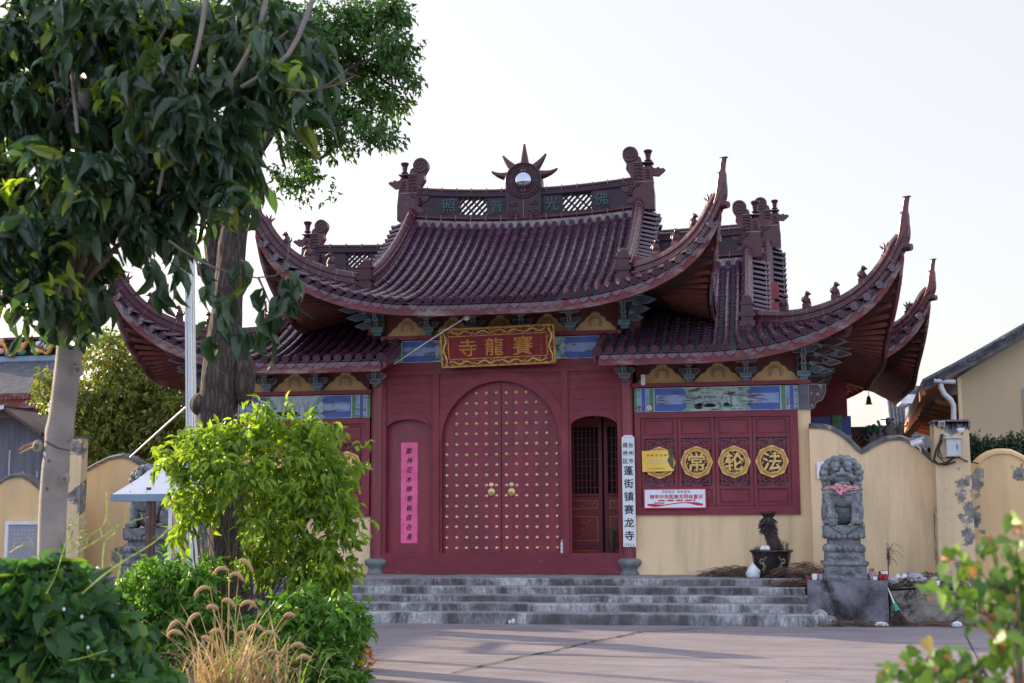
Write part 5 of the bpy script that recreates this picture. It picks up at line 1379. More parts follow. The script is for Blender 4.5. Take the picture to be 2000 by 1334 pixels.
tag(b.build('white_junction_box'), 'small white junction box beside the cushion board over the right window', 'junction box')
b = MB(); p = P(1268, 797, -.07); b.lathe([(.048, 0), (.05, .012), (.04, .03), (.02, .035)], (p.x, -.06, p.z), 'white_matte', 18, True, (0, -1, 0)); b.lathe([(.018, .03), (.016, .045)], (p.x, -.06, p.z), 'grey_box', 10, True, (0, -1, 0))
tag(b.build('door_bell'), 'round white sounder screwed to the left end of the painted beam', 'alarm')
# ---------------------------------------------------------------- hall behind the gate
H = thing('rear_hall', 'larger maroon tiled hall rising behind the right wing of the gatehouse', 'temple', (0, 0, 0))
r3 = roof_spec(X0=7.75, xv=4.7, Ye=6.15, Yf=7.9, Yr=10.0, ze=4.55, H=3.35, la=1.1, lb=.45, B=.22, RL=.12)
tiled_surface(r3, .22, .075, 0, r3.X0, rear=False, sides=(1,), seed=500).build('roof_tiles', H, recalc=False)
deck(r3, -1.0, r3.X0, (1,), yin=7.6, xin=6.2, T_=H)
hips(r3, H, sides=(1,), fig=(.25, .45, .65, .82), horn=.46, rear=(0,))
ridge(r3, H, x0=0, x1=r3.xv, hb=.48, lat=[(3.4, 4.0)], fscale=1.0, fins=(1,))
b = MB(); b.box(-6.3, 6.3, 7.6, 12.4, 0, 5.0, 'red_paint'); b.build('hall_body', H)
b = MB(); xw = 6.3      # side front seen past the wing: ochre pier, painted beam, turquoise screen
b.box(xw-1.0, xw-.6, 7.3, 7.6, 0, 3.35, 'plaster'); b.box(xw-1.1, xw+.05, 7.25, 7.58, 3.36, 3.75, 'fl_blue'); b.box(xw-.35, xw-.15, 7.2, 7.59, 3.34, 3.76, 'fl_green'); b.box(xw-.5, xw-.1, 7.4, 7.58, 2.5, 3.3, 'bracket_teal'); b.box(xw-.1, xw+.05, 7.35, 7.6, 0, 3.36, 'fl_white')
b.build('painted_side', H)
b = MB()
for z in (5.3, 5.75, 6.2, 6.65): b.box(4.0, 4.9, 7.7, 7.8, z-.2, z+.18, 'red_upright')
b.build('upper_wall', H)
def wind_bell(p):
    b = MB(); b.tube([p, p-Vector((0,0,.25))], .006, 'cable', 4); b.lathe([(.02, 0), (.045, -.05), (.06, -.16), (.085, -.2)], p-Vector((0,0,.25)), 'gold_carved', 8); b.build('wind_bell', H)
wind_bell(P(1697, 790, 9.0)+Vector((0,0,.45)))

# ---------------------------------------------------------------- stone guardian lions
def voxel(b, name, vox, mat, sm=True):
    o = b.build(name); o.data.materials.clear(); o.data.materials.append(MATS[mat])
    md = o.modifiers.new('r', 'REMESH'); md.mode = 'VOXEL'; md.voxel_size = vox; md.use_smooth_shade = sm
    bpy.context.view_layer.update(); dg = bpy.context.evaluated_depsgraph_get()
    me = bpy.data.meshes.new_from_object(o.evaluated_get(dg)); me.name = name; bpy.data.objects.remove(o)
    me.materials.clear(); me.materials.append(MATS[mat])
    return me
def lion_mesh(female):
    b = MB(); m_ = 'stone'; B = b.ball; rr = random.Random(4)
    def cap(p, q, r0_, r1_):
        n = 7
        for k in range(n+1):
            t = k/n; B(Vector(p).lerp(Vector(q), t), r0_+(r1_-r0_)*t, m_, 12, 8)
    B((0, .02, .80), (.205, .20, .20), m_, 20, 14)                       # skull and mane mass
    B((0, .06, .62), (.22, .20, .20), m_, 18, 12)
    # mane: rows of tight curls round the face and down the sides
    for row, (rad, y, n, a0, a1, s_) in enumerate([(.235, -.10, 11, -20, 200, .058), (.262, -.02, 13, -35, 215, .062), (.26, .08, 13, -45, 225, .062), (.20, .16, 10, -30, 210, .065)]):
        for k in range(n):
            a = R(a0+(a1-a0)*k/(n-1)); c = Vector((rad*math.cos(a)*1.0, y, .78+rad*math.sin(a)*.92))
            if row == 0 and -.10 < c.x < .10 and c.z > .9: c.y -= .05
            B(c, (s_*1.0, s_*.9, s_), m_, 10, 7)
            B(c+Vector((.018*math.cos(a), -.045, .018*math.sin(a))), s_*.45, m_, 8, 5)
    for sx in (-1, 1):
        for k in range(5): B((sx*(.245+.01*(k % 2)), -.06+.03*(k % 2), .78-.075*k), (.048, .07, .046), m_, 10, 7)
        for k in range(4): cap((sx*.17, -.14, .70-.05*k), (sx*.25, -.09, .66-.055*k), .024, .016)
        B((sx*.085, -.175, .905), (.068, .07, .062), m_, 12, 8)           # brow knots
        B((sx*.088, -.215, .842), (.042, .03, .034), m_, 12, 8); B((sx*.088, -.242, .842), (.020, .014, .018), m_, 8, 6)   # eyes
        B((sx*.125, -.19, .875), (.05, .03, .016), m_, 10, 6)
        B((sx*.055, -.30, .768), (.044, .034, .032), m_, 10, 7)          # nostril wings
        B((sx*.105, -.215, .735), (.062, .05, .045), m_, 12, 8)          # cheeks
        cap((sx*.05, -.262, .715), (sx*.15, -.20, .70), .018, .022)       # lip curling up
        cap((sx*.15, -.20, .70), (sx*.175, -.165, .74), .022, .02)
        for k in range(3): B((sx*(.05+.045*k), -.255+.02*k, .672), (.012, .012, .02), m_, 6, 5)
        B((sx*.19, -.07, .89), (.035, .03, .06), m_, 8, 6)                # ears
    B((0, -.265, .815), (.038, .05, .055), m_, 10, 8); B((0, -.30, .778), (.062, .036, .034), m_, 12, 8)
    B((0, -.22, .705), (.105, .07, .045), m_, 14, 8); B((0, -.20, .635), (.115, .075, .035), m_, 14, 8)
    # chest, collar with bell, body, haunches
    B((0, -.03, .50), (.235, .19, .20), m_, 18, 12); B((0, -.08, .42), (.175, .15, .15), m_, 16, 10)
    B((0, .12, .28), (.26, .22, .28), m_, 18, 12)
    for k in range(17):
        a = R(-10-160*k/16); B((.235*math.cos(a), -.02+.20*math.sin(a), .535-.045*math.sin(-a)), (.026, .022, .028), m_, 8, 6)
    for k in range(9):
        a = R(-30-120*k/8); B((.22*math.cos(a), -.03+.21*math.sin(a), .495-.03*math.sin(-a)+.012*(k % 2)), (.03, .02, .018), m_, 8, 5)
    B((0, -.245, .455), (.04, .03, .042), m_, 12, 8); B((0, -.25, .505), (.028, .02, .03), m_, 8, 6)
    for sx in (-1, 1):
        up = .10 if sx == (-1 if not female else 1) else 0
        B((sx*.225, .0, .46), (.065, .12, .10), m_, 12, 8); cap((sx*.19, -.09, .43), (sx*.165, -.17, .10+up), .078, .058)
        B((sx*.165, -.215, .055+up), (.078, .085, .045), m_, 12, 8)
        for k in range(4):
            x = sx*.165+(k-1.5)*.040; B((x, -.285, .045+up), (.021, .035, .03), m_, 8, 6); B((x, -.30, .075+up), (.016, .022, .018), m_, 7, 5); B((x, -.318, .03+up), (.011, .016, .013), m_, 6, 4)
        if up: B((sx*.165, -.235, .075), .085, m_, 16, 10)
        if up:
            for k in range(9):
                a = k*.7; B((sx*.165+.07*math.cos(a), -.24-.05, .075+.07*math.sin(a)), .02, m_, 6, 5)
        B((sx*.235, .12, .20), (.075, .19, .20), m_, 12, 8); B((sx*.235, -.06, .05), (.06, .12, .045), m_, 10, 6)
        for k in range(5): B((sx*.265, .02+.05*k, .40-.05*k), (.03, .035, .035), m_, 8, 6)
    B((0, .31, .40), (.09, .05, .20), m_, 10, 8)
    return voxel(b, 'lion_body', .0075, m_)
def pedestal_mesh():
    b = MB(); m_ = 'stone'; w_ = .325
    def sq(prof_):       # stepped square moulding, slightly rounded
        v = []
        for r_, z in prof_:
            for x, y in ((-1,-1), (1,-1), (1,1), (-1,1)):
                for a, c in (((.96, 1) if x*y > 0 else (1, .96)), ((1, .96) if x*y > 0 else (.96, 1))): v.append((x*r_*a, y*r_*c, z))
        n = len(prof_); b.add(v, [(8*i+j, 8*i+(j+1)%8, 8*i+8+(j+1)%8, 8*i+8+j) for i in range(n-1) for j in range(8)]+[tuple(range(8)), tuple(range(8*n-8, 8*n))], m_)
    sq([(.315, 0), (.32, .04), (.305, .06), (.30, .19), (.315, .21), (.335, .225), (.335, .27), (.285, .272), (.283, .40), (.29, .405), (.30, .43), (.298, .47), (.27, .515), (.235, .518), (.233, .60), (.275, .602), (.295, .64), (.298, .66), (.298, .80)])
    f = -.30
    pts = [(-.21, .13), (-.17, .15), (-.13, .12), (-.09, .10), (-.05, .115), (-.03, .09), (0, .05), (.03, .09), (.05, .115), (.09, .10), (.13, .12), (.17, .15), (.21, .13)]
    b.tube([(x, f-.004, z) for x, z in pts], .010, m_, 6); b.tube([(x*1.1, f-.002, z+.035) for x, z in pts], .006, m_, 6)
    for sx in (-1, 1): b.tube([(sx*(.21+.02*math.cos(a)), f-.004, .12+.02*math.sin(a)) for a in [k*.7 for k in range(10)]], .007, m_, 5)
    b.tube([(-.22+.44*k/30, -.287, .335+.022*math.sin(k*1.05)) for k in range(31)], .009, m_, 5)
    for k in range(7): b.ball((-.24+.08*k, -.285, .455), (.040, .025, .045), m_, 8, 6); b.ball((-.24+.08*k, -.28, .64), (.042, .03, .04), m_, 8, 6)
    for y in (-.2, -.1, 0, .1, .2):
        for sx in (-1, 1): b.ball((sx*.283, y, .455), (.025, .045, .045), m_, 8, 6); b.ball((sx*.28, y, .64), (.03, .046, .04), m_, 8, 6)
    b.poly([(-.20, -.302, .795), (.20, -.302, .795), (0, -.302, .665)], (0, .006, 0), m_)
    b.tube([(-.22, -.302, .80), (0, -.303, .655), (.22, -.302, .80)], .008, m_, 5)
    return b
lm = lion_mesh(False)
def stone_lion(x, y, lab, mesh):
    t = thing('stone_lion', lab, 'statue', (x, y, .645), 'stone lions either side of the steps')
    o = bpy.data.objects.new('lion_body', mesh); COL.objects.link(o); o.parent = t; o.location = (0, -.02, .79)
    o.scale = (1.02, 1, .985)
    o = pedestal_mesh().build('pedestal'); o.parent = t; return t
LX = 5.64
stone_lion(LX, -2.2, 'grey stone guardian lion with curled mane on the block right of the steps', lm)
stone_lion(-5.47, -2.2, 'grey stone guardian lion half hidden under the white canopy at left', lion_mesh(True))
def ribbon(x, y, z0, lab):
    b = MB(); m_ = 'pink_cloth'
    for q, (dz, tw) in enumerate(((0, 0), (.022, .5), (-.018, 1.1))):
        b.tube([((.262)*math.cos(a), -.035+.215*math.sin(a), z0+dz*(1 if math.cos(a) > 0 else .6)+.012*math.sin(3*a+tw)+.02*abs(math.cos(a))) for a in [R(8-196*k/40) for k in range(41)]], [.013+.006*math.sin(k*.8+tw) for k in range(41)], m_, 6)
    for k in range(11):
        a = k*2.4; r_ = .022+.016*(k % 3); c = Vector((-.045+r_*1.6*math.cos(a), -.285-.012*(k % 3), z0+.005+r_*1.5*math.sin(a)))
        b.ball(c, (.034, .016, .026), m_, 8, 6, Matrix.Rotation(a, 3, 'Y'))
    b.ball((-.045, -.31, z0+.005), .018, m_, 8, 6)
    b.tube([(-.04, -.29, z0), (.04, -.27, z0-.015), (.16, -.2, z0+.02)], [.02, .025, .018], m_, 6)
    o = b.build('pink_ribbon'); o.location = (x, y, .645+.79); tag(o, lab, 'ribbon')
ribbon(LX, -2.2, .55, 'faded pink ribbon with a rosette tied round the right lion')
ribbon(-5.47, -2.2, .55, 'faded pink ribbon tied round the lion under the canopy')

def rough_block(name, x0, x1, y0, y1, z1, mat, lab, cat, amp=.012):
    b = MB(); nx, nz = 14, 8
    def pt(x, y, z): n_ = noise.noise(Vector((x*3.1, y*3.1, z*3.1))); return (x+amp*n_, y+amp*noise.noise(Vector((x*2+9, y*2, z*2))), z+amp*.7*noise.noise(Vector((x*2, y*2+7, z*2))))
    def face(o, u, v_, nu, nv):
        o, u, v_ = Vector(o), Vector(u), Vector(v_); V = [pt(*(o+u*i/nu+v_*j/nv)) for j in range(nv+1) for i in range(nu+1)]
        b.add(V, [(j*(nu+1)+i, j*(nu+1)+i+1, (j+1)*(nu+1)+i+1, (j+1)*(nu+1)+i) for j in range(nv) for i in range(nu)], mat)
    X, Y_ = x1-x0, y1-y0
    face((x0, y0, -.02), (X, 0, 0), (0, 0, z1+.02), nx, nz); face((x0, y1, -.02), (X, 0, 0), (0, 0, z1+.02), nx, nz)
    face((x0, y0, -.02), (0, Y_, 0), (0, 0, z1+.02), nx, nz); face((x1, y0, -.02), (0, Y_, 0), (0, 0, z1+.02), nx, nz); face((x0, y0, z1), (X, 0, 0), (0, Y_, 0), nx, nx)
    return tag(b.build(name), lab, cat)
rough_block('concrete_block', 5.09, 6.22, -2.60, -.9, .645, 'block_concrete', 'dark stained concrete block carrying the right stone lion', 'plinth')
rough_block('concrete_block', -6.15, -5.06, -2.60, -.9, .645, 'block_concrete', 'dark concrete block carrying the stone lion at left', 'plinth')
rough_block('planter_wall', 6.25, 7.46, -2.42, -.42, .50, 'low_concrete', 'low rough concrete planter heaped with rubbish beside the lion block', 'planter', .03)
b = MB()
for k in range(9):
    z = k*.016; b.box(4.6+k*.02, 5.12, -2.55+.05*k, -2.2, .0, .0) if False else None
# stub of broken concrete at the end of the lowest steps
b = MB(); b.ball((5.24, -2.72, .10), (.13, .12, .14), 'step_concrete', 10, 7); b.ball((5.36, -2.66, .06), (.14, .1, .09), 'step_concrete', 10, 7)
tag(b.build('broken_concrete'), 'broken concrete lump where the steps meet the lion block', 'rubble')

# ---------------------------------------------------------------- ochre walls
def cap_wall(name, pix, Y, mat, lab, th=.22, cap=True, capmat='wall_cap', cat='wall', zb=0.0):
    pts = [P(a, c, Y) for a, c in pix]; b = MB(); n = len(pts); v = []
    fine = []
    for p, q in zip(pts, pts[1:]):
        m_ = max(1, int((q-p).length/.08)); fine += [p.lerp(q, k/m_) for k in range(m_)]
    fine.append(pts[-1]); n = len(fine)
    for p in fine: v += [(p.x, Y, zb), (p.x, Y, p.z), (p.x, Y+th, p.z), (p.x, Y+th, zb)]
    b.add(v, [(4*k+j, 4*k+4+j, 4*k+5+j, 4*k+1+j) for k in range(n-1) for j in range(3)]+[(0,1,2,3), (4*n-4, 4*n-3, 4*n-2, 4*n-1)], mat)
    w_ = tag(b.build(name), lab, cat)
    if cap:
        t = thing(name, lab, cat, (fine[0].x, Y, 0)); del w_['label']; del w_['category']; keep(w_, t); w_.name = 'plaster_body'; t.name = name
        b = MB(); rr = random.Random(3)
        pr = [(-th/2-.03, -.045), (-th/2-.03, .0), (-th/4, .035), (0, .045), (th/4, .035), (th/2+.03, .0), (th/2+.03, -.045)]
        b.sweep([Vector((p.x, Y+th/2, p.z+.004*rr.uniform(-1, 1))) for p in fine], pr, capmat, side=(0,1,0)); keep(b.build('coping'), t); return t
    return w_
cap_wall('right_wall'.replace('right_', 'garden_'), [(1580, 831), (1608, 832), (1622, 835), (1640, 844), (1653, 853), (1668, 868), (1683, 882), (1700, 871), (1717, 862), (1732, 856), (1745, 854), (1760, 854), (1770, 858), (1793, 871), (1810, 886), (1826, 898)], -.30, 'plaster', 'ochre garden wall with scalloped top between gatehouse and the meter box pillar')
cap_wall('garden_wall', [(1893, 924), (1898, 912), (1908, 902), (1918, 893), (1930, 886), (1945, 881), (1960, 880), (1975, 882), (1990, 888), (2010, 899), (2030, 916), (2060, 900), (2110, 885)], -.55, 'plaster_old', 'peeling ochre wall with rounded top at the far right of the yard', capmat='plaster_old')
p, q = P(1824, 824, -.85), P(1889, 824, -.85)
t = thing('wall_pillar', 'square ochre pillar with black stained top carrying the electric box', 'pillar', (p.x+.3, -.6, 0))
b = MB(); v = []
for z, f in ((-.02, .03), (1.5, .01), (p.z-.02, -.0), (p.z, -.01)): v += [(p.x-f, -.85, z), (q.x+f+.02, -.85, z), (q.x+f+.02, -.25, z), (p.x-f, -.25, z)]
b.add(v, [(4*i+j, 4*i+(j+1)%4, 4*i+4+(j+1)%4, 4*i+4+j) for i in range(3) for j in range(4)]+[(12,13,14,15)], 'plaster_pillar'); keep(b.build('plaster_body'), t)
b = MB(); b.box(p.x-.02, q.x+.03, -.87, -.24, p.z, p.z+.03, 'wall_cap')
for k in range(16):        # soot-black weathering around the top, with a ragged lower edge
    x = p.x+.01+(q.x-p.x)*k/15; h = random.uniform(.06, .24); b.poly([(x-.03, -.8515, p.z), (x+.04, -.8515, p.z), (x+.03, -.8515, p.z-h*.7), (x, -.8515, p.z-h), (x-.02, -.8515, p.z-h*.6)], (0, .001, 0), 'wall_cap')
keep(b.build('weathered_top'), t)
cap_wall('garden_wall', [(-60, 960), (-30, 950), (0, 940), (8, 934), (18, 930), (30, 927), (45, 928), (58, 934), (72, 945), (90, 962), (140, 985)], -1.0, 'plaster_old', 'old ochre wall with a rounded top at far left, behind the pale trunk', capmat='wall_cap')
cap_wall('garden_wall', [(158, 935), (163, 920), (180, 910), (195, 902), (210, 895), (225, 891), (240, 889), (252, 892), (265, 898), (278, 906), (300, 925), (330, 945), (360, 930), (400, 900), (440, 895), (490, 920)], -.25, 'plaster_old', 'mottled ochre wall with an arched top behind the white canopy', capmat='wall_cap')
p, q = P(128, 856, -1.15), P(160, 856, -1.15)
t = thing('wall_pillar', 'ochre pillar with grimy side between the two left walls', 'pillar', (p.x+.2, -1, 0)); b = MB()
b.box(p.x, q.x, -1.15, -.92, 0, p.z, 'plaster_pillar'); keep(b.build('plaster_body'), t)
b = MB(); b.box(p.x-.03, q.x+.03, -1.18, -.89, p.z, p.z+.04, 'wall_cap'); keep(b.build('coping'), t)
# back court walls so that nothing opens onto bare ground
b = MB(); b.box(-16, -5.28, 1.0, 1.2, 0, 1.4, 'plaster_old'); tag(b.build('court_wall'), 'low ochre court wall behind the left garden wall', 'wall')

def glazed_board():
    a, c = P(12, 1018, -1.06), P(78, 1100, -1.06); t = thing('notice_case', 'wall mounted notice case with blue white frame and dark poster', 'notice board', (a.x, -1.05, c.z))
    b = MB(); w_ = .06; x0, x1, z0, z1 = a.x, c.x+.45, c.z, a.z
    for q in ((x0, x1, z0, z0+w_), (x0, x1, z1-w_, z1)): b.box(q[0], q[1], -1.09, -1.01, q[2], q[3], 'sheet_white')
    for q in ((x0, x0+w_), (x1-w_, x1)): b.box(q[0], q[1], -1.088, -1.01, z0+w_, z1-w_, 'sheet_white')
    keep(b.build('frame'), t)
    b = MB(); b.box(x0+w_, x1-w_, -1.05, -1.02, z0+w_, z1-w_, 'poster'); keep(b.build('poster'), t)
    b = MB()
    for j in range(5):
        for k in range(6): b.box(x0+.14+k*.07, x0+.18+k*.07, -1.052, -1.05, z1-.17-j*.07, z1-.15-j*.07, 'bag_grey')
    keep(b.build('poster_marks'), t)
    b = MB(); b.box(x0+w_, x1-w_, -1.072, -1.068, z0+w_, z1-w_, 'glass_pane'); keep(b.build('glass'), t)
simple('poster', (.13, .03, .06), (.05, .025, .05), 2, rough=.5)
m, n, b_, o_ = newmat('glass_pane'); b_.inputs['Base Color'].default_value = (.8, .9, 1, 1); b_.inputs['Roughness'].default_value = .06; b_.inputs['Alpha'].default_value = .18; b_.inputs['Specular IOR Level'].default_value = .8
glazed_board()

# ---------------------------------------------------------------- electrics on the pillar
def electrics():
    a, c = P(1846, 858, -.87), P(1876, 892, -.87)
    t = thing('meter_box', 'pale grey electric meter box on the black topped pillar', 'electric box', (a.x, -.87, c.z))
    b = MB(); b.box(a.x, c.x, -1.0, -.855, c.z, a.z, 'grey_box'); keep(b.build('box_body'), t)
    b = MB(); b.box(a.x-.03, c.x+.03, -1.03, -.855, a.z+.004, a.z+.022, 'grey_box'); keep(b.build('rain_hood'), t)
    b = MB(); b.box(a.x+.012, c.x-.012, -1.012, -1.002, c.z+.012, a.z-.012, 'grey_box')
    b.box(c.x-.07, c.x-.055, -1.018, -1.012, (a.z+c.z)/2-.03, (a.z+c.z)/2+.05, 'black'); keep(b.build('door'), t)
    b = MB()
    def w_(pts, r_=.012): b.tube([P(x, y, Y) for x, y, Y in pts], r_, 'cable', 5)
    w_([(1841, 848, -.88), (1836, 862, -.9), (1828, 880, -.9), (1824, 898, -.88), (1832, 906, -.9), (1850, 905, -.92), (1862, 893, -.92)], .018)
    w_([(1838, 850, -.88), (1834, 870, -.9), (1832, 890, -.9), (1845, 904, -.9), (1868, 892, -.92)])
    w_([(1870, 892, -.9), (1885, 900, -.9), (1910, 905, -.6)]); w_([(1840, 860, -.88), (1834, 876, -.88), (1840, 895, -.88), (1856, 893, -.9)], .008)
    w_([(1812, 894, -.4), (1824, 903, -.88), (1846, 908, -.9), (1866, 902, -.9)], .014)
    tag(b.build('cable_bundle'), 'loops of black cable beneath the electric meter box', 'cable')
    p = P(1839, 828, -.93); t = thing('floodlight', 'small grey floodlight at the top edge of the black topped pillar', 'lamp', p)
    b = MB(); b.box(p.x-.045, p.x+.045, -.99, -.87, p.z-.04, p.z+.04, 'grey_box'); keep(b.build('housing'), t)
    b = MB(); b.box(p.x-.035, p.x+.035, -.998, -.992, p.z-.03, p.z+.03, 'glass_dark'); keep(b.build('lens'), t)
    p = P(1876, 840, -.93); t = thing('dome_camera', 'small white dome camera at the right edge of the pillar top', 'camera', p)
    b = MB(); b.lathe([(.055, .03), (.055, 0), (.035, -.035), (.005, -.05)], p, 'white_plastic', 14); keep(b.build('dome'), t)
    # bullet camera
    a, c = P(1780, 868, -.55), P(1802, 861, -.6); t = thing('security_camera', 'white bullet security camera looking left above the wall top', 'camera', c)
    b = MB(); d = (a-c).normalized(); b.tube([c, a], .052, 'white_plastic', 12); b.obox((a+c)/2+Vector((0,0,.05)), (a-c)*.62, Vector((0, .06, 0)), Vector((0,0,.008)), 'white_plastic'); keep(b.build('housing'), t)
    b = MB(); b.tube([a+d*.001, a+d*.012], .042, 'glass_dark', 12); keep(b.build('lens'), t)
    b = MB(); b.tube([(a+c)/2-Vector((0,0,.05)), P(1797, 875, -.6), P(1799, 884, -.45)], .014, 'white_plastic', 6); keep(b.build('mount'), t)
electrics()

# ---------------------------------------------------------------- potted cycad stump and litter
def pot():
    c = Vector((4.57, -.95, PZ)); t = thing('flower_pot', 'big dark glazed pot with pale dragon relief on the top step', 'pot', c)
    b = MB(); b.lathe([(.21, 0), (.225, .03), (.24, .08), (.285, .22), (.305, .34), (.315, .385), (.345, .40), (.35, .42), (.335, .435), (.30, .43), (.29, .36), (.28, .33)], c, 'pot_brown', 36); keep(b.build('pot_body'), t)
    b = MB()
    def onpot(a, z): r_ = .235+(.305-.235)*min(1, (z-.05)/.3)+.004; return (c.x+r_*math.sin(a), c.y-r_*math.cos(a), c.z+z)
    for s_, a0 in ((1, -.62), (-1, .75)):
        pts = [(0, .13), (.08, .12), (.16, .14), (.2, .19), (.14, .24), (.04, .22), (-.04, .25), (.04, .29), (.14, .29), (.24, .27), (.30, .30)]
        b.tube([onpot(a0+s_*x, z) for x, z in pts], [.012, .018, .022, .024, .024, .022, .018, .016, .012, .009, .004], 'pot_relief', 6)
        for x, z, dx, dz in ((.1, .12, .05, -.04), (.2, .19, .1, -.02), (.0, .22, -.08, .02), (.25, .28, .1, .05), (.12, .13, .12, .0)): b.tube([onpot(a0+s_*x, z), onpot(a0+s_*(x+dx), z+dz), onpot(a0+s_*(x+dx*1.6), z+dz*.6)], [.012, .008, .004], 'pot_relief', 5)
    keep(b.build('dragon_relief'), t)
    b = MB(); b.lathe([(.29, .0), (.29, .02), (.001, .035)], c+Vector((0,0,.38)), 'soil', 20); keep(b.build('soil'), t)
    s = thing('cycad_stump', 'dead shaggy cycad stump standing in the dragon pot', 'plant', c+Vector((0,0,.4)))
    b = MB(); ax = [(.07, .40), (.05, .52), (.015, .64), (-.03, .76), (-.045, .88), (-.03, .97)]
    b.tube([(c.x+a, c.y, c.z+z) for a, z in ax], [.10, .105, .10, .095, .085, .05], 'dry_brown', 14)
    rr = random.Random(2)
    for k in range(950):
        u_ = rr.random(); i = min(4, int(u_*5)); f = u_*5-i; x = ax[i][0]*(1-f)+ax[i+1][0]*f; z = ax[i][1]*(1-f)+ax[i+1][1]*f
        a = rr.uniform(0, 6.283); d = Vector((math.cos(a), math.sin(a), 0)); r_ = .095-.02*u_
        p = Vector((c.x+x, c.y, c.z+z))+d*r_*.9; L_ = rr.uniform(.025, .05) if u_ < .55 else rr.uniform(.06, .11)
        q = p+d*L_*.85+Vector((0,0,-L_*rr.uniform(.3, .9) if u_ < .93 else L_*.9))
        b.tube([p, q], [.008, .003], 'dry_brown' if rr.random() < .9 else 'bag_grey', 3)
    for k in range(60):
        a = rr.uniform(0, 6.283); b.tube([(c.x-.03, c.y, c.z+.95), (c.x-.03+.05*math.cos(a), c.y+.05*math.sin(a), c.z+1.0), (c.x-.03+.11*math.cos(a), c.y+.11*math.sin(a), c.z+1.0+rr.uniform(-.04, .06))], .003, 'dry_brown', 3)
    keep(b.build('stump'), s)
    b = MB()
    for k in range(90):
        a = rr.uniform(0, 6.283); r_ = rr.uniform(.16, .28); p = c+Vector((r_*math.cos(a), r_*math.sin(a)*.8, .40)); L_ = rr.uniform(.05, .17)*(1.2 if p.x > c.x+.1 else .6)
        b.tube([p, p+Vector((rr.uniform(-.03, .03), rr.uniform(-.03, .03), L_*.6)), p+Vector((rr.uniform(-.06, .06), rr.uniform(-.05, .05), L_))], [.004, .003, .002], 'dry_brown', 3)
        b.ball(p+Vector((rr.uniform(-.05, .05), 0, L_*rr.uniform(.5, 1))), (.012, .01, .008), 'brush_green' if p.x < c.x and k % 2 else 'dry_brown', 5, 3)
    keep(b.build('dead_weeds'), s)
    for k, (dx, dy, dz, lb) in enumerate(((-.13, -.20, .42, 'white jar lying in the dragon pot left of the stump'), (-.06, -.22, .42, 'white jar standing close beside the stump in the pot'))):
        b = MB(); b.lathe([(.03, 0), (.045, .015), (.045, .05), (.03, .07), (.034, .085)], c+Vector((dx, dy, dz)), 'white_plastic', 14, True, (0, 0, 1) if k else (.1, 0, 1)); tag(b.build('white_jar'), lb, 'jar', 'white jars in the dragon pot')
pot()
def crumple(name, c, r_, mat, lab, cat, seed, tall=1.0, tie=False, res=28):
    b = MB(); v = []; n = res; m_ = res//2
    for i in range(m_+1):
        th = math.pi*i/m_
        for k in range(n):
            a = 2*math.pi*k/n; d = Vector((math.sin(th)*math.cos(a), math.sin(th)*math.sin(a), math.cos(th)))
            f = 1+.28*noise.noise(d*2.2+Vector((seed, 0, 0)))+.16*abs(noise.noise(d*6+Vector((0, seed, 0))))
            if tie and d.z > .2: f *= 1-.75*(d.z-.2)
            p = Vector((d.x*r_[0]*f, d.y*r_[1]*f, d.z*r_[2]*(f if not tie else 1)*tall)); p.z = max(p.z, -r_[2]*.75)
            v.append(Vector(c)+p+Vector((0,0,r_[2]*.75)))
    b.add(v, [(i*n+k, (i+1)*n+k, (i+1)*n+(k+1)%n, i*n+(k+1)%n) for i in range(m_) for k in range(n)], mat, True)
    return tag(b.build(name), lab, cat)
q = P(1471, 1129, -1.25); crumple('plastic_bag', (q.x, -1.25, PZ), (.10, .08, .12), 'bag_white', 'white knotted plastic bag leaning on the left of the dragon pot', 'bag', 3, 1.2, True)
def fronds(name, cx, cy, cz, w_, h_, n, lab, seed):
    rr = random.Random(seed); b = MB()
    for k in range(n):
        x = cx+rr.uniform(-w_, w_); y = cy+rr.uniform(-.2, .2); z = cz+rr.uniform(0, h_)*(1-abs(x-cx)/w_*.7)+.01; a = rr.gauss(0, .35)+(0 if rr.random() < .5 else math.pi); L_ = rr.uniform(.10, .34)
        p = Vector((x, y, z)); d = Vector((math.cos(a), math.sin(a)*.6, rr.uniform(-.25, .25)))
        q = p+d*L_*.5+Vector((0,0,.02)); e = p+d*L_-Vector((0,0,min(z-cz-.004, .04)))
        b.tube([p, q, e], [.004, .0035, .0015], rr.choice(['frond_brown', 'frond_brown', 'straw', 'dry_brown']), 3)
        for s_ in range(4):
            u_ = p.lerp(e, .2+.2*s_); b.bar(u_, u_+Vector((d.x*.06, rr.uniform(-.05, .05), rr.uniform(-.03, .04))), .006, .002, 'frond_brown')
    return tag(b.build(name), lab, 'dry leaves', kind='stuff')
fronds('dry_fronds', 4.0, -.75, PZ, .48, .17, 240, 'heap of dry brown palm fronds left of the dragon pot', 1)
fronds('dry_fronds', 5.02, -1.1, PZ, .42, .24, 260, 'heap of dry brown palm fronds between pot and lion block', 2)
fronds('dry_fronds', 5.0, -1.62, .51, .34, .12, 150, 'dry palm fronds spilling over the second step near the lion block', 3)
fronds('dry_fronds', 5.6, -2.72, .0, .5, .05, 110, 'thin dry litter along the foot of the lion block', 4)
fronds('dry_fronds', 6.9, -2.55, .0, .6, .04, 120, 'thin dry litter along the foot of the low planter', 5)
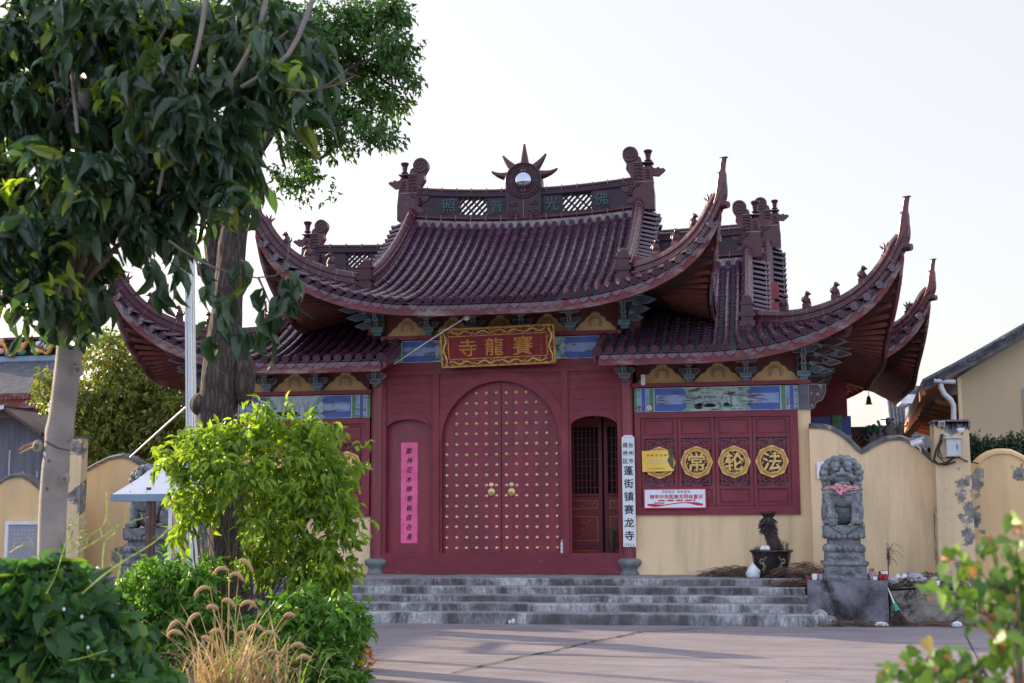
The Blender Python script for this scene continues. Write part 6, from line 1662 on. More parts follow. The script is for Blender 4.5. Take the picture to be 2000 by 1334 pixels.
# candle cups round the lion
cups = [(5.13, -2.42, 'cup_red'), (5.19, -2.50, 'white_plastic'), (5.235, -2.40, 'cup_red'), (5.17, -2.30, 'pink_cloth'), (5.27, -2.48, 'bag_grey'), (6.02, -2.48, 'bag_grey'), (6.08, -2.40, 'white_matte'), (6.14, -2.50, 'cup_red'), (6.19, -2.42, 'white_plastic'), (6.11, -2.30, 'black'), (6.0, -2.32, 'cup_red'), (6.17, -2.30, 'cup_red'), (6.05, -2.54, 'white_plastic'), (6.2, -2.53, 'cup_red')]
wh = {'cup_red': 'red', 'white_plastic': 'small white', 'pink_cloth': 'pink', 'bag_grey': 'grey', 'white_matte': 'tall cream', 'black': 'black'}
CUPL = ['red candle cup at the outer left edge of the lion block', 'small white candle cup at the front left corner of the lion block', 'red candle cup against the left side of the lion pedestal', 'pink candle cup set back on the left of the lion pedestal', 'grey candle cup nearest the pedestal corner on its left', 'grey candle cup directly right of the lion pedestal', 'tall cream candle jar right of the lion pedestal', 'wide red candle cup midway to the right edge of the lion block', 'white candle cup close to the right edge of the lion block', 'black candle jar at the back right of the lion block', 'red candle cup hidden behind the grey cup right of the pedestal', 'red candle cup at the back right corner of the lion block', 'low white candle cup at the front right of the pedestal', 'low red candle cup at the front right corner of the lion block']
for k, (x, y, m_) in enumerate(cups):
    r_ = .03+.012*(k % 3); h_ = .05+.035*((k*7) % 3)*(1.6 if m_ in ('white_matte', 'black') else 1)
    t = thing('candle_cup', CUPL[k], 'candle', (x, y, .65), 'candle cups on the right lion block')
    b = MB(); b.lathe([(r_*.8, 0), (r_, h_*.5), (r_*.95, h_)], (0, 0, 0), m_, 12); o = b.build('cup'); o.parent = t
    b = MB(); b.tube([(0, 0, h_), (.002, 0, h_+.02)], .004, 'black', 4); o = b.build('wick'); o.parent = t
b = MB()
for k in range(7): b.tube([(6.0+.008*k, -2.3, .65), (5.99+.012*k, -2.28, .80+.01*(k % 3))], .004, 'cup_red', 4)
tag(b.build('incense_sticks'), 'bunch of red incense sticks behind the candle cups', 'incense')
# rubbish on the planter
def rubbish():
    rr = random.Random(9); b = MB()
    for k in range(1500):
        x = rr.uniform(6.28, 7.44); y = rr.uniform(-2.4, -.6); h = .17*math.exp(-((x-6.9)/.42)**2)+.05; z = .50+rr.random()*h
        a = rr.uniform(0, 6.283); s_ = rr.uniform(.012, .035)
        p = Vector((x, y, z)); u_ = Vector((math.cos(a), math.sin(a), rr.uniform(-.6, .6))).normalized()*s_; w_ = u_.orthogonal().normalized()*s_*.6
        b.add([p-u_, p-w_, p+u_, p+w_], [(0,1,2,3)], rr.choice(['dry_brown', 'dry_brown', 'dry_brown', 'bag_grey', 'soil', 'frond_brown']))
    b.add([(6.27+1.17*i/10, -2.4+1.9*j/6, .50+.15*math.exp(-((6.27+1.17*i/10-6.9)/.42)**2)*math.sin(math.pi*(j+.5)/7)+.01) for j in range(7) for i in range(11)], [(j*11+i, j*11+i+1, j*11+i+12, j*11+i+11) for j in range(6) for i in range(10)], 'soil', True)
    tag(b.build('compost_heap'), 'dark heap of dead leaves and scraps on the low planter', 'compost', kind='stuff')
rubbish()
for k, (px, py, Y, lb) in enumerate(((1752, 1127, -2.2, 'white paper cup tipped over at the left end of the heap'), (1765, 1126, -2.2, 'white paper cup beside the tipped one on the heap'), (1831, 1139, -2.35, 'upright white cup at the right edge of the planter'))):
    q = P(px, py, Y); b = MB(); b.lathe([(.024, -.035), (.034, .035), (.03, .035), (.02, -.03)], q, 'white_plastic', 14, True, (0, 0, 1) if k == 2 else (.6, -.4, .6)); tag(b.build('paper_cup'), lb, 'cup', 'white cups on the planter')
for k, (px, py, Y, r_, lb) in enumerate(((1742, 1133, -2.3, (.10, .08, .06), 'crumpled mauve plastic bag next to the lion block corner'), (1783, 1125, -2.1, (.15, .1, .07), 'grey plastic bag on the crest of the leaf heap'), (1797, 1131, -2.25, (.11, .08, .05), 'small grey bag in front of the leaf heap crest'), (1827, 1132, -2.2, (.07, .06, .05), 'dark grey bag at the right end of the leaf heap'))):
    q = P(px, py, Y); crumple('rubbish_bag', (q.x, Y, q.z-r_[2]), r_, 'bag_grey', lb, 'bag', k+11)
q = P(1869, 1222, -2.75); crumple('plastic_bag', (q.x, -2.75, 0.0), (.065, .05, .045), 'bag_white', 'white plastic bag on the ground before the right end of the planter', 'bag', 8)
q = P(1722, 1219, -2.75); crumple('stone', (q.x, -2.75, 0), (.09, .06, .035), 'white_matte', 'pale broken stone at the foot of the lion block', 'stone', 5)
q = P(997, 1215, -2.95); b = MB(); b.lathe([(.035, 0), (.012, .03), (.012, .07), (.03, .075)], (q.x-.02, -2.95, .03), 'white_matte', 10, True, (1, 0, .2)); b.ball((q.x+.04, -2.95, .045), (.03, .025, .04), 'white_matte', 8, 6); tag(b.build('broken_cup'), 'crushed white cup lying against the bottom step', 'cup')
def broom():
    a, c, e = P(1729, 1138, -2.5), P(1750, 1186, -2.62), P(1757, 1203, -2.66); t = thing('broom', 'twig broom with green collar propped against the lion block', 'broom', (c.x, -2.6, 0))
    b = MB(); b.tube([a, e], .011, 'galvanised', 8); keep(b.build('handle'), t)
    b = MB(); d = (e-a).normalized(); b.tube([c-d*.06, c+d*.02, c+d*.06], [.022, .035, .045], 'green_plastic', 10); keep(b.build('collar'), t)
    b = MB(); rr = random.Random(6)
    for k in range(130):
        p = c+d*.04+Vector((rr.uniform(-.03, .03), rr.uniform(-.02, .02), 0)); q = Vector((c.x+rr.uniform(-.12, .20), -2.66+rr.uniform(-.12, .05), rr.uniform(.004, .03)))
        b.tube([p, p.lerp(q, .5)+Vector((rr.uniform(-.01, .01), 0, 0)), q], [.004, .003, .0015], 'dry_brown', 3)
    keep(b.build('bristles'), t)
broom()
def dead_weed():
    b = MB(); rr = random.Random(12); o = P(1735, 1125, -1.6)
    for k in range(13):
        a = rr.uniform(-.5, 1.4); h = rr.uniform(.25, .52); d = Vector((math.sin(a)*.35, rr.uniform(-.1, .1), 0))
        pts = [o+Vector((0,0,-.1))] + [o+d*(t*t*h*1.7)+Vector((0, 0, h*math.sin(t*2.3)/1.0)) for t in (.2, .4, .6, .8, 1.0)]
        b.tube(pts, [.005, .005, .004, .004, .003, .002], 'frond_brown', 4)
        for t in range(2, 6): p = pts[t]; b.tube([p, p+Vector((rr.uniform(-.05, .05), 0, rr.uniform(-.07, .02)))], [.003, .001], 'frond_brown', 3)
    tag(b.build('dead_weed'), 'dead curling weed rising behind the lion block', 'weed')
dead_weed()

# ---------------------------------------------------------------- buildings beyond
def tile_slope(b, p00, p10, p01, p11, n, rad, mat='grey_tile'):
    """rows of round tiles from eave edge p00-p10 up to ridge edge p01-p11"""
    p00, p10, p01, p11 = map(Vector, (p00, p10, p01, p11))
    nrm = (p10-p00).cross(p01-p00).normalized(); nrm = nrm if nrm.z > 0 else -nrm
    b.poly([p00, p10, p11, p01], nrm*-.08, mat)
    for k in range(n+1):
        a, c = p00.lerp(p10, k/n), p01.lerp(p11, k/n); b.tube([a+nrm*.01, a.lerp(c, .5)+nrm*.01, c+nrm*.01], rad, mat, 6)
def right_house():
    Y0 = 4.6; t = thing('gable_house', 'plain ochre gable house with grey tiled roof edge at the right side', 'house', (P(1807, 747, Y0).x, Y0, 0))
    prof_ = [(1807, 747), (1838, 731), (1869, 715), (1920, 687), (1960, 664), (2000, 641), (2060, 604), (2140, 560)]
    pts = [P(a, c, Y0-.35) for a, c in prof_]; back = 17.0
    wx = P(1868, 720, Y0).x
    b = MB(); wall = [(wx, 0)]+[(wx, pts[2].z-.20)]+[(p.x, p.z-.20) for p in pts[3:]]+[(pts[-1].x, 0)]
    b.poly([(x, Y0, z) for x, z in wall], (0, .25, 0), 'plaster_gable'); b.box(wx, wx+.07, Y0-.05, Y0-.001, 0, pts[2].z-.22, 'plaster'); keep(b.build('gable_wall'), t)  # paler plaster strip paints in the sunlit left edge of the gable
    b = MB(); v = []
    for p in pts:
        for y in (Y0-.35, back): v += [(p.x, y, p.z), (p.x, y, p.z-.10)]
    n = len(pts); b.add(v, [(4*i, 4*i+4, 4*i+6, 4*i+2) for i in range(n-1)]+[(4*i+1, 4*i+5, 4*i+7, 4*i+3) for i in range(n-1)]+[(4*i, 4*i+4, 4*i+5, 4*i+1) for i in range(n-1)]+[(0, 1, 3, 2)], 'grey_tile')
    for y in [Y0-.3+.22*k for k in range(56)]: b.tube([(p.x, y, p.z+.015) for p in pts], .07, 'grey_tile', 6)
    keep(b.build('roof'), t)
    b = MB()
    for k in range(40):
        s_ = k/39*(n-1); i = min(n-2, int(s_)); p = pts[i].lerp(pts[i+1], s_-i); b.obox((p.x, Y0-.38, p.z-.03+random.uniform(-.012, .012)), (pts[i+1]-pts[i]).normalized()*.075, (0, .05, 0), (0, 0, random.uniform(.035, .055)), 'grey_tile')
    b.sweep([Vector((p.x, Y0-.36, p.z-.13)) for p in pts], [(-.03, -.03), (-.03, .05), (.03, .05), (.03, -.03)], 'wall_cap', side=(0,1,0))
    keep(b.build('verge_tiles'), t)
    b = MB(); x0 = pts[0].x   # timber soffit, fascia board, bent brackets
    b.poly([(x0+.03, Y0-.3, pts[0].z-.12), (wx, Y0-.3, pts[2].z-.14), (wx, back, pts[2].z-.14), (x0+.03, back, pts[0].z-.12)], (0, 0, -.03), 'wood_orange')
    b.box(x0-.03, x0+.02, Y0-.35, back, pts[0].z-.24, pts[0].z-.03, 'wood_orange'); keep(b.build('soffit'), t)
    for k in range(8):
        y = Y0+.6+k*1.45; b = MB(); zt_ = pts[0].z-.16
        b.box(x0+.12, wx+.5, y-.06, y+.06, zt_-.14, zt_-.02, 'frond_brown')
        b.tube([(wx+.42, y, zt_-1.0), (wx+.34, y, zt_-.55), (wx, y, zt_-.22), (x0+.25, y, zt_-.12)], .07, 'wood_orange', 6); keep(b.build('eave_bracket'), t)
    for k in range(10):
        y = Y0+1.2+k*1.1; b = MB(); b.tube([(wx+.5, y, 0), (wx+.5, y, pts[0].z-.2)], .10, 'column_red', 10); keep(b.build('red_post'), t)
    b = MB(); b.box(wx+.6, wx+.7, Y0+.25, back, 0, pts[2].z-.2, 'wood_orange'); 
    for k in range(40): b.box(wx+.58, wx+.61, Y0+.3+k*.3, Y0+.36+k*.3, .8, pts[0].z-.5, 'column_red')
    keep(b.build('side_wall'), t)
    b = MB(); b.box(wx+.1, wx+.14, Y0+.7, Y0+1.0, 2.9, 4.0, 'cushion_yellow')
    keep(b.build('lattice_screen'), t)
    b = MB(); b.tube([P(1838, 745, 4.3), P(1840, 758, 4.3), P(1846, 770, 4.3), P(1858, 781, 4.35), P(1863, 792, 4.4), P(1864, 850, 4.4)], .055, 'pipe_white', 8); b.tube([P(1826, 743, 4.2), P(1866, 746, 4.35)], .05, 'pipe_white', 8); keep(b.build('rain_pipe'), t)
    q = P(1997, 760, Y0); b = MB(); b.box(q.x-.02, q.x+1.0, Y0-.03, Y0+.02, q.z-1.05, q.z, 'tarp_blue'); b.box(q.x+.05, q.x+.95, Y0-.04, Y0-.03, q.z-.98, q.z-.07, 'glass_dark'); keep(b.build('window'), t)
    t.rotation_euler = (0, 0, R(-3.6))
right_house()
def pavilion():
    t = thing('side_pavilion', 'low tiled pavilion roof with orange eave and pale figures beyond the wall', 'pavilion', (8, 9, 0))
    Y = 9.0; L = [P(1640, 874, Y), P(1680, 878, Y), P(1720, 877, Y), P(1750, 868, Y), P(1772, 852, Y), P(1792, 826, Y)]
    b = MB(); b.sweep(L, [(-.3, -.06), (-.3, .02), (0, .07), (.3, .02), (.3, -.06)], 'wood_orange', side=(0,1,0)); keep(b.build('upswept_eave'), t)
    b = MB(); b.box(L[0].x-.3, L[3].x+.8, Y+.05, Y+.3, 0, L[0].z-.1, 'column_red'); keep(b.build('wall'), t)
    b = MB(); zz = L[0].z
    for k in range(12): b.tube([(L[0].x-.2+k*.22, Y-.4, zz-.32), (L[0].x-.2+k*.22, Y+.1, zz-.10)], .09, 'ridge_tile', 6)
    keep(b.build('tile_row'), t)
    b = MB(); b.box(L[0].x-.4, L[2].x+.5, Y+.5, Y+.6, zz, zz+.5, 'grey_tile'); lattice_panel(b, L[0].x-.35, L[2].x, Y+.45, zz+.02, zz+.32, 'wood_orange', s_=.13); keep(b.build('ridge_screen'), t)
    for k, (px, py, s_) in enumerate(((1708, 868, .9), (1721, 866, 1.1), (1737, 860, 1.5), (1746, 862, 1.1), (1700, 870, .7), (1760, 850, 1.0))):
        q = P(px, py, Y-.1); b = MB(); h = .28*s_; rr = random.Random(k)
        b.lathe([(.09*s_, 0), (.07*s_, h*.3), (.085*s_, h*.6), (.04*s_, h*.85)], q, 'statue_white', 9); b.ball(q+Vector((0, 0, h)), .05*s_, 'statue_white', 8, 6)
        for a in (-1, 1): b.tube([q+Vector((a*.05*s_, 0, h*.7)), q+Vector((a*.13*s_, 0, h*(.5+.3*rr.random()))), q+Vector((a*.16*s_, 0, h*(.8+.3*rr.random())))], .022*s_, 'statue_white', 5)
        keep(b.build('roof_figure'), t)
    b = MB(); q = P(1706, 868, Y-.1); b.tube([q, q+Vector((0,0,.35))], .03, 'brush_green', 6)
    for a in range(5): b.ball(q+Vector((.09*math.cos(a*1.3), 0, .36+.05*math.sin(a*1.3))), .06, 'brush_green', 7, 5)
    keep(b.build('green_ornament'), t)
pavilion()
def far_block():
    Y = 34; a, c = P(1744, 756, Y), P(1830, 756, Y); t = thing('far_house', 'distant white house with dark grey tiled roof between hall and gable', 'house', (a.x, Y, 0)); z1, z0 = a.z, P(1744, 852, Y).z
    b = MB(); b.box(a.x, c.x+3, Y, Y+6, 0, z0, 'sheet_white'); keep(b.build('wall'), t)
    b = MB(); tile_slope(b, (a.x-.1, Y-.2, z0), (c.x+3, Y-.2, z0), (a.x, Y+2.5, z1), (c.x+3, Y+2.5, z1), 34, .09); b.box(a.x, c.x+3, Y+2.4, Y+2.6, z1-.1, z1+.25, 'wall_cap'); b.box(a.x+.02, c.x+3, Y+2.5, Y+6, z0, z1, 'sheet_white'); keep(b.build('roof'), t)
    q = P(1772, 790, Y-.5); b = MB(); b.box(q.x, q.x+2.4, Y-.9, Y+.5, q.z-1.7, q.z, 'shed_board'); b.box(q.x-.3, q.x+2.6, Y-1.1, Y+.6, q.z, q.z+.35, 'sheet_white'); keep(b.build('dormer'), t)
    b = MB()
    for y0, y1 in ((832, 828), (842, 846), (850, 853)): b.tube([P(1690, y0, 20), P(1720, (y0+y1)/2+1.5, 20), P(1800, y1, 20)], .012, 'cable', 4)
    tag(b.build('power_lines'), 'three thin overhead wires crossing the bright gap at right', 'wire')
    for px in (1733, 1739):
        b = MB(); b.tube([P(px, 870, 21), P(px, 815, 21)], .05, 'shed_board', 6); b.box(P(px, 818, 21).x-.2, P(px, 818, 21).x+.2, 20.96, 21.04, P(px, 818, 21).z-.04, P(px, 818, 21).z, 'shed_board'); tag(b.build('utility_pole'), 'thin distant utility pole %s' % ('nearer the maroon hall' if px == 1733 else 'nearer the gable house'), 'pole', 'distant utility poles')
far_block()
def left_hall():
    Y = 16.0; t = thing('dragon_hall', 'temple hall at left with coloured dragon ridge and slate blue tiles', 'temple', (-16, Y, 0))
    xl, xr = P(-90, 700, Y).x, P(165, 700, Y).x; zr_, ze_ = P(60, 708, Y).z, P(60, 772, Y-3).z
    b = MB(); tile_slope(b, (xl, Y-3, ze_), (xr+.3, Y-3, ze_), (xl, Y+.0, zr_), (xr, Y, zr_), 44, .075); keep(b.build('roof'), t)
    b = MB(); b.box(xl, xr, Y-.1, Y+.15, zr_-.05, zr_+.20, 'tarp_blue'); b.box(xl, xr, Y-.05, Y+.1, zr_+.20, zr_+.72, 'dark_inside'); b.box(xl, xr, Y-.12, Y+.17, zr_+.72, zr_+.80, 'ridge_tile'); keep(b.build('ridge'), t)
    b = MB(); n = 110     # dragon winding along the ridge
    pts = [(xl+.4+(xr-xl-.8)*k/n, Y-.18, zr_+.40+.17*math.sin(k*.21)+.08*math.sin(k*.47+1)) for k in range(n+1)]
    b.tube(pts, [.055+.02*math.sin(k*.5) for k in range(n+1)], 'gold_carved', 7)
    for k in range(0, n, 2): p = Vector(pts[k]); b.tube([p, p+Vector((.04, -.02, .18))], [.03, .005], 'gold_carved', 4)
    for k in range(26): x = xl+random.uniform(0, xr-xl); b.ball((x, Y-.16, zr_+random.uniform(.05, .7)), (.17, .06, .10), random.choice(['fl_mint', 'brush_green', 'pink_cloth', 'fl_white', 'bracket_teal']), 8, 5)
    keep(b.build('dragon_relief'), t)
    b = MB(); q = P(38, 690, Y); b.tube([(q.x+.35*math.cos(a), Y, q.z+.1+.35*math.sin(a)) for a in [k*.35 for k in range(10)]], .035, 'galvanised', 6); b.ball((q.x, Y, q.z+.12), .2, 'steel', 12, 8); keep(b.build('ridge_ornament'), t)
    b = MB(); 
    for k in range(34): x = xl+(xr-xl)*k/33; b.tube([(x, Y-3.05, ze_-.02), (x, Y-2.9, ze_)], .10, 'fascia', 8)
    b.box(xl, xr, Y-2.95, Y-2.85, ze_-.35, ze_-.1, 'fascia'); keep(b.build('eave_tiles'), t)
    b = MB(); b.box(xl, xr-.5, Y-2.0, Y-1.9, 0, ze_, 'plaster_gable'); b.box(xl, xr-.4, Y-2.2, Y-2.05, ze_-.9, ze_-.3, 'soffit_dark'); b.box(xl, xr-.4, Y-2.25, Y-2.1, ze_-1.9, ze_-1.0, 'fl_white')
    for k in range(16): x = xl+(xr-xl)*k/16; b.box(x, x+.3, Y-2.27, Y-2.24, ze_-1.8, ze_-1.1, ['fl_blue', 'fl_green', 'fl_sky', 'fl_white'][k % 4])
    keep(b.build('painted_front'), t)
    for px in (78, -10, 165):
        x = P(px, 800, Y-2.3).x; b = MB(); b.tube([(x, Y-2.35, 0), (x, Y-2.35, ze_-.2)], .16, 'column_red', 12); keep(b.build('column'), t)
    b = MB(); b.box(xl, xr-.4, Y-2.3, Y-2.2, ze_-2.1, ze_-1.92, 'column_red'); keep(b.build('cross_beam'), t)
left_hall()
def shed():
    Y = 3.0; t = thing('board_shed', 'grey board shed with rusty lean roof at far left', 'shed', (-9, Y, 0))
    a, c, e = P(-60, 812, Y), P(36, 800, Y), P(97, 846, Y)
    b = MB(); b.poly([(a.x, Y, 0), (e.x-.1, Y, 0), (e.x-.1, Y, e.z-.1), (c.x, Y, c.z-.12), (a.x, Y, a.z-.15)], (0, 2, 0), 'shed_board'); b.box(e.x-.1, e.x+.05, Y, Y+2, 0, e.z-.08, 'shed_board')
    for k in range(12): x = a.x+k*.32; b.box(x, x+.035, Y-.02, Y-.001, 0, 3.05 if x < c.x else 2.6, 'galvanised') if x < e.x-.2 else None
    keep(b.build('board_wall'), t)
    b = MB(); b.add([(c.x-.02, Y-.55, c.z+.02), (e.x+.12, Y-.55, e.z-.02), (e.x+.12, Y+2.1, e.z-.02), (c.x-.02, Y+2.1, c.z+.02), (c.x-.02, Y-.55, c.z-.05), (e.x+.12, Y-.55, e.z-.09), (e.x+.12, Y+2.1, e.z-.09), (c.x-.02, Y+2.1, c.z-.05)], [(0,1,2,3), (4,5,6,7), (0,1,5,4), (1,2,6,5), (3,0,4,7)], 'rusty_steel')
    keep(b.build('rusty_roof'), t)
    b = MB(); b.add([(a.x, Y-.6, a.z+.0), (c.x+.02, Y-.6, c.z+.05), (c.x+.02, Y+2.6, c.z+.05), (a.x, Y+2.6, a.z)], [(0,1,2,3)], 'sheet_white'); b.add([(a.x, Y-.6, a.z-.08), (c.x+.02, Y-.6, c.z-.03), (c.x+.02, Y-.6, c.z+.05), (a.x, Y-.6, a.z+.0)], [(0,1,2,3)], 'sheet_white'); keep(b.build('sheet_roof'), t)
shed()

# ---------------------------------------------------------------- canopy cart and poles on the left
def canopy():
    Y = -4.6; t = thing('canopy', 'white fabric canopy with grey blue valance on steel posts at left', 'canopy', (-4.2, Y, 0))
    pr = [(218, 966), (236, 951), (256, 934), (272, 916), (284, 900), (293, 890), (300, 888)]
    b = MB(); L = [P(a, c, Y) for a, c in pr]; xr = P(398, 966, Y).x; v = []; n = 12
    top = P(380, 886, Y)
    # fabric stretched between a front valance and a ridge set back from it
    for i, p in enumerate(L):
        f = i/(len(L)-1)
        for k in range(n+1):
            u_ = k/n; x = p.x+(xr-p.x)*u_; v.append((x, Y+f*.75+.0, p.z+.03*math.sin(u_*9+f*4)*f*(1-f)*1.2))
    b.add(v, [(i*(n+1)+k, i*(n+1)+k+1, (i+1)*(n+1)+k+1, (i+1)*(n+1)+k) for i in range(len(L)-1) for k in range(n)], 'tarp', True)
    m_ = len(L); v2 = [(x, 2*(Y+.75)-y+.0, z) for x, y, z in v]; b.add(v2, [(i*(n+1)+k, i*(n+1)+k+1, (i+1)*(n+1)+k+1, (i+1)*(n+1)+k) for i in range(len(L)-1) for k in range(n)], 'tarp', True)
    keep(b.build('fabric', recalc=False), t)
    b = MB(); q = P(218, 978, Y); b.box(L[0].x-.01, xr, Y-.012, Y+.012, q.z-.01, L[0].z+.004, 'tarp_blue'); b.box(L[0].x-.01, L[0].x+.01, Y+.012, Y+1.5, q.z-.01, L[0].z+.004, 'tarp_blue'); keep(b.build('valance'), t)
    b = MB()
    for px, py in ((222, 960), (254, 960), (286, 961), (330, 962), (298, 930), (258, 946), (345, 930)): p = P(px, py, Y-.02); b.ball(p, .009, 'black', 6, 4)
    keep(b.build('eyelets'), t)
    for px, y_ in ((291, Y+.1), (335, Y+.1), (300, Y+1.4), (350, Y+1.4)):
        a = P(px, 972, y_); b = MB(); b.box(a.x-.03, a.x+.03, y_-.03, y_+.03, .0, a.z+.15, 'rusty_steel' if px < 320 else 'galvanised'); keep(b.build('post'), t)
    b = MB(); a = P(285, 1180, Y); b.box(a.x-.5, a.x+.9, Y+.05, Y+1.4, .35, .6, 'rusty_steel'); keep(b.build('cart_bed'), t)
canopy()
def poles():
    for k, (pa, pb, pw, lb) in enumerate(((P(366, 440, -7.0), P(371, 1105, -7.0), .060, 'silvery square pole left of the bark trunk, its front profile'), (P(375.5, 440, -6.9), P(382.5, 1105, -6.9), .045, 'silvery pole standing tight behind the front profile'))):
        t = thing('steel_pole', lb, 'pole', (pb.x, pb.y, 0), 'paired silvery poles beside the bark trunk')
        d = (pa-pb).normalized(); base = pb-d*(pb.z/d.z); top = pa+d*.6
        b = MB(); b.bar(base, top, pw, pw, 'white_paint', up=(0,1,0)); keep(b.build('profile'), t)
        b = MB()
        for o in (-.35, .0, .38): b.bar(base+Vector((pw*o, -pw*.51, 0)), top+Vector((pw*o, -pw*.51, 0)), .006, .005, 'galvanised' if o else 'shed_board', up=(0,1,0))
        keep(b.build('groove'), t)
        b = MB(); b.box(base.x-pw*1.2, base.x+pw*1.2, base.y-pw, base.y+pw, 0, .04, 'galvanised'); keep(b.build('foot'), t)
    t = None
    b = MB(); b.tube([P(363, 795, -6.9), P(310, 842, -5.0), P(254, 893, -3.0)], .014, 'white_paint', 6); tag(b.build('slanting_rod'), 'thin pale rod slanting from the pole down to the left wall', 'rod')
poles()

def shading_house():  # out of view, added only to keep the low sun off the plaza
    t = thing('shading_house', 'unseen low ochre house added left of the yard to shade the plaza', 'house', (-16, -2, 0))
    b = MB(); b.box(-19, -15, -12, 8, 0, 4.2, 'plaster_old'); keep(b.build('wall'), t)
    b = MB(); b.poly([(-19.5, -12.4, 4.2), (-14.5, -12.4, 4.2), (-17.3, -12.4, 5.5)], (0, 20.8, 0), 'grey_tile'); keep(b.build('roof'), t)
    for y in (-8, -4, 0, 4):
        b = MB(); b.box(-15.02, -14.96, y-.5, y+.5, 1.1, 2.4, 'glass_dark'); b.box(-14.97, -14.93, y-.56, y+.56, 1.0, 1.08, 'wall_cap'); keep(b.build('window'), t)
shading_house()
# ---------------------------------------------------------------- vegetation
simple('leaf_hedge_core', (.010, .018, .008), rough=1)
def unit(a): return a/np.maximum(1e-9, np.linalg.norm(a, axis=-1, keepdims=True))
LEAF = {   # (length, side, lift) template, faces
 'long': ([(0,0,0), (.16,.33,.07), (.18,0,.01), (.16,-.33,.07), (.42,.5,.10), (.42,0,.0), (.42,-.5,.10), (.72,.40,.03), (.72,0,-.06), (.72,-.40,.03), (.90,.16,-.08), (.90,-.16,-.08), (1.05,0,-.22)],
          [(0,2,1), (0,3,2), (1,2,5,4), (2,3,6,5), (4,5,8,7), (5,6,9,8), (7,8,10), (8,9,11), (10,8,11,12)]),
 'small': ([(0,0,0), (.42,.5,.08), (.45,0,-.02), (.42,-.5,.08), (1,0,-.12)], [(0,2,1), (0,3,2), (1,2,4), (2,3,4)]),
 'heart': ([(0,0,0), (-.12,.30,.05), (.12,.52,.06), (.45,.42,.03), (1,0,-.12), (.45,-.42,.03), (.12,-.52,.06), (-.12,-.30,.05), (.4,0,-.03)], [(0,8,2,1), (8,3,2), (8,4,3), (8,5,4), (8,6,5), (0,7,6,8)]),
 'lobed': ([(0,0,0), (-.18,.22,.04), (-.05,.55,.02), (.28,.62,-.04), (.40,.34,.03), (.62,.30,.0), (1,0,-.14), (.62,-.30,0), (.40,-.34,.03), (.28,-.62,-.04), (-.05,-.55,.02), (-.18,-.22,.04), (.35,0,-.05)],
           [(0,12,2,1), (12,4,3,2), (12,6,5,4), (12,8,7,6), (12,10,9,8), (0,11,10,12)]),
 'blade': ([(0,.5,0), (0,-.5,0), (.35,.5,.02), (.35,-.5,.02), (.7,.35,-.05), (.7,-.35,-.05), (1,0,-.22)], [(0,1,3,2), (2,3,5,4), (4,5,6)]),
}
def leaves(name, pos, dire, nrm, length, width, kind, mat, parent=None, curl=1.0):
    T0, F0 = LEAF[kind]; T0 = np.array(T0, float); N = len(pos)
    d = unit(np.asarray(dire, float)); n_ = np.asarray(nrm, float); n_ = unit(n_-d*(n_*d).sum(1, keepdims=True)); s_ = np.cross(n_, d)
    L = np.asarray(length, float)[:, None, None]; w_ = (np.asarray(width, float)*np.asarray(length, float))[:, None, None]
    cl = (curl*rng.uniform(.4, 2.2, N))[:, None, None]
    V = np.asarray(pos, float)[:, None, :]+L*T0[None, :, 0:1]*d[:, None, :]+w_*T0[None, :, 1:2]*s_[:, None, :]+L*cl*T0[None, :, 2:3]*n_[:, None, :]
    V = V.reshape(-1, 3); k = len(T0); loops = []; starts = []; tot = []; c = 0
    base = np.concatenate([np.array(f) for f in F0]); sizes = np.array([len(f) for f in F0])
    li = (base[None, :]+np.arange(N)[:, None]*k).reshape(-1)
    sz = np.tile(sizes, N); st = np.concatenate([[0], np.cumsum(sz)[:-1]])
    me = bpy.data.meshes.new(name); me.vertices.add(len(V)); me.vertices.foreach_set('co', V.astype(np.float32).ravel())
    me.loops.add(len(li)); me.loops.foreach_set('vertex_index', li.astype(np.int32))
    me.polygons.add(len(sz)); me.polygons.foreach_set('loop_start', st.astype(np.int32)); me.polygons.foreach_set('loop_total', sz.astype(np.int32))
    me.polygons.foreach_set('use_smooth', np.ones(len(sz), bool))
    me.update(calc_edges=True); me.validate(); me.materials.append(MATS[mat])
    o = bpy.data.objects.new(name, me); COL.objects.link(o)
    if parent is not None: keep(o, parent)
    return o
def in_blobs(blobs, n, shell=.55):
    """random points in a set of ellipsoids (cx,cy,cz,rx,ry,rz[,weight]), biased to the outside"""
    B = np.array([b[:6] for b in blobs]); wt = np.array([b[3]*b[5] for b in blobs]); wt = wt/wt.sum()
    k = rng.choice(len(B), n, p=wt); d = unit(rng.normal(size=(n, 3))); r_ = rng.uniform(0, 1, n)**shell
    return B[k, :3]+d*r_[:, None]*B[k, 3:6], d
def twigs(pts, dirs, per, spread, droop, length, jitter, along=.25):
    """leaves in clusters: each twig point gets `per` leaves fanned along its end"""
    n = len(pts); P_ = np.repeat(pts, per, 0); D_ = np.repeat(dirs, per, 0)
    t = rng.uniform(-1, .2, (n*per, 1))*along
    pos = P_+D_*t+rng.normal(size=(n*per, 3))*jitter
    dire = unit(D_*.55+rng.normal(size=(n*per, 3))*spread+np.array([0, 0, -droop]))
    L = length*rng.uniform(.6, 1.2, n*per)
    nr = unit(rng.normal(size=(n*per, 3))*.75+np.array([0, -.25, .9]))
    return pos, dire, nr, L
def blob(px, py, Y, rpx, rpy, ry=None):
    c = P(px, py, Y); s_ = (Y-CAM.y)/F*1.02; return (c.x, c.y, c.z, rpx*s_, ry or min(rpx, rpy)*s_, rpy*s_)
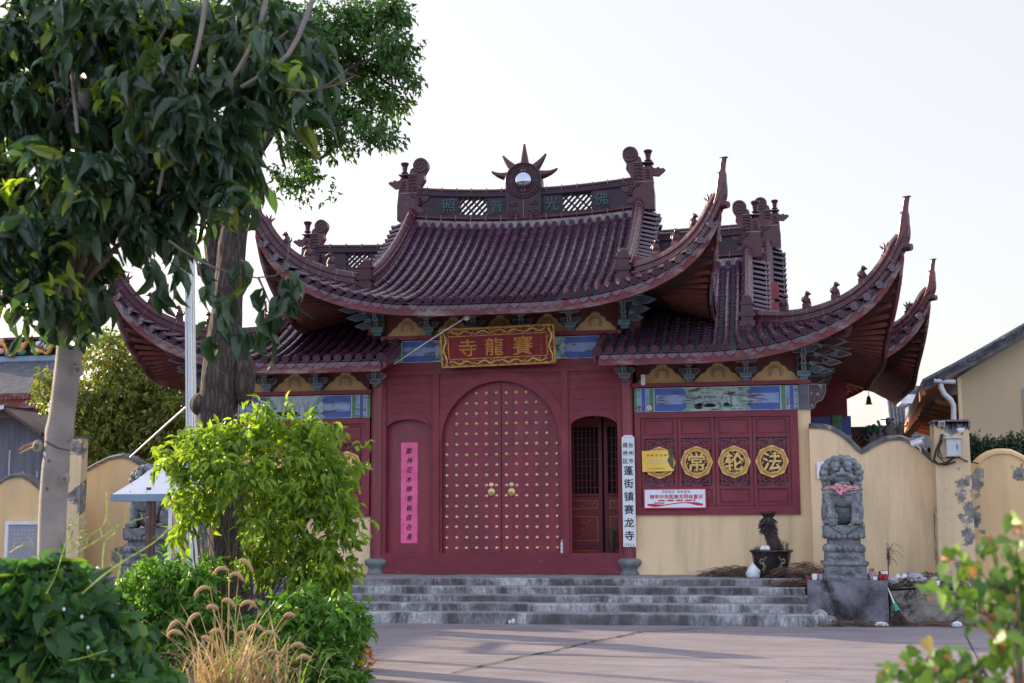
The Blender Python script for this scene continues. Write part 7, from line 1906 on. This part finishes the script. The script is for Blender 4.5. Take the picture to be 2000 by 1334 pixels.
def branch(b, pts, r0_, r1_, mat, seg=8, wob=.0):
    pts = [Vector(p) for p in pts]; q = resample(pts, .12) if len(pts) > 1 else pts; n = len(q)
    b.tube([p+Vector((noise.noise(p*3)*wob, noise.noise(p*3+Vector((5, 0, 0)))*wob, 0)) for p in q], [r0_+(r1_-r0_)*k/(n-1) for k in range(n)], mat, seg)
def smooth_path(pts, n=5):
    pts = [Vector(p) for p in pts]; out = []
    for i in range(len(pts)-1):
        p0, p1, p2, p3 = pts[max(0, i-1)], pts[i], pts[i+1], pts[min(len(pts)-1, i+2)]
        for k in range(n):
            t = k/n; out.append(.5*((2*p1)+(p2-p0)*t+(2*p0-5*p1+4*p2-p3)*t*t+(-p0+3*p1-3*p2+p3)*t**3))
    out.append(pts[-1]); return out

# ---- pale-trunked tree in the left foreground with large hanging leaves
def magnolia():
    Y = -15.0; t = thing('broadleaf_tree', 'foreground tree with smooth pale trunk and large dark hanging leaves', 'tree', P(98, 1200, Y)*1.0)
    t.location.z = 0
    b = MB(); path = smooth_path([P(88, 1480, Y), P(95, 1250, Y), P(100, 1120, Y), (P(103, 1000, Y)), P(112, 880, Y), P(125, 780, Y), P(136, 680, Y), P(140, 600, Y), P(150, 480, Y), P(158, 360, Y), P(165, 200, Y), P(170, 0, Y)], 8)
    n = len(path); s_ = 8.6/F
    rad = []
    for p in path:
        z = p.z; w_ = 27+3*math.exp(-((z-2.15)/.05)**2)+ (0 if z > 1.95 else 1.5); rad.append(s_*w_*(1 if z < 2.9 else max(.35, 1-.28*(z-2.9))))
    b.tube(path, rad, 'smooth_bark', 20)
    for px, py, r_ in ((128, 935, 11), (94, 955, 9), (154, 723, 13), (74, 872, 13), (98, 900, 9), (148, 712, 8)):
        q = P(px, py, Y-.075); b.ball(q, (r_*s_*.9, r_*s_*.6, r_*s_*1.1), 'smooth_bark', 12, 8)
        b.tube([q+Vector((0, -r_*s_*.5, 0)), q+Vector((0, -r_*s_*.62, 0))], r_*s_*.45, 'twig', 8)
    kk = b.build('trunk'); keep(kk, t)
    b = MB(); q = P(118, 866, Y); b.tube([P(88, 862, Y-.09), P(112, 875, Y-.10), P(136, 880, Y-.08)], .004, 'cable', 4); 
    b.tube([P(75, 872, Y), P(62, 868, Y-.02), P(48, 872, Y-.05), P(36, 880, Y-.06)], [.02, .018, .014, .006], 'straw', 6); b.tube([P(75, 874, Y), P(60, 876, Y+.02), P(38, 886, Y)], [.014, .01, .004], 'straw', 6)
    keep(b.build('tied_strap'), t)
    b = MB(); forks = [P(142, 580, Y), P(150, 470, Y), P(158, 350, Y), P(166, 180, Y)]
    ends = [(20, 330, .9), (-60, 120, .3), (60, 60, -.6), (250, 120, .6), (330, 40, -.8), (300, 330, -.5), (420, 260, .2), (520, 150, .4), (560, 60, -.2), (240, 520, -.4), (60, 500, .4), (-20, 520, -.3), (400, 440, -.2), (200, 420, .9), (100, 250, 1.0), (470, 330, .5)]
    for k, (px, py, dy) in enumerate(ends):
        a = forks[k % 4]; e = P(px, py, Y+dy); m_ = a.lerp(e, .5)+Vector((0, 0, .22)); branch(b, smooth_path([a, m_, e]), .026, .008, 'twig', 7, .02)
    for pts in ([(405, -10), (380, 120), (340, 240), (310, 380)], [(520, 0), (480, 110), (420, 180), (330, 190)], [(610, 0), (560, 110), (470, 170)], [(120, 20), (140, 120), (150, 260)]):
        branch(b, smooth_path([P(a, c, Y-.5) for a, c in pts]), .018, .012, 'smooth_bark', 7, .01)
    # long bare shoots reaching right below the crown
    for pts in ([(330, 470), (380, 505), (440, 530), (505, 543), (545, 535), (563, 500), (566, 465)], [(380, 500), (400, 560), (420, 590)], [(505, 543), (520, 575), (530, 600)], [(620, 175), (660, 165), (690, 150)], [(560, 175), (600, 180), (650, 160), (680, 135)], [(30, 590), (-10, 560), (-40, 530)]):
        branch(b, smooth_path([P(a, c, Y-.6) for a, c in pts]), .009, .0035, 'twig', 5, .004)
    keep(b.build('branches'), t)
    zone = [(90, 70, 150, 110, .2), (250, 60, 170, 110, -.4), (400, 60, 150, 100, .3), (520, 55, 105, 90, 0), (560, 120, 85, 70, -.3), (60, 240, 130, 110, -.3), (220, 230, 150, 120, .5), (380, 220, 140, 110, -.5), (490, 190, 85, 70, .1),
            (40, 400, 110, 110, .3), (180, 380, 130, 110, -.5), (320, 370, 120, 90, 0), (430, 310, 62, 80, -.2), (80, 520, 95, 85, -.2), (140, 500, 85, 70, .2), (285, 435, 70, 55, -.3), (130, 600, 75, 38, -.2), (-30, 150, 100, 180, 0), (-40, 400, 70, 130, 0), (450, 385, 26, 40, -.4), (410, 400, 40, 55, .1), (15, 470, 70, 90, -.5)]
    bl = [blob(a, c, Y+dy, rx, ry, .75) for a, c, rx, ry, dy in zone]
    pts, d = in_blobs(bl, 640, .45); d = unit(d*.6+np.array([0, 0, -.35]))
    pos, di, nr, L = twigs(pts, d, 9, .55, .85, .205, .025, .12)
    leaves('crown', pos, di, nr, L, rng.uniform(.30, .40, len(L)), 'long', 'leaf_magnolia', t, 1.2)
    # leaf sprays hanging at the rim
    sp = [(420, 560, -.6), (455, 585, -.6), (430, 610, -.65), (500, 570, -.6), (480, 640, -.6), (530, 610, -.6), (525, 655, -.6), (555, 570, -.65), (560, 545, -.6), (400, 520, -.55), (415, 650, -.6), (90, 625, -.4), (60, 640, -.4), (150, 640, -.3), (195, 600, -.3), (10, 560, -.5), (345, 520, -.6), (330, 560, -.5), (600, 210, -.4), (625, 160, -.3), (610, 90, -.2), (590, 240, -.4), (30, 600, -.4), (460, 520, -.6), (205, 560, -.45), (300, 520, -.5)]
    q = np.array([list(P(a, c, Y+dy)) for a, c, dy in sp]); dd = np.tile(np.array([[.0, -.1, -.6]]), (len(q), 1))+rng.normal(size=(len(q), 3))*.25
    pos, di, nr, L = twigs(q, dd, 5, .42, .75, .21, .025, .07)
    leaves('hanging_leaves', pos, di, nr, L, rng.uniform(.30, .38, len(L)), 'long', 'leaf_magnolia', t, 1.5)
    c = np.array([list(P(a, e, Y-.45)) for a, e in ((150, 40), (180, 70), (210, 60), (230, 90), (260, 30), (290, 60), (200, 20), (250, 150), (230, 170), (300, 120), (140, 70), (330, 60), (560, 110), (30, 330), (120, 560))]*5)+rng.normal(size=(75, 3))*.09
    pos, di, nr, L = twigs(c, unit(rng.normal(size=(75, 3))+np.array([0, 0, .3])), 6, .5, .2, .13, .03, .1)
    leaves('young_leaves', pos, di, nr, L, rng.uniform(.32, .42, len(L)), 'long', 'leaf_sprout', t, 1.0)
magnolia()

# ---- camphor: furrowed trunk, dark crown above to the right
def camphor():
    Y = -8.6; t = thing('camphor_tree', 'big camphor tree with dark furrowed trunk standing before the left wing', 'tree', P(455, 1240, Y)); t.location.z = 0
    s_ = (Y-CAM.y)/F; b = MB()
    wpath = [(462, 1400, 52), (458, 1240, 50), (452, 1120, 46), (440, 1000, 44), (432, 900, 44), (425, 820, 46), (432, 740, 46), (438, 660, 40), (444, 590, 35), (450, 520, 34), (458, 450, 33), (470, 380, 31), (482, 310, 29), (492, 240, 27), (505, 150, 23), (520, 40, 20), (530, -80, 17)]
    pp = smooth_path([P(a, c, Y) for a, c, w_ in wpath], 9); rr_ = []
    for i in range(len(wpath)-1): rr_ += [(wpath[i][2]*(1-k/9)+wpath[i+1][2]*k/9)*s_*.88 for k in range(9)]
    rr_.append(wpath[-1][2]*s_*.88)
    def gnarl(path, rad, seg=44):
        v = []; n = len(path)
        for i, p in enumerate(path):
            tt = (path[min(i+1, n-1)]-path[max(i-1, 0)]).normalized(); u = tt.cross(Vector((0, 1, 0))).normalized(); w_ = tt.cross(u)
            for k in range(seg):
                a = 2*math.pi*k/seg; dr = u*math.cos(a)+w_*math.sin(a)
                f = 1+.07*noise.noise(dr*1.3+Vector((0, 0, p.z*1.1)))+.055*noise.noise(dr*6+Vector((0, 0, p.z*3.2)))
                v.append(p+dr*rad[i]*f)
        b.add(v, [(i*seg+k, i*seg+(k+1)%seg, (i+1)*seg+(k+1)%seg, (i+1)*seg+k) for i in range(n-1) for k in range(seg)], 'camphor_bark', True)
    gnarl(pp, rr_)
    q = P(398, 790, Y-.05); b.ball(q, (30*s_, 28*s_, 26*s_), 'camphor_bark', 18, 12); b.ball(P(388, 788, Y-.1), (14*s_, 16*s_, 19*s_), 'camphor_bark', 14, 10); b.ball(P(412, 810, Y-.05), (26*s_, 30*s_, 46*s_), 'camphor_bark', 14, 10)
    b.ball(P(478, 740, Y), (22*s_, 24*s_, 60*s_), 'camphor_bark', 14, 10)
    gnarl(smooth_path([P(a, c, Y+.1) for a, c in ((432, 590), (420, 500), (412, 420), (402, 330), (395, 240), (400, 100))], 7), [(24-.35*k)*s_ for k in range(36)], 24)
    keep(b.build('trunk'), t)
    b = MB(); f = [P(480, 320, Y), P(500, 200, Y), P(515, 80, Y)]
    for k, (px, py, dy) in enumerate([(600, 200, .3), (700, 150, -.4), (780, 180, .3), (640, 60, .5), (740, 40, 0), (680, 280, -.3), (760, 100, -.2), (560, 330, .3), (620, 320, -.3), (800, 60, .4), (550, 20, -.4)]):
        e = P(px, py, Y+dy); a = f[k % 3]; branch(b, smooth_path([a, a.lerp(e, .5)+Vector((0,0,.25)), e]), .07, .012, 'dark_bark', 7, .05)
    keep(b.build('limbs'), t)
    zone = [(560, 60, 80, 80, .2), (640, 60, 90, 80, -.3), (725, 40, 85, 60, .2), (770, 100, 60, 60, -.1), (700, 130, 90, 60, .3), (620, 150, 80, 70, -.2), (590, 220, 65, 60, 0), (680, 220, 90, 55, 0), (755, 190, 60, 50, .2), (730, 260, 65, 40, -.2), (650, 280, 60, 35, .2), (580, 290, 40, 45, .1), (790, 140, 35, 45, 0), (560, 350, 28, 30, 0), (600, 340, 30, 24, .1), (500, 100, 90, 110, .6), (330, 60, 160, 90, .8), (330, 200, 150, 90, .9), (160, 120, 150, 120, 1.0), (770, 20, 40, 40, 0)]
    bl = [blob(a, c, Y+dy, rx*.92, ry*.92, .6) for a, c, rx, ry, dy in zone]
    pts, d = in_blobs(bl, 3000, .42); d = unit(d+np.array([0, 0, -.2]))
    pos, di, nr, L = twigs(pts, d, 10, .6, .5, .088, .03, .14)
    leaves('crown', pos, di, nr, L, rng.uniform(.40, .52, len(L)), 'small', 'leaf_camphor', t, 1.0)
    q = np.array([list(P(a, c, Y)) for a, c in [(600+rng.uniform(-70, 60), 360+rng.uniform(-40, 40)) for _ in range(30)]])
    pos, di, nr, L = twigs(q, unit(rng.normal(size=q.shape)), 4, .6, .6, .085, .03, .1)
    leaves('hanging_leaves', pos, di, nr, L, rng.uniform(.4, .5, len(L)), 'small', 'leaf_camphor', t, 1.0)
camphor()
def sprouts():
    Y = -9.7; t = thing('sprouting_shrub', 'yellow green leafy sprouts growing round the dark furrowed trunk', 'shrub', P(560, 1200, Y)); t.location.z = 0
    zone = [(480, 850, 90, 50, 0), (560, 850, 80, 50, .1), (400, 900, 75, 55, -.1), (350, 900, 40, 32, 0), (620, 890, 70, 55, 0), (665, 925, 34, 32, .1), (480, 930, 110, 60, -.2), (580, 960, 90, 60, 0), (650, 980, 60, 50, 0), (400, 960, 50, 40, 0), (540, 1020, 90, 50, -.1), (640, 1060, 60, 50, .1), (350, 960, 30, 25, .1), (360, 1020, 32, 50, .1), (380, 990, 40, 40, 0), (560, 1080, 60, 50, .1), (680, 1020, 32, 45, .1), (610, 830, 40, 24, 0), (420, 850, 50, 35, 0), (600, 1110, 60, 45, .15), (645, 838, 22, 16, 0), (655, 1110, 45, 40, .1), (620, 1140, 60, 30, .1), (500, 1090, 50, 50, .2), (520, 810, 34, 22, 0), (470, 810, 26, 24, 0), (690, 905, 16, 24, 0), (325, 880, 22, 18, 0)]
    bl = [blob(a, c, Y+dy, rx, ry, .42) for a, c, rx, ry, dy in zone]
    pts, d = in_blobs(bl, 760, .34); pts += d*rng.exponential(.030, (len(pts), 1))*(rng.uniform(size=(len(pts), 1)) < .5); d = unit(d+np.array([0, 0, .15]))
    pos, di, nr, L = twigs(pts, d, 9, .5, .65, .118, .022, .14)
    leaves('foliage', pos, di, nr, L, rng.uniform(.33, .42, len(L)), 'long', 'leaf_sprout', t, 1.2)
    b = MB(); rr = random.Random(5)
    for k in range(34):
        a = P(450+rr.uniform(-30, 60), 1200, Y+.3); a.z = .05; z_ = rr.choice(zone); e = P(z_[0], z_[1]-z_[3]*.4, Y); branch(b, smooth_path([a, a.lerp(e, .5)+Vector((0, 0, .2)), e]), .012, .004, 'twig', 5, .03)
    keep(b.build('stems'), t)
sprouts()
def shrub(name, lab, Y, zone, n, per, ln, kind, mat, wd, droop=.5, cat='shrub', group=None, depth=.4, curl=1, stems=14, spread=.55, grow=None):
    cx = sum(z[0] for z in zone)/len(zone); b0 = P(cx, 1250, Y); t = thing(name, lab, cat, (b0.x, Y, 0), group)
    bl = [blob(a, c, Y+dy, rx, ry, depth) for a, c, rx, ry, dy in zone]; pts, d = in_blobs(bl, n, .4); d = unit(d+np.array([0, 0, .1]))
    pos, di, nr, L = twigs(pts, d, per, spread, droop, ln, .02, .12)
    pos[:, 2] = np.maximum(pos[:, 2], .03)
    leaves('foliage', pos, di, nr, L, rng.uniform(wd*.85, wd*1.15, len(L)), kind, mat, t, curl)
    b = MB(); rr = random.Random(len(zone))
    for k in range(stems):
        z_ = rr.choice(zone); e = P(z_[0]+rr.uniform(-.5, .5)*z_[2], z_[1]-rr.uniform(0, .5)*z_[3], Y+z_[4]); a = Vector((b0.x*.4+e.x*.6, Y+.1, 0)); branch(b, smooth_path([a, a.lerp(e, .5)+Vector((rr.uniform(-.05, .05), 0, .08)), e]), .010, .003, 'twig', 5, .02)
    keep(b.build('stems'), t); return t
shrub('leafy_shrub', 'mid green leafy shrub low in front beside the plaza edge', -10.6, [(590, 1230, 90, 60, 0), (660, 1200, 55, 45, 0), (540, 1290, 90, 60, -.1), (640, 1290, 70, 70, 0), (690, 1230, 34, 40, 0), (600, 1340, 120, 50, 0), (550, 1200, 50, 36, .1), (520, 1240, 60, 60, .1), (600, 1165, 40, 22, .1)], 620, 9, .115, 'long', 'leaf_shrub', .36, .6)
shrub('leafy_shrub', 'bright leafy shrub between the vine mound and the furrowed trunk', -9.9, [(320, 1130, 70, 50, 0), (390, 1120, 55, 45, 0), (280, 1200, 60, 70, 0), (350, 1200, 80, 60, .1), (420, 1190, 50, 60, .1), (300, 1290, 80, 60, 0), (400, 1270, 80, 70, .1), (250, 1140, 30, 30, 0)], 560, 9, .105, 'long', 'leaf_shrub', .36, .5)
shrub('garden_tree', 'loose yellow green tree behind the left garden wall', 2.8, [(230, 700, 80, 50, 0), (300, 740, 60, 60, .3), (200, 770, 95, 60, -.2), (300, 810, 70, 60, 0), (160, 830, 60, 55, .2), (240, 850, 90, 60, 0), (340, 860, 50, 60, .2), (110, 780, 45, 40, 0), (105, 740, 30, 30, 0), (210, 660, 40, 26, 0), (380, 830, 70, 80, .3), (270, 900, 100, 45, .2), (400, 760, 40, 60, .3), (260, 780, 90, 80, .8), (200, 860, 80, 60, .8), (330, 800, 70, 80, .9)], 3600, 9, .12, 'small', 'leaf_back', .46, .7, 'tree', None, .9, 1, 40).name = 'garden_tree'
gt = [o for o in bpy.data.objects if o.name.startswith('garden_tree')][0]
b = MB(); tr = [P(a, c, 3.0) for a, c in ((212, 1010), (214, 930), (216, 880), (222, 800), (215, 740), (208, 700))]; tr[0].z = 0
branch(b, smooth_path(tr), .14, .03, 'dark_bark', 9, .03)
for a, c in (((222, 800), (262, 740)), ((222, 820), (290, 790)), ((218, 850), (150, 800)), ((216, 780), (180, 740)), ((262, 740), (300, 700)), ((220, 880), (320, 850))): branch(b, smooth_path([P(*a, 3.0), P((a[0]+c[0])/2, (a[1]+c[1])/2+6, 2.9), P(*c, 2.8)]), .04, .012, 'dark_bark', 6, .04)
keep(b.build('trunk'), gt)
shrub('hedge', 'dark clipped evergreen hedge behind the peeling wall at far right', 2.2, [(1910, 872, 38, 26, 0), (1950, 882, 40, 26, .1), (1990, 872, 40, 26, 0), (1905, 920, 34, 50, 0), (1960, 920, 60, 50, .1), (2030, 900, 50, 50, 0)], 2600, 9, .06, 'small', 'leaf_hedge', .55, .2, 'hedge', None, .5, 1, 20)

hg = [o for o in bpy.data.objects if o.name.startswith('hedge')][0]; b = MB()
for a, c, rx, ry in ((1905, 905, 30, 40), (1950, 910, 45, 34), (2000, 905, 50, 38), (2040, 910, 40, 40)): q_ = blob(a, c, 2.4, rx, ry, .35); b.ball(q_[:3], q_[3:6], 'leaf_hedge_core', 14, 10)  # solid near-black balls paint the shade between the hedge leaves
keep(b.build('dark_core'), hg)
# ---- mound of vine leaves at the lower left
def vine():
    Y = -16.4; t = thing('vine_mound', 'dark green mound of lobed creeper leaves round the foot of the pale trunk', 'creeper', P(120, 1300, Y)); t.location.z = 0
    s_ = (Y-CAM.y)/F
    hull = [(95, 1250, 150, 135), (178, 1295, 108, 100), (10, 1230, 110, 100), (240, 1370, 110, 70), (100, 1150, 80, 55), (20, 1140, 60, 40), (168, 1200, 64, 56)]
    bl = [blob(a, c, Y, rx, ry, .38) for a, c, rx, ry in hull]
    n = 4200; B = np.array(bl); wt = B[:, 3]*B[:, 5]; k = rng.choice(len(B), n, p=wt/wt.sum()); d = unit(rng.normal(size=(n, 3))+np.array([0, -.5, .3])); pos = B[k, :3]+d*B[k, 3:6]*(rng.uniform(.84, 1.06, n)+(rng.uniform(size=n) < .15)*rng.uniform(0, .16, n))[:, None]
    inside = np.zeros(n, bool)
    for q in B: inside |= (((pos-q[:3])/(q[3:6]*.84))**2).sum(1) < 1
    pos, d = pos[~inside], d[~inside]; m_ = len(pos)
    nr = unit(d+rng.normal(size=(m_, 3))*.60+np.array([0, -.15, .30])); di = unit(np.array([0, -.2, -.8])+rng.normal(size=(m_, 3))*.7)
    L = rng.uniform(.10, .215, m_)*np.where(rng.uniform(size=m_) < .3, .6, 1); leaves('leaves', pos, di, nr, L, rng.uniform(.62, .78, m_), 'lobed', 'leaf_vine', t, 1.0)
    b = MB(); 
    for q in bl: b.ball(Vector(q[:3]), tuple(x*.80 for x in q[3:6]), 'leaf_core', 20, 14)  # dark solid filling, coloured as the shade deep inside the creeper
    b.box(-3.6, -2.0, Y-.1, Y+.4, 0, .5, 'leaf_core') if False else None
    keep(b.build('shade_core'), t)
    b = MB(); rr = random.Random(3)
    T_ = [[(130, 1080), (170, 1050), (205, 1020), (208, 960)], [(150, 1080), (200, 1050), (235, 1025), (290, 1010)], [(140, 1070), (133, 1030), (150, 1025), (175, 1022)], [(200, 1110), (205, 1060), (225, 1040), (215, 1025)], [(20, 1080), (45, 1066), (70, 1072)], [(230, 1130), (236, 1090), (225, 1078)], [(160, 1160), (220, 1110), (300, 1060), (330, 1030)], [(60, 1270), (130, 1290), (210, 1270)], [(90, 1160), (110, 1120), (128, 1060)], [(170, 1060), (160, 1050), (150, 1055), (156, 1066)]]
    for pts in T_:
        q = smooth_path([P(a, c, Y-.32+rr.uniform(-.1, .1)) for a, c in pts], 7); b.tube(q, [.0045*(1-.6*i/len(q)) for i in range(len(q))], 'tendril', 5)
        for i in range(3, len(q)-1, 4):
            b.tube([q[i], q[i]+Vector((rr.uniform(-.03, .03), -.01, rr.uniform(.01, .05))), q[i]+Vector((rr.uniform(-.05, .05), -.01, rr.uniform(-.01, .06)))], [.003, .002, .001], 'tendril', 4)
    keep(b.build('tendrils'), t)
    b = MB()
    for px, py in ((160, 1205), (20, 1262), (172, 1265), (220, 1320), (125, 1190)): b.ball(P(px, py, Y-.42), (.008, .006, .010), 'bag_white', 7, 5)
    keep(b.build('flower_bud'), t)
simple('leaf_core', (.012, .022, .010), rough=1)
vine()

# ---- dry foxtail grass
def dry_grass():
    Y = -12.2; n = 300; b0 = np.array([[P(455+rng.normal()*62, 1400, Y).x, Y+rng.uniform(-.45, .45), .0] for _ in range(n)])
    h = rng.uniform(.45, .95, n); seg = 7; b = MB(); rr = random.Random(8); V = []
    for k in range(n):
        o = Vector(b0[k]); a = rr.uniform(0, 6.283); ln = Vector((math.cos(a), math.sin(a)*.6, 0)); H_ = h[k]*(1.05 if abs(o.x-b0[:, 0].mean()) < .3 else .8); bend = rr.uniform(.2, 1.1); w_ = rr.uniform(.006, .016); dr = rr.random() < .7
        pts = [o+ln*(bend*H_*t*t)+Vector((0, 0, H_*(t-((.30+.35*bend)*t**3 if dr else .12*t**3)))) for t in [i/seg for i in range(seg+1)]]
        s_ = Vector((-ln.y, ln.x, 0)).normalized(); v = []
        for i, p in enumerate(pts): q = w_*(1-i/seg*.9); v += [p-s_*q, p+s_*q]
        b.add(v, [(2*i, 2*i+1, 2*i+3, 2*i+2) for i in range(seg)], 'grass_dry' if k % 9 else 'grass_green', True)
    tag(b.build('dry_grass', recalc=False), 'clump of straw coloured dry grass in front of the furrowed trunk', 'grass', kind='stuff')
    heads = [(475, 1095, 1), (440, 1115, -1), (455, 1125, 1), (405, 1150, -1), (440, 1175, 1), (475, 1185, 1), (420, 1190, -1), (385, 1200, -1), (490, 1230, 1), (470, 1240, 1), (430, 1235, -1), (520, 1240, 1), (575, 1265, 1), (585, 1290, 1), (530, 1275, 1), (350, 1240, -1), (400, 1245, 1), (560, 1205, 1), (345, 1215, -1), (500, 1290, 1), (410, 1290, -1)]
    for k, (px, py, sd) in enumerate(heads):
        p = P(px, py, Y+rr.uniform(-.3, .2)); base = Vector((P(440+(px-440)*.45, 1400, Y).x, Y, 0)); t = thing('foxtail', '%s dry foxtail plume arching %s, %s' % (['pale', 'golden', 'short brown'][k % 3], 'right' if sd > 0 else 'left', 'above the clump' if py < 1180 else ('low over the shrub' if px > 510 else 'amid the dry blades')), 'grass plume', base, 'foxtail plumes in the dry grass')
        st = smooth_path([base, base.lerp(p, .5)+Vector((-sd*.03, 0, .12)), p+Vector((-sd*.03, 0, .0))], 6); b = MB(); b.tube(st, .0028, 'grass_dry', 4); keep(b.build('stalk', recalc=False), t)
        b = MB(); L_ = rr.uniform(.13, .21); cv = rr.uniform(.5, 1.6); up_ = rr.uniform(.25, .8); ax = [st[-1]+Vector((sd*L_*u*(.45+.3*cv), 0, L_*(up_*u-cv*.75*u*u))) for u in [i/9 for i in range(10)]]
        b.tube(ax, [.006, .011, .015, .017, .018, .018, .017, .014, .010, .004], 'grass_plume', 7)
        for q in range(260):
            i = rr.randint(0, 8); c = ax[i].lerp(ax[i+1], rr.random()); d = Vector((rr.gauss(0, 1), rr.gauss(0, 1), rr.gauss(0, 1))).normalized()*rr.uniform(.020, .034)+(ax[i+1]-ax[i]).normalized()*.010
            s_ = d.orthogonal().normalized()*.0009; b.add([c-s_, c+s_, c+d], [(0,1,2)], 'grass_plume')
        keep(b.build('plume', recalc=False), t)
dry_grass()
def orange_plant():
    Y = -9.4; base = P(705, 1360, Y); base.z = 0; t = thing('withered_plant', 'small withered orange plant at the edge of the plaza', 'plant', base); b = MB(); rr = random.Random(4)
    b.tube([base, P(700, 1300, Y), P(703, 1270, Y)], [.02, .03, .012], 'dry_brown', 7)
    for k in range(36):
        a = P(702, 1320+rr.uniform(-20, 30), Y); e = a+Vector((rr.uniform(-.08, .42), rr.uniform(-.2, .1), rr.uniform(-.05, .28))); b.tube([a, a.lerp(e, .5)+Vector((0,0,.06)), e], [.003, .002, .001], 'straw', 4)
    keep(b.build('stems'), t)
    pts = np.array([list(P(705+rng.normal()*16, 1278+rng.normal()*17, Y)) for _ in range(46)])
    pos, di, nr, L = twigs(pts, unit(rng.normal(size=pts.shape)), 5, .5, .5, .055, .015, .04); leaves('withered_leaves', pos, di, nr, L, rng.uniform(.4, .5, len(L)), 'small', 'leaf_orange', t, 2)
orange_plant()

# ---- out of focus tallow sapling in the right foreground
def tallow(base_px, nodes, lab, Y, seed, n_per=5):
    base = P(base_px, 1500, Y); base.z = 0; t = thing('tallow_sapling', lab, 'sapling', base, 'tallow saplings at the right edge'); b = MB(); rr = random.Random(seed); pts = []; tips = []
    for pth in nodes:
        q = smooth_path([base]+[P(a, c, Y+rr.uniform(-.08, .08)) for a, c in pth], 8); b.tube(q, [.006*(1-.7*i/len(q)) for i in range(len(q))], 'twig', 5)
        m_ = len(q); f = q[int(m_*.28):]; pts += [list(p+Vector((rr.gauss(0, .022), rr.gauss(0, .03), rr.gauss(0, .02)))) for p in f[::2] for _ in range(1)]; tips.append(list(q[-1]))
    keep(b.build('stems'), t)
    pts = np.array(pts); pts = pts[pts[:, 2] > .12]
    pos, di, nr, L = twigs(pts, unit(rng.normal(size=pts.shape)+np.array([0, 0, .2])), 2, .5, .9, .050, .020, .02)
    leaves('leaves', pos, di, unit(nr+np.array([0, -.8, 0])), L, rng.uniform(.7, .85, len(L)), 'heart', 'leaf_tallow', t, 1.0)
    pos, di, nr, L = twigs(np.array(tips), unit(rng.normal(size=(len(tips), 3))+np.array([0, 0, 1.5])), 3, .5, -.1, .026, .010, .01)
    leaves('young_tips', pos, di, nr, L, rng.uniform(.4, .6, len(L)), 'small', 'leaf_tallow_tip', t, 1.0)
tallow(1990, [[(1985, 1280), (1960, 1180), (1945, 1110), (1935, 1060)], [(1975, 1260), (1920, 1200), (1860, 1160), (1815, 1158)], [(1985, 1250), (1930, 1140), (1900, 1110), (1855, 1090)], [(1990, 1240), (1990, 1150), (1985, 1090), (1995, 1042)], [(1995, 1290), (1955, 1230), (1905, 1170), (1890, 1105)], [(2010, 1300), (2000, 1200), (1975, 1130)], [(1995, 1320), (1970, 1290), (1950, 1230)], [(2010, 1250), (2020, 1120), (2010, 1060)]], 'blurred green sapling with red tips filling the lower right corner', -19.5, 1)
tallow(1830, [[(1835, 1345), (1850, 1310), (1848, 1280)], [(1825, 1345), (1800, 1315), (1787, 1290)], [(1810, 1350), (1770, 1325), (1738, 1318)], [(1840, 1350), (1870, 1325)], [(1820, 1350), (1830, 1320), (1820, 1300)], [(1880, 1360), (1910, 1335), (1925, 1320)], [(1900, 1370), (1940, 1340), (1965, 1325)]], 'small blurred sapling with orange tips at the bottom edge of the picture', -19.5, 2)
# sparse weeds at the pot and the foot of walls
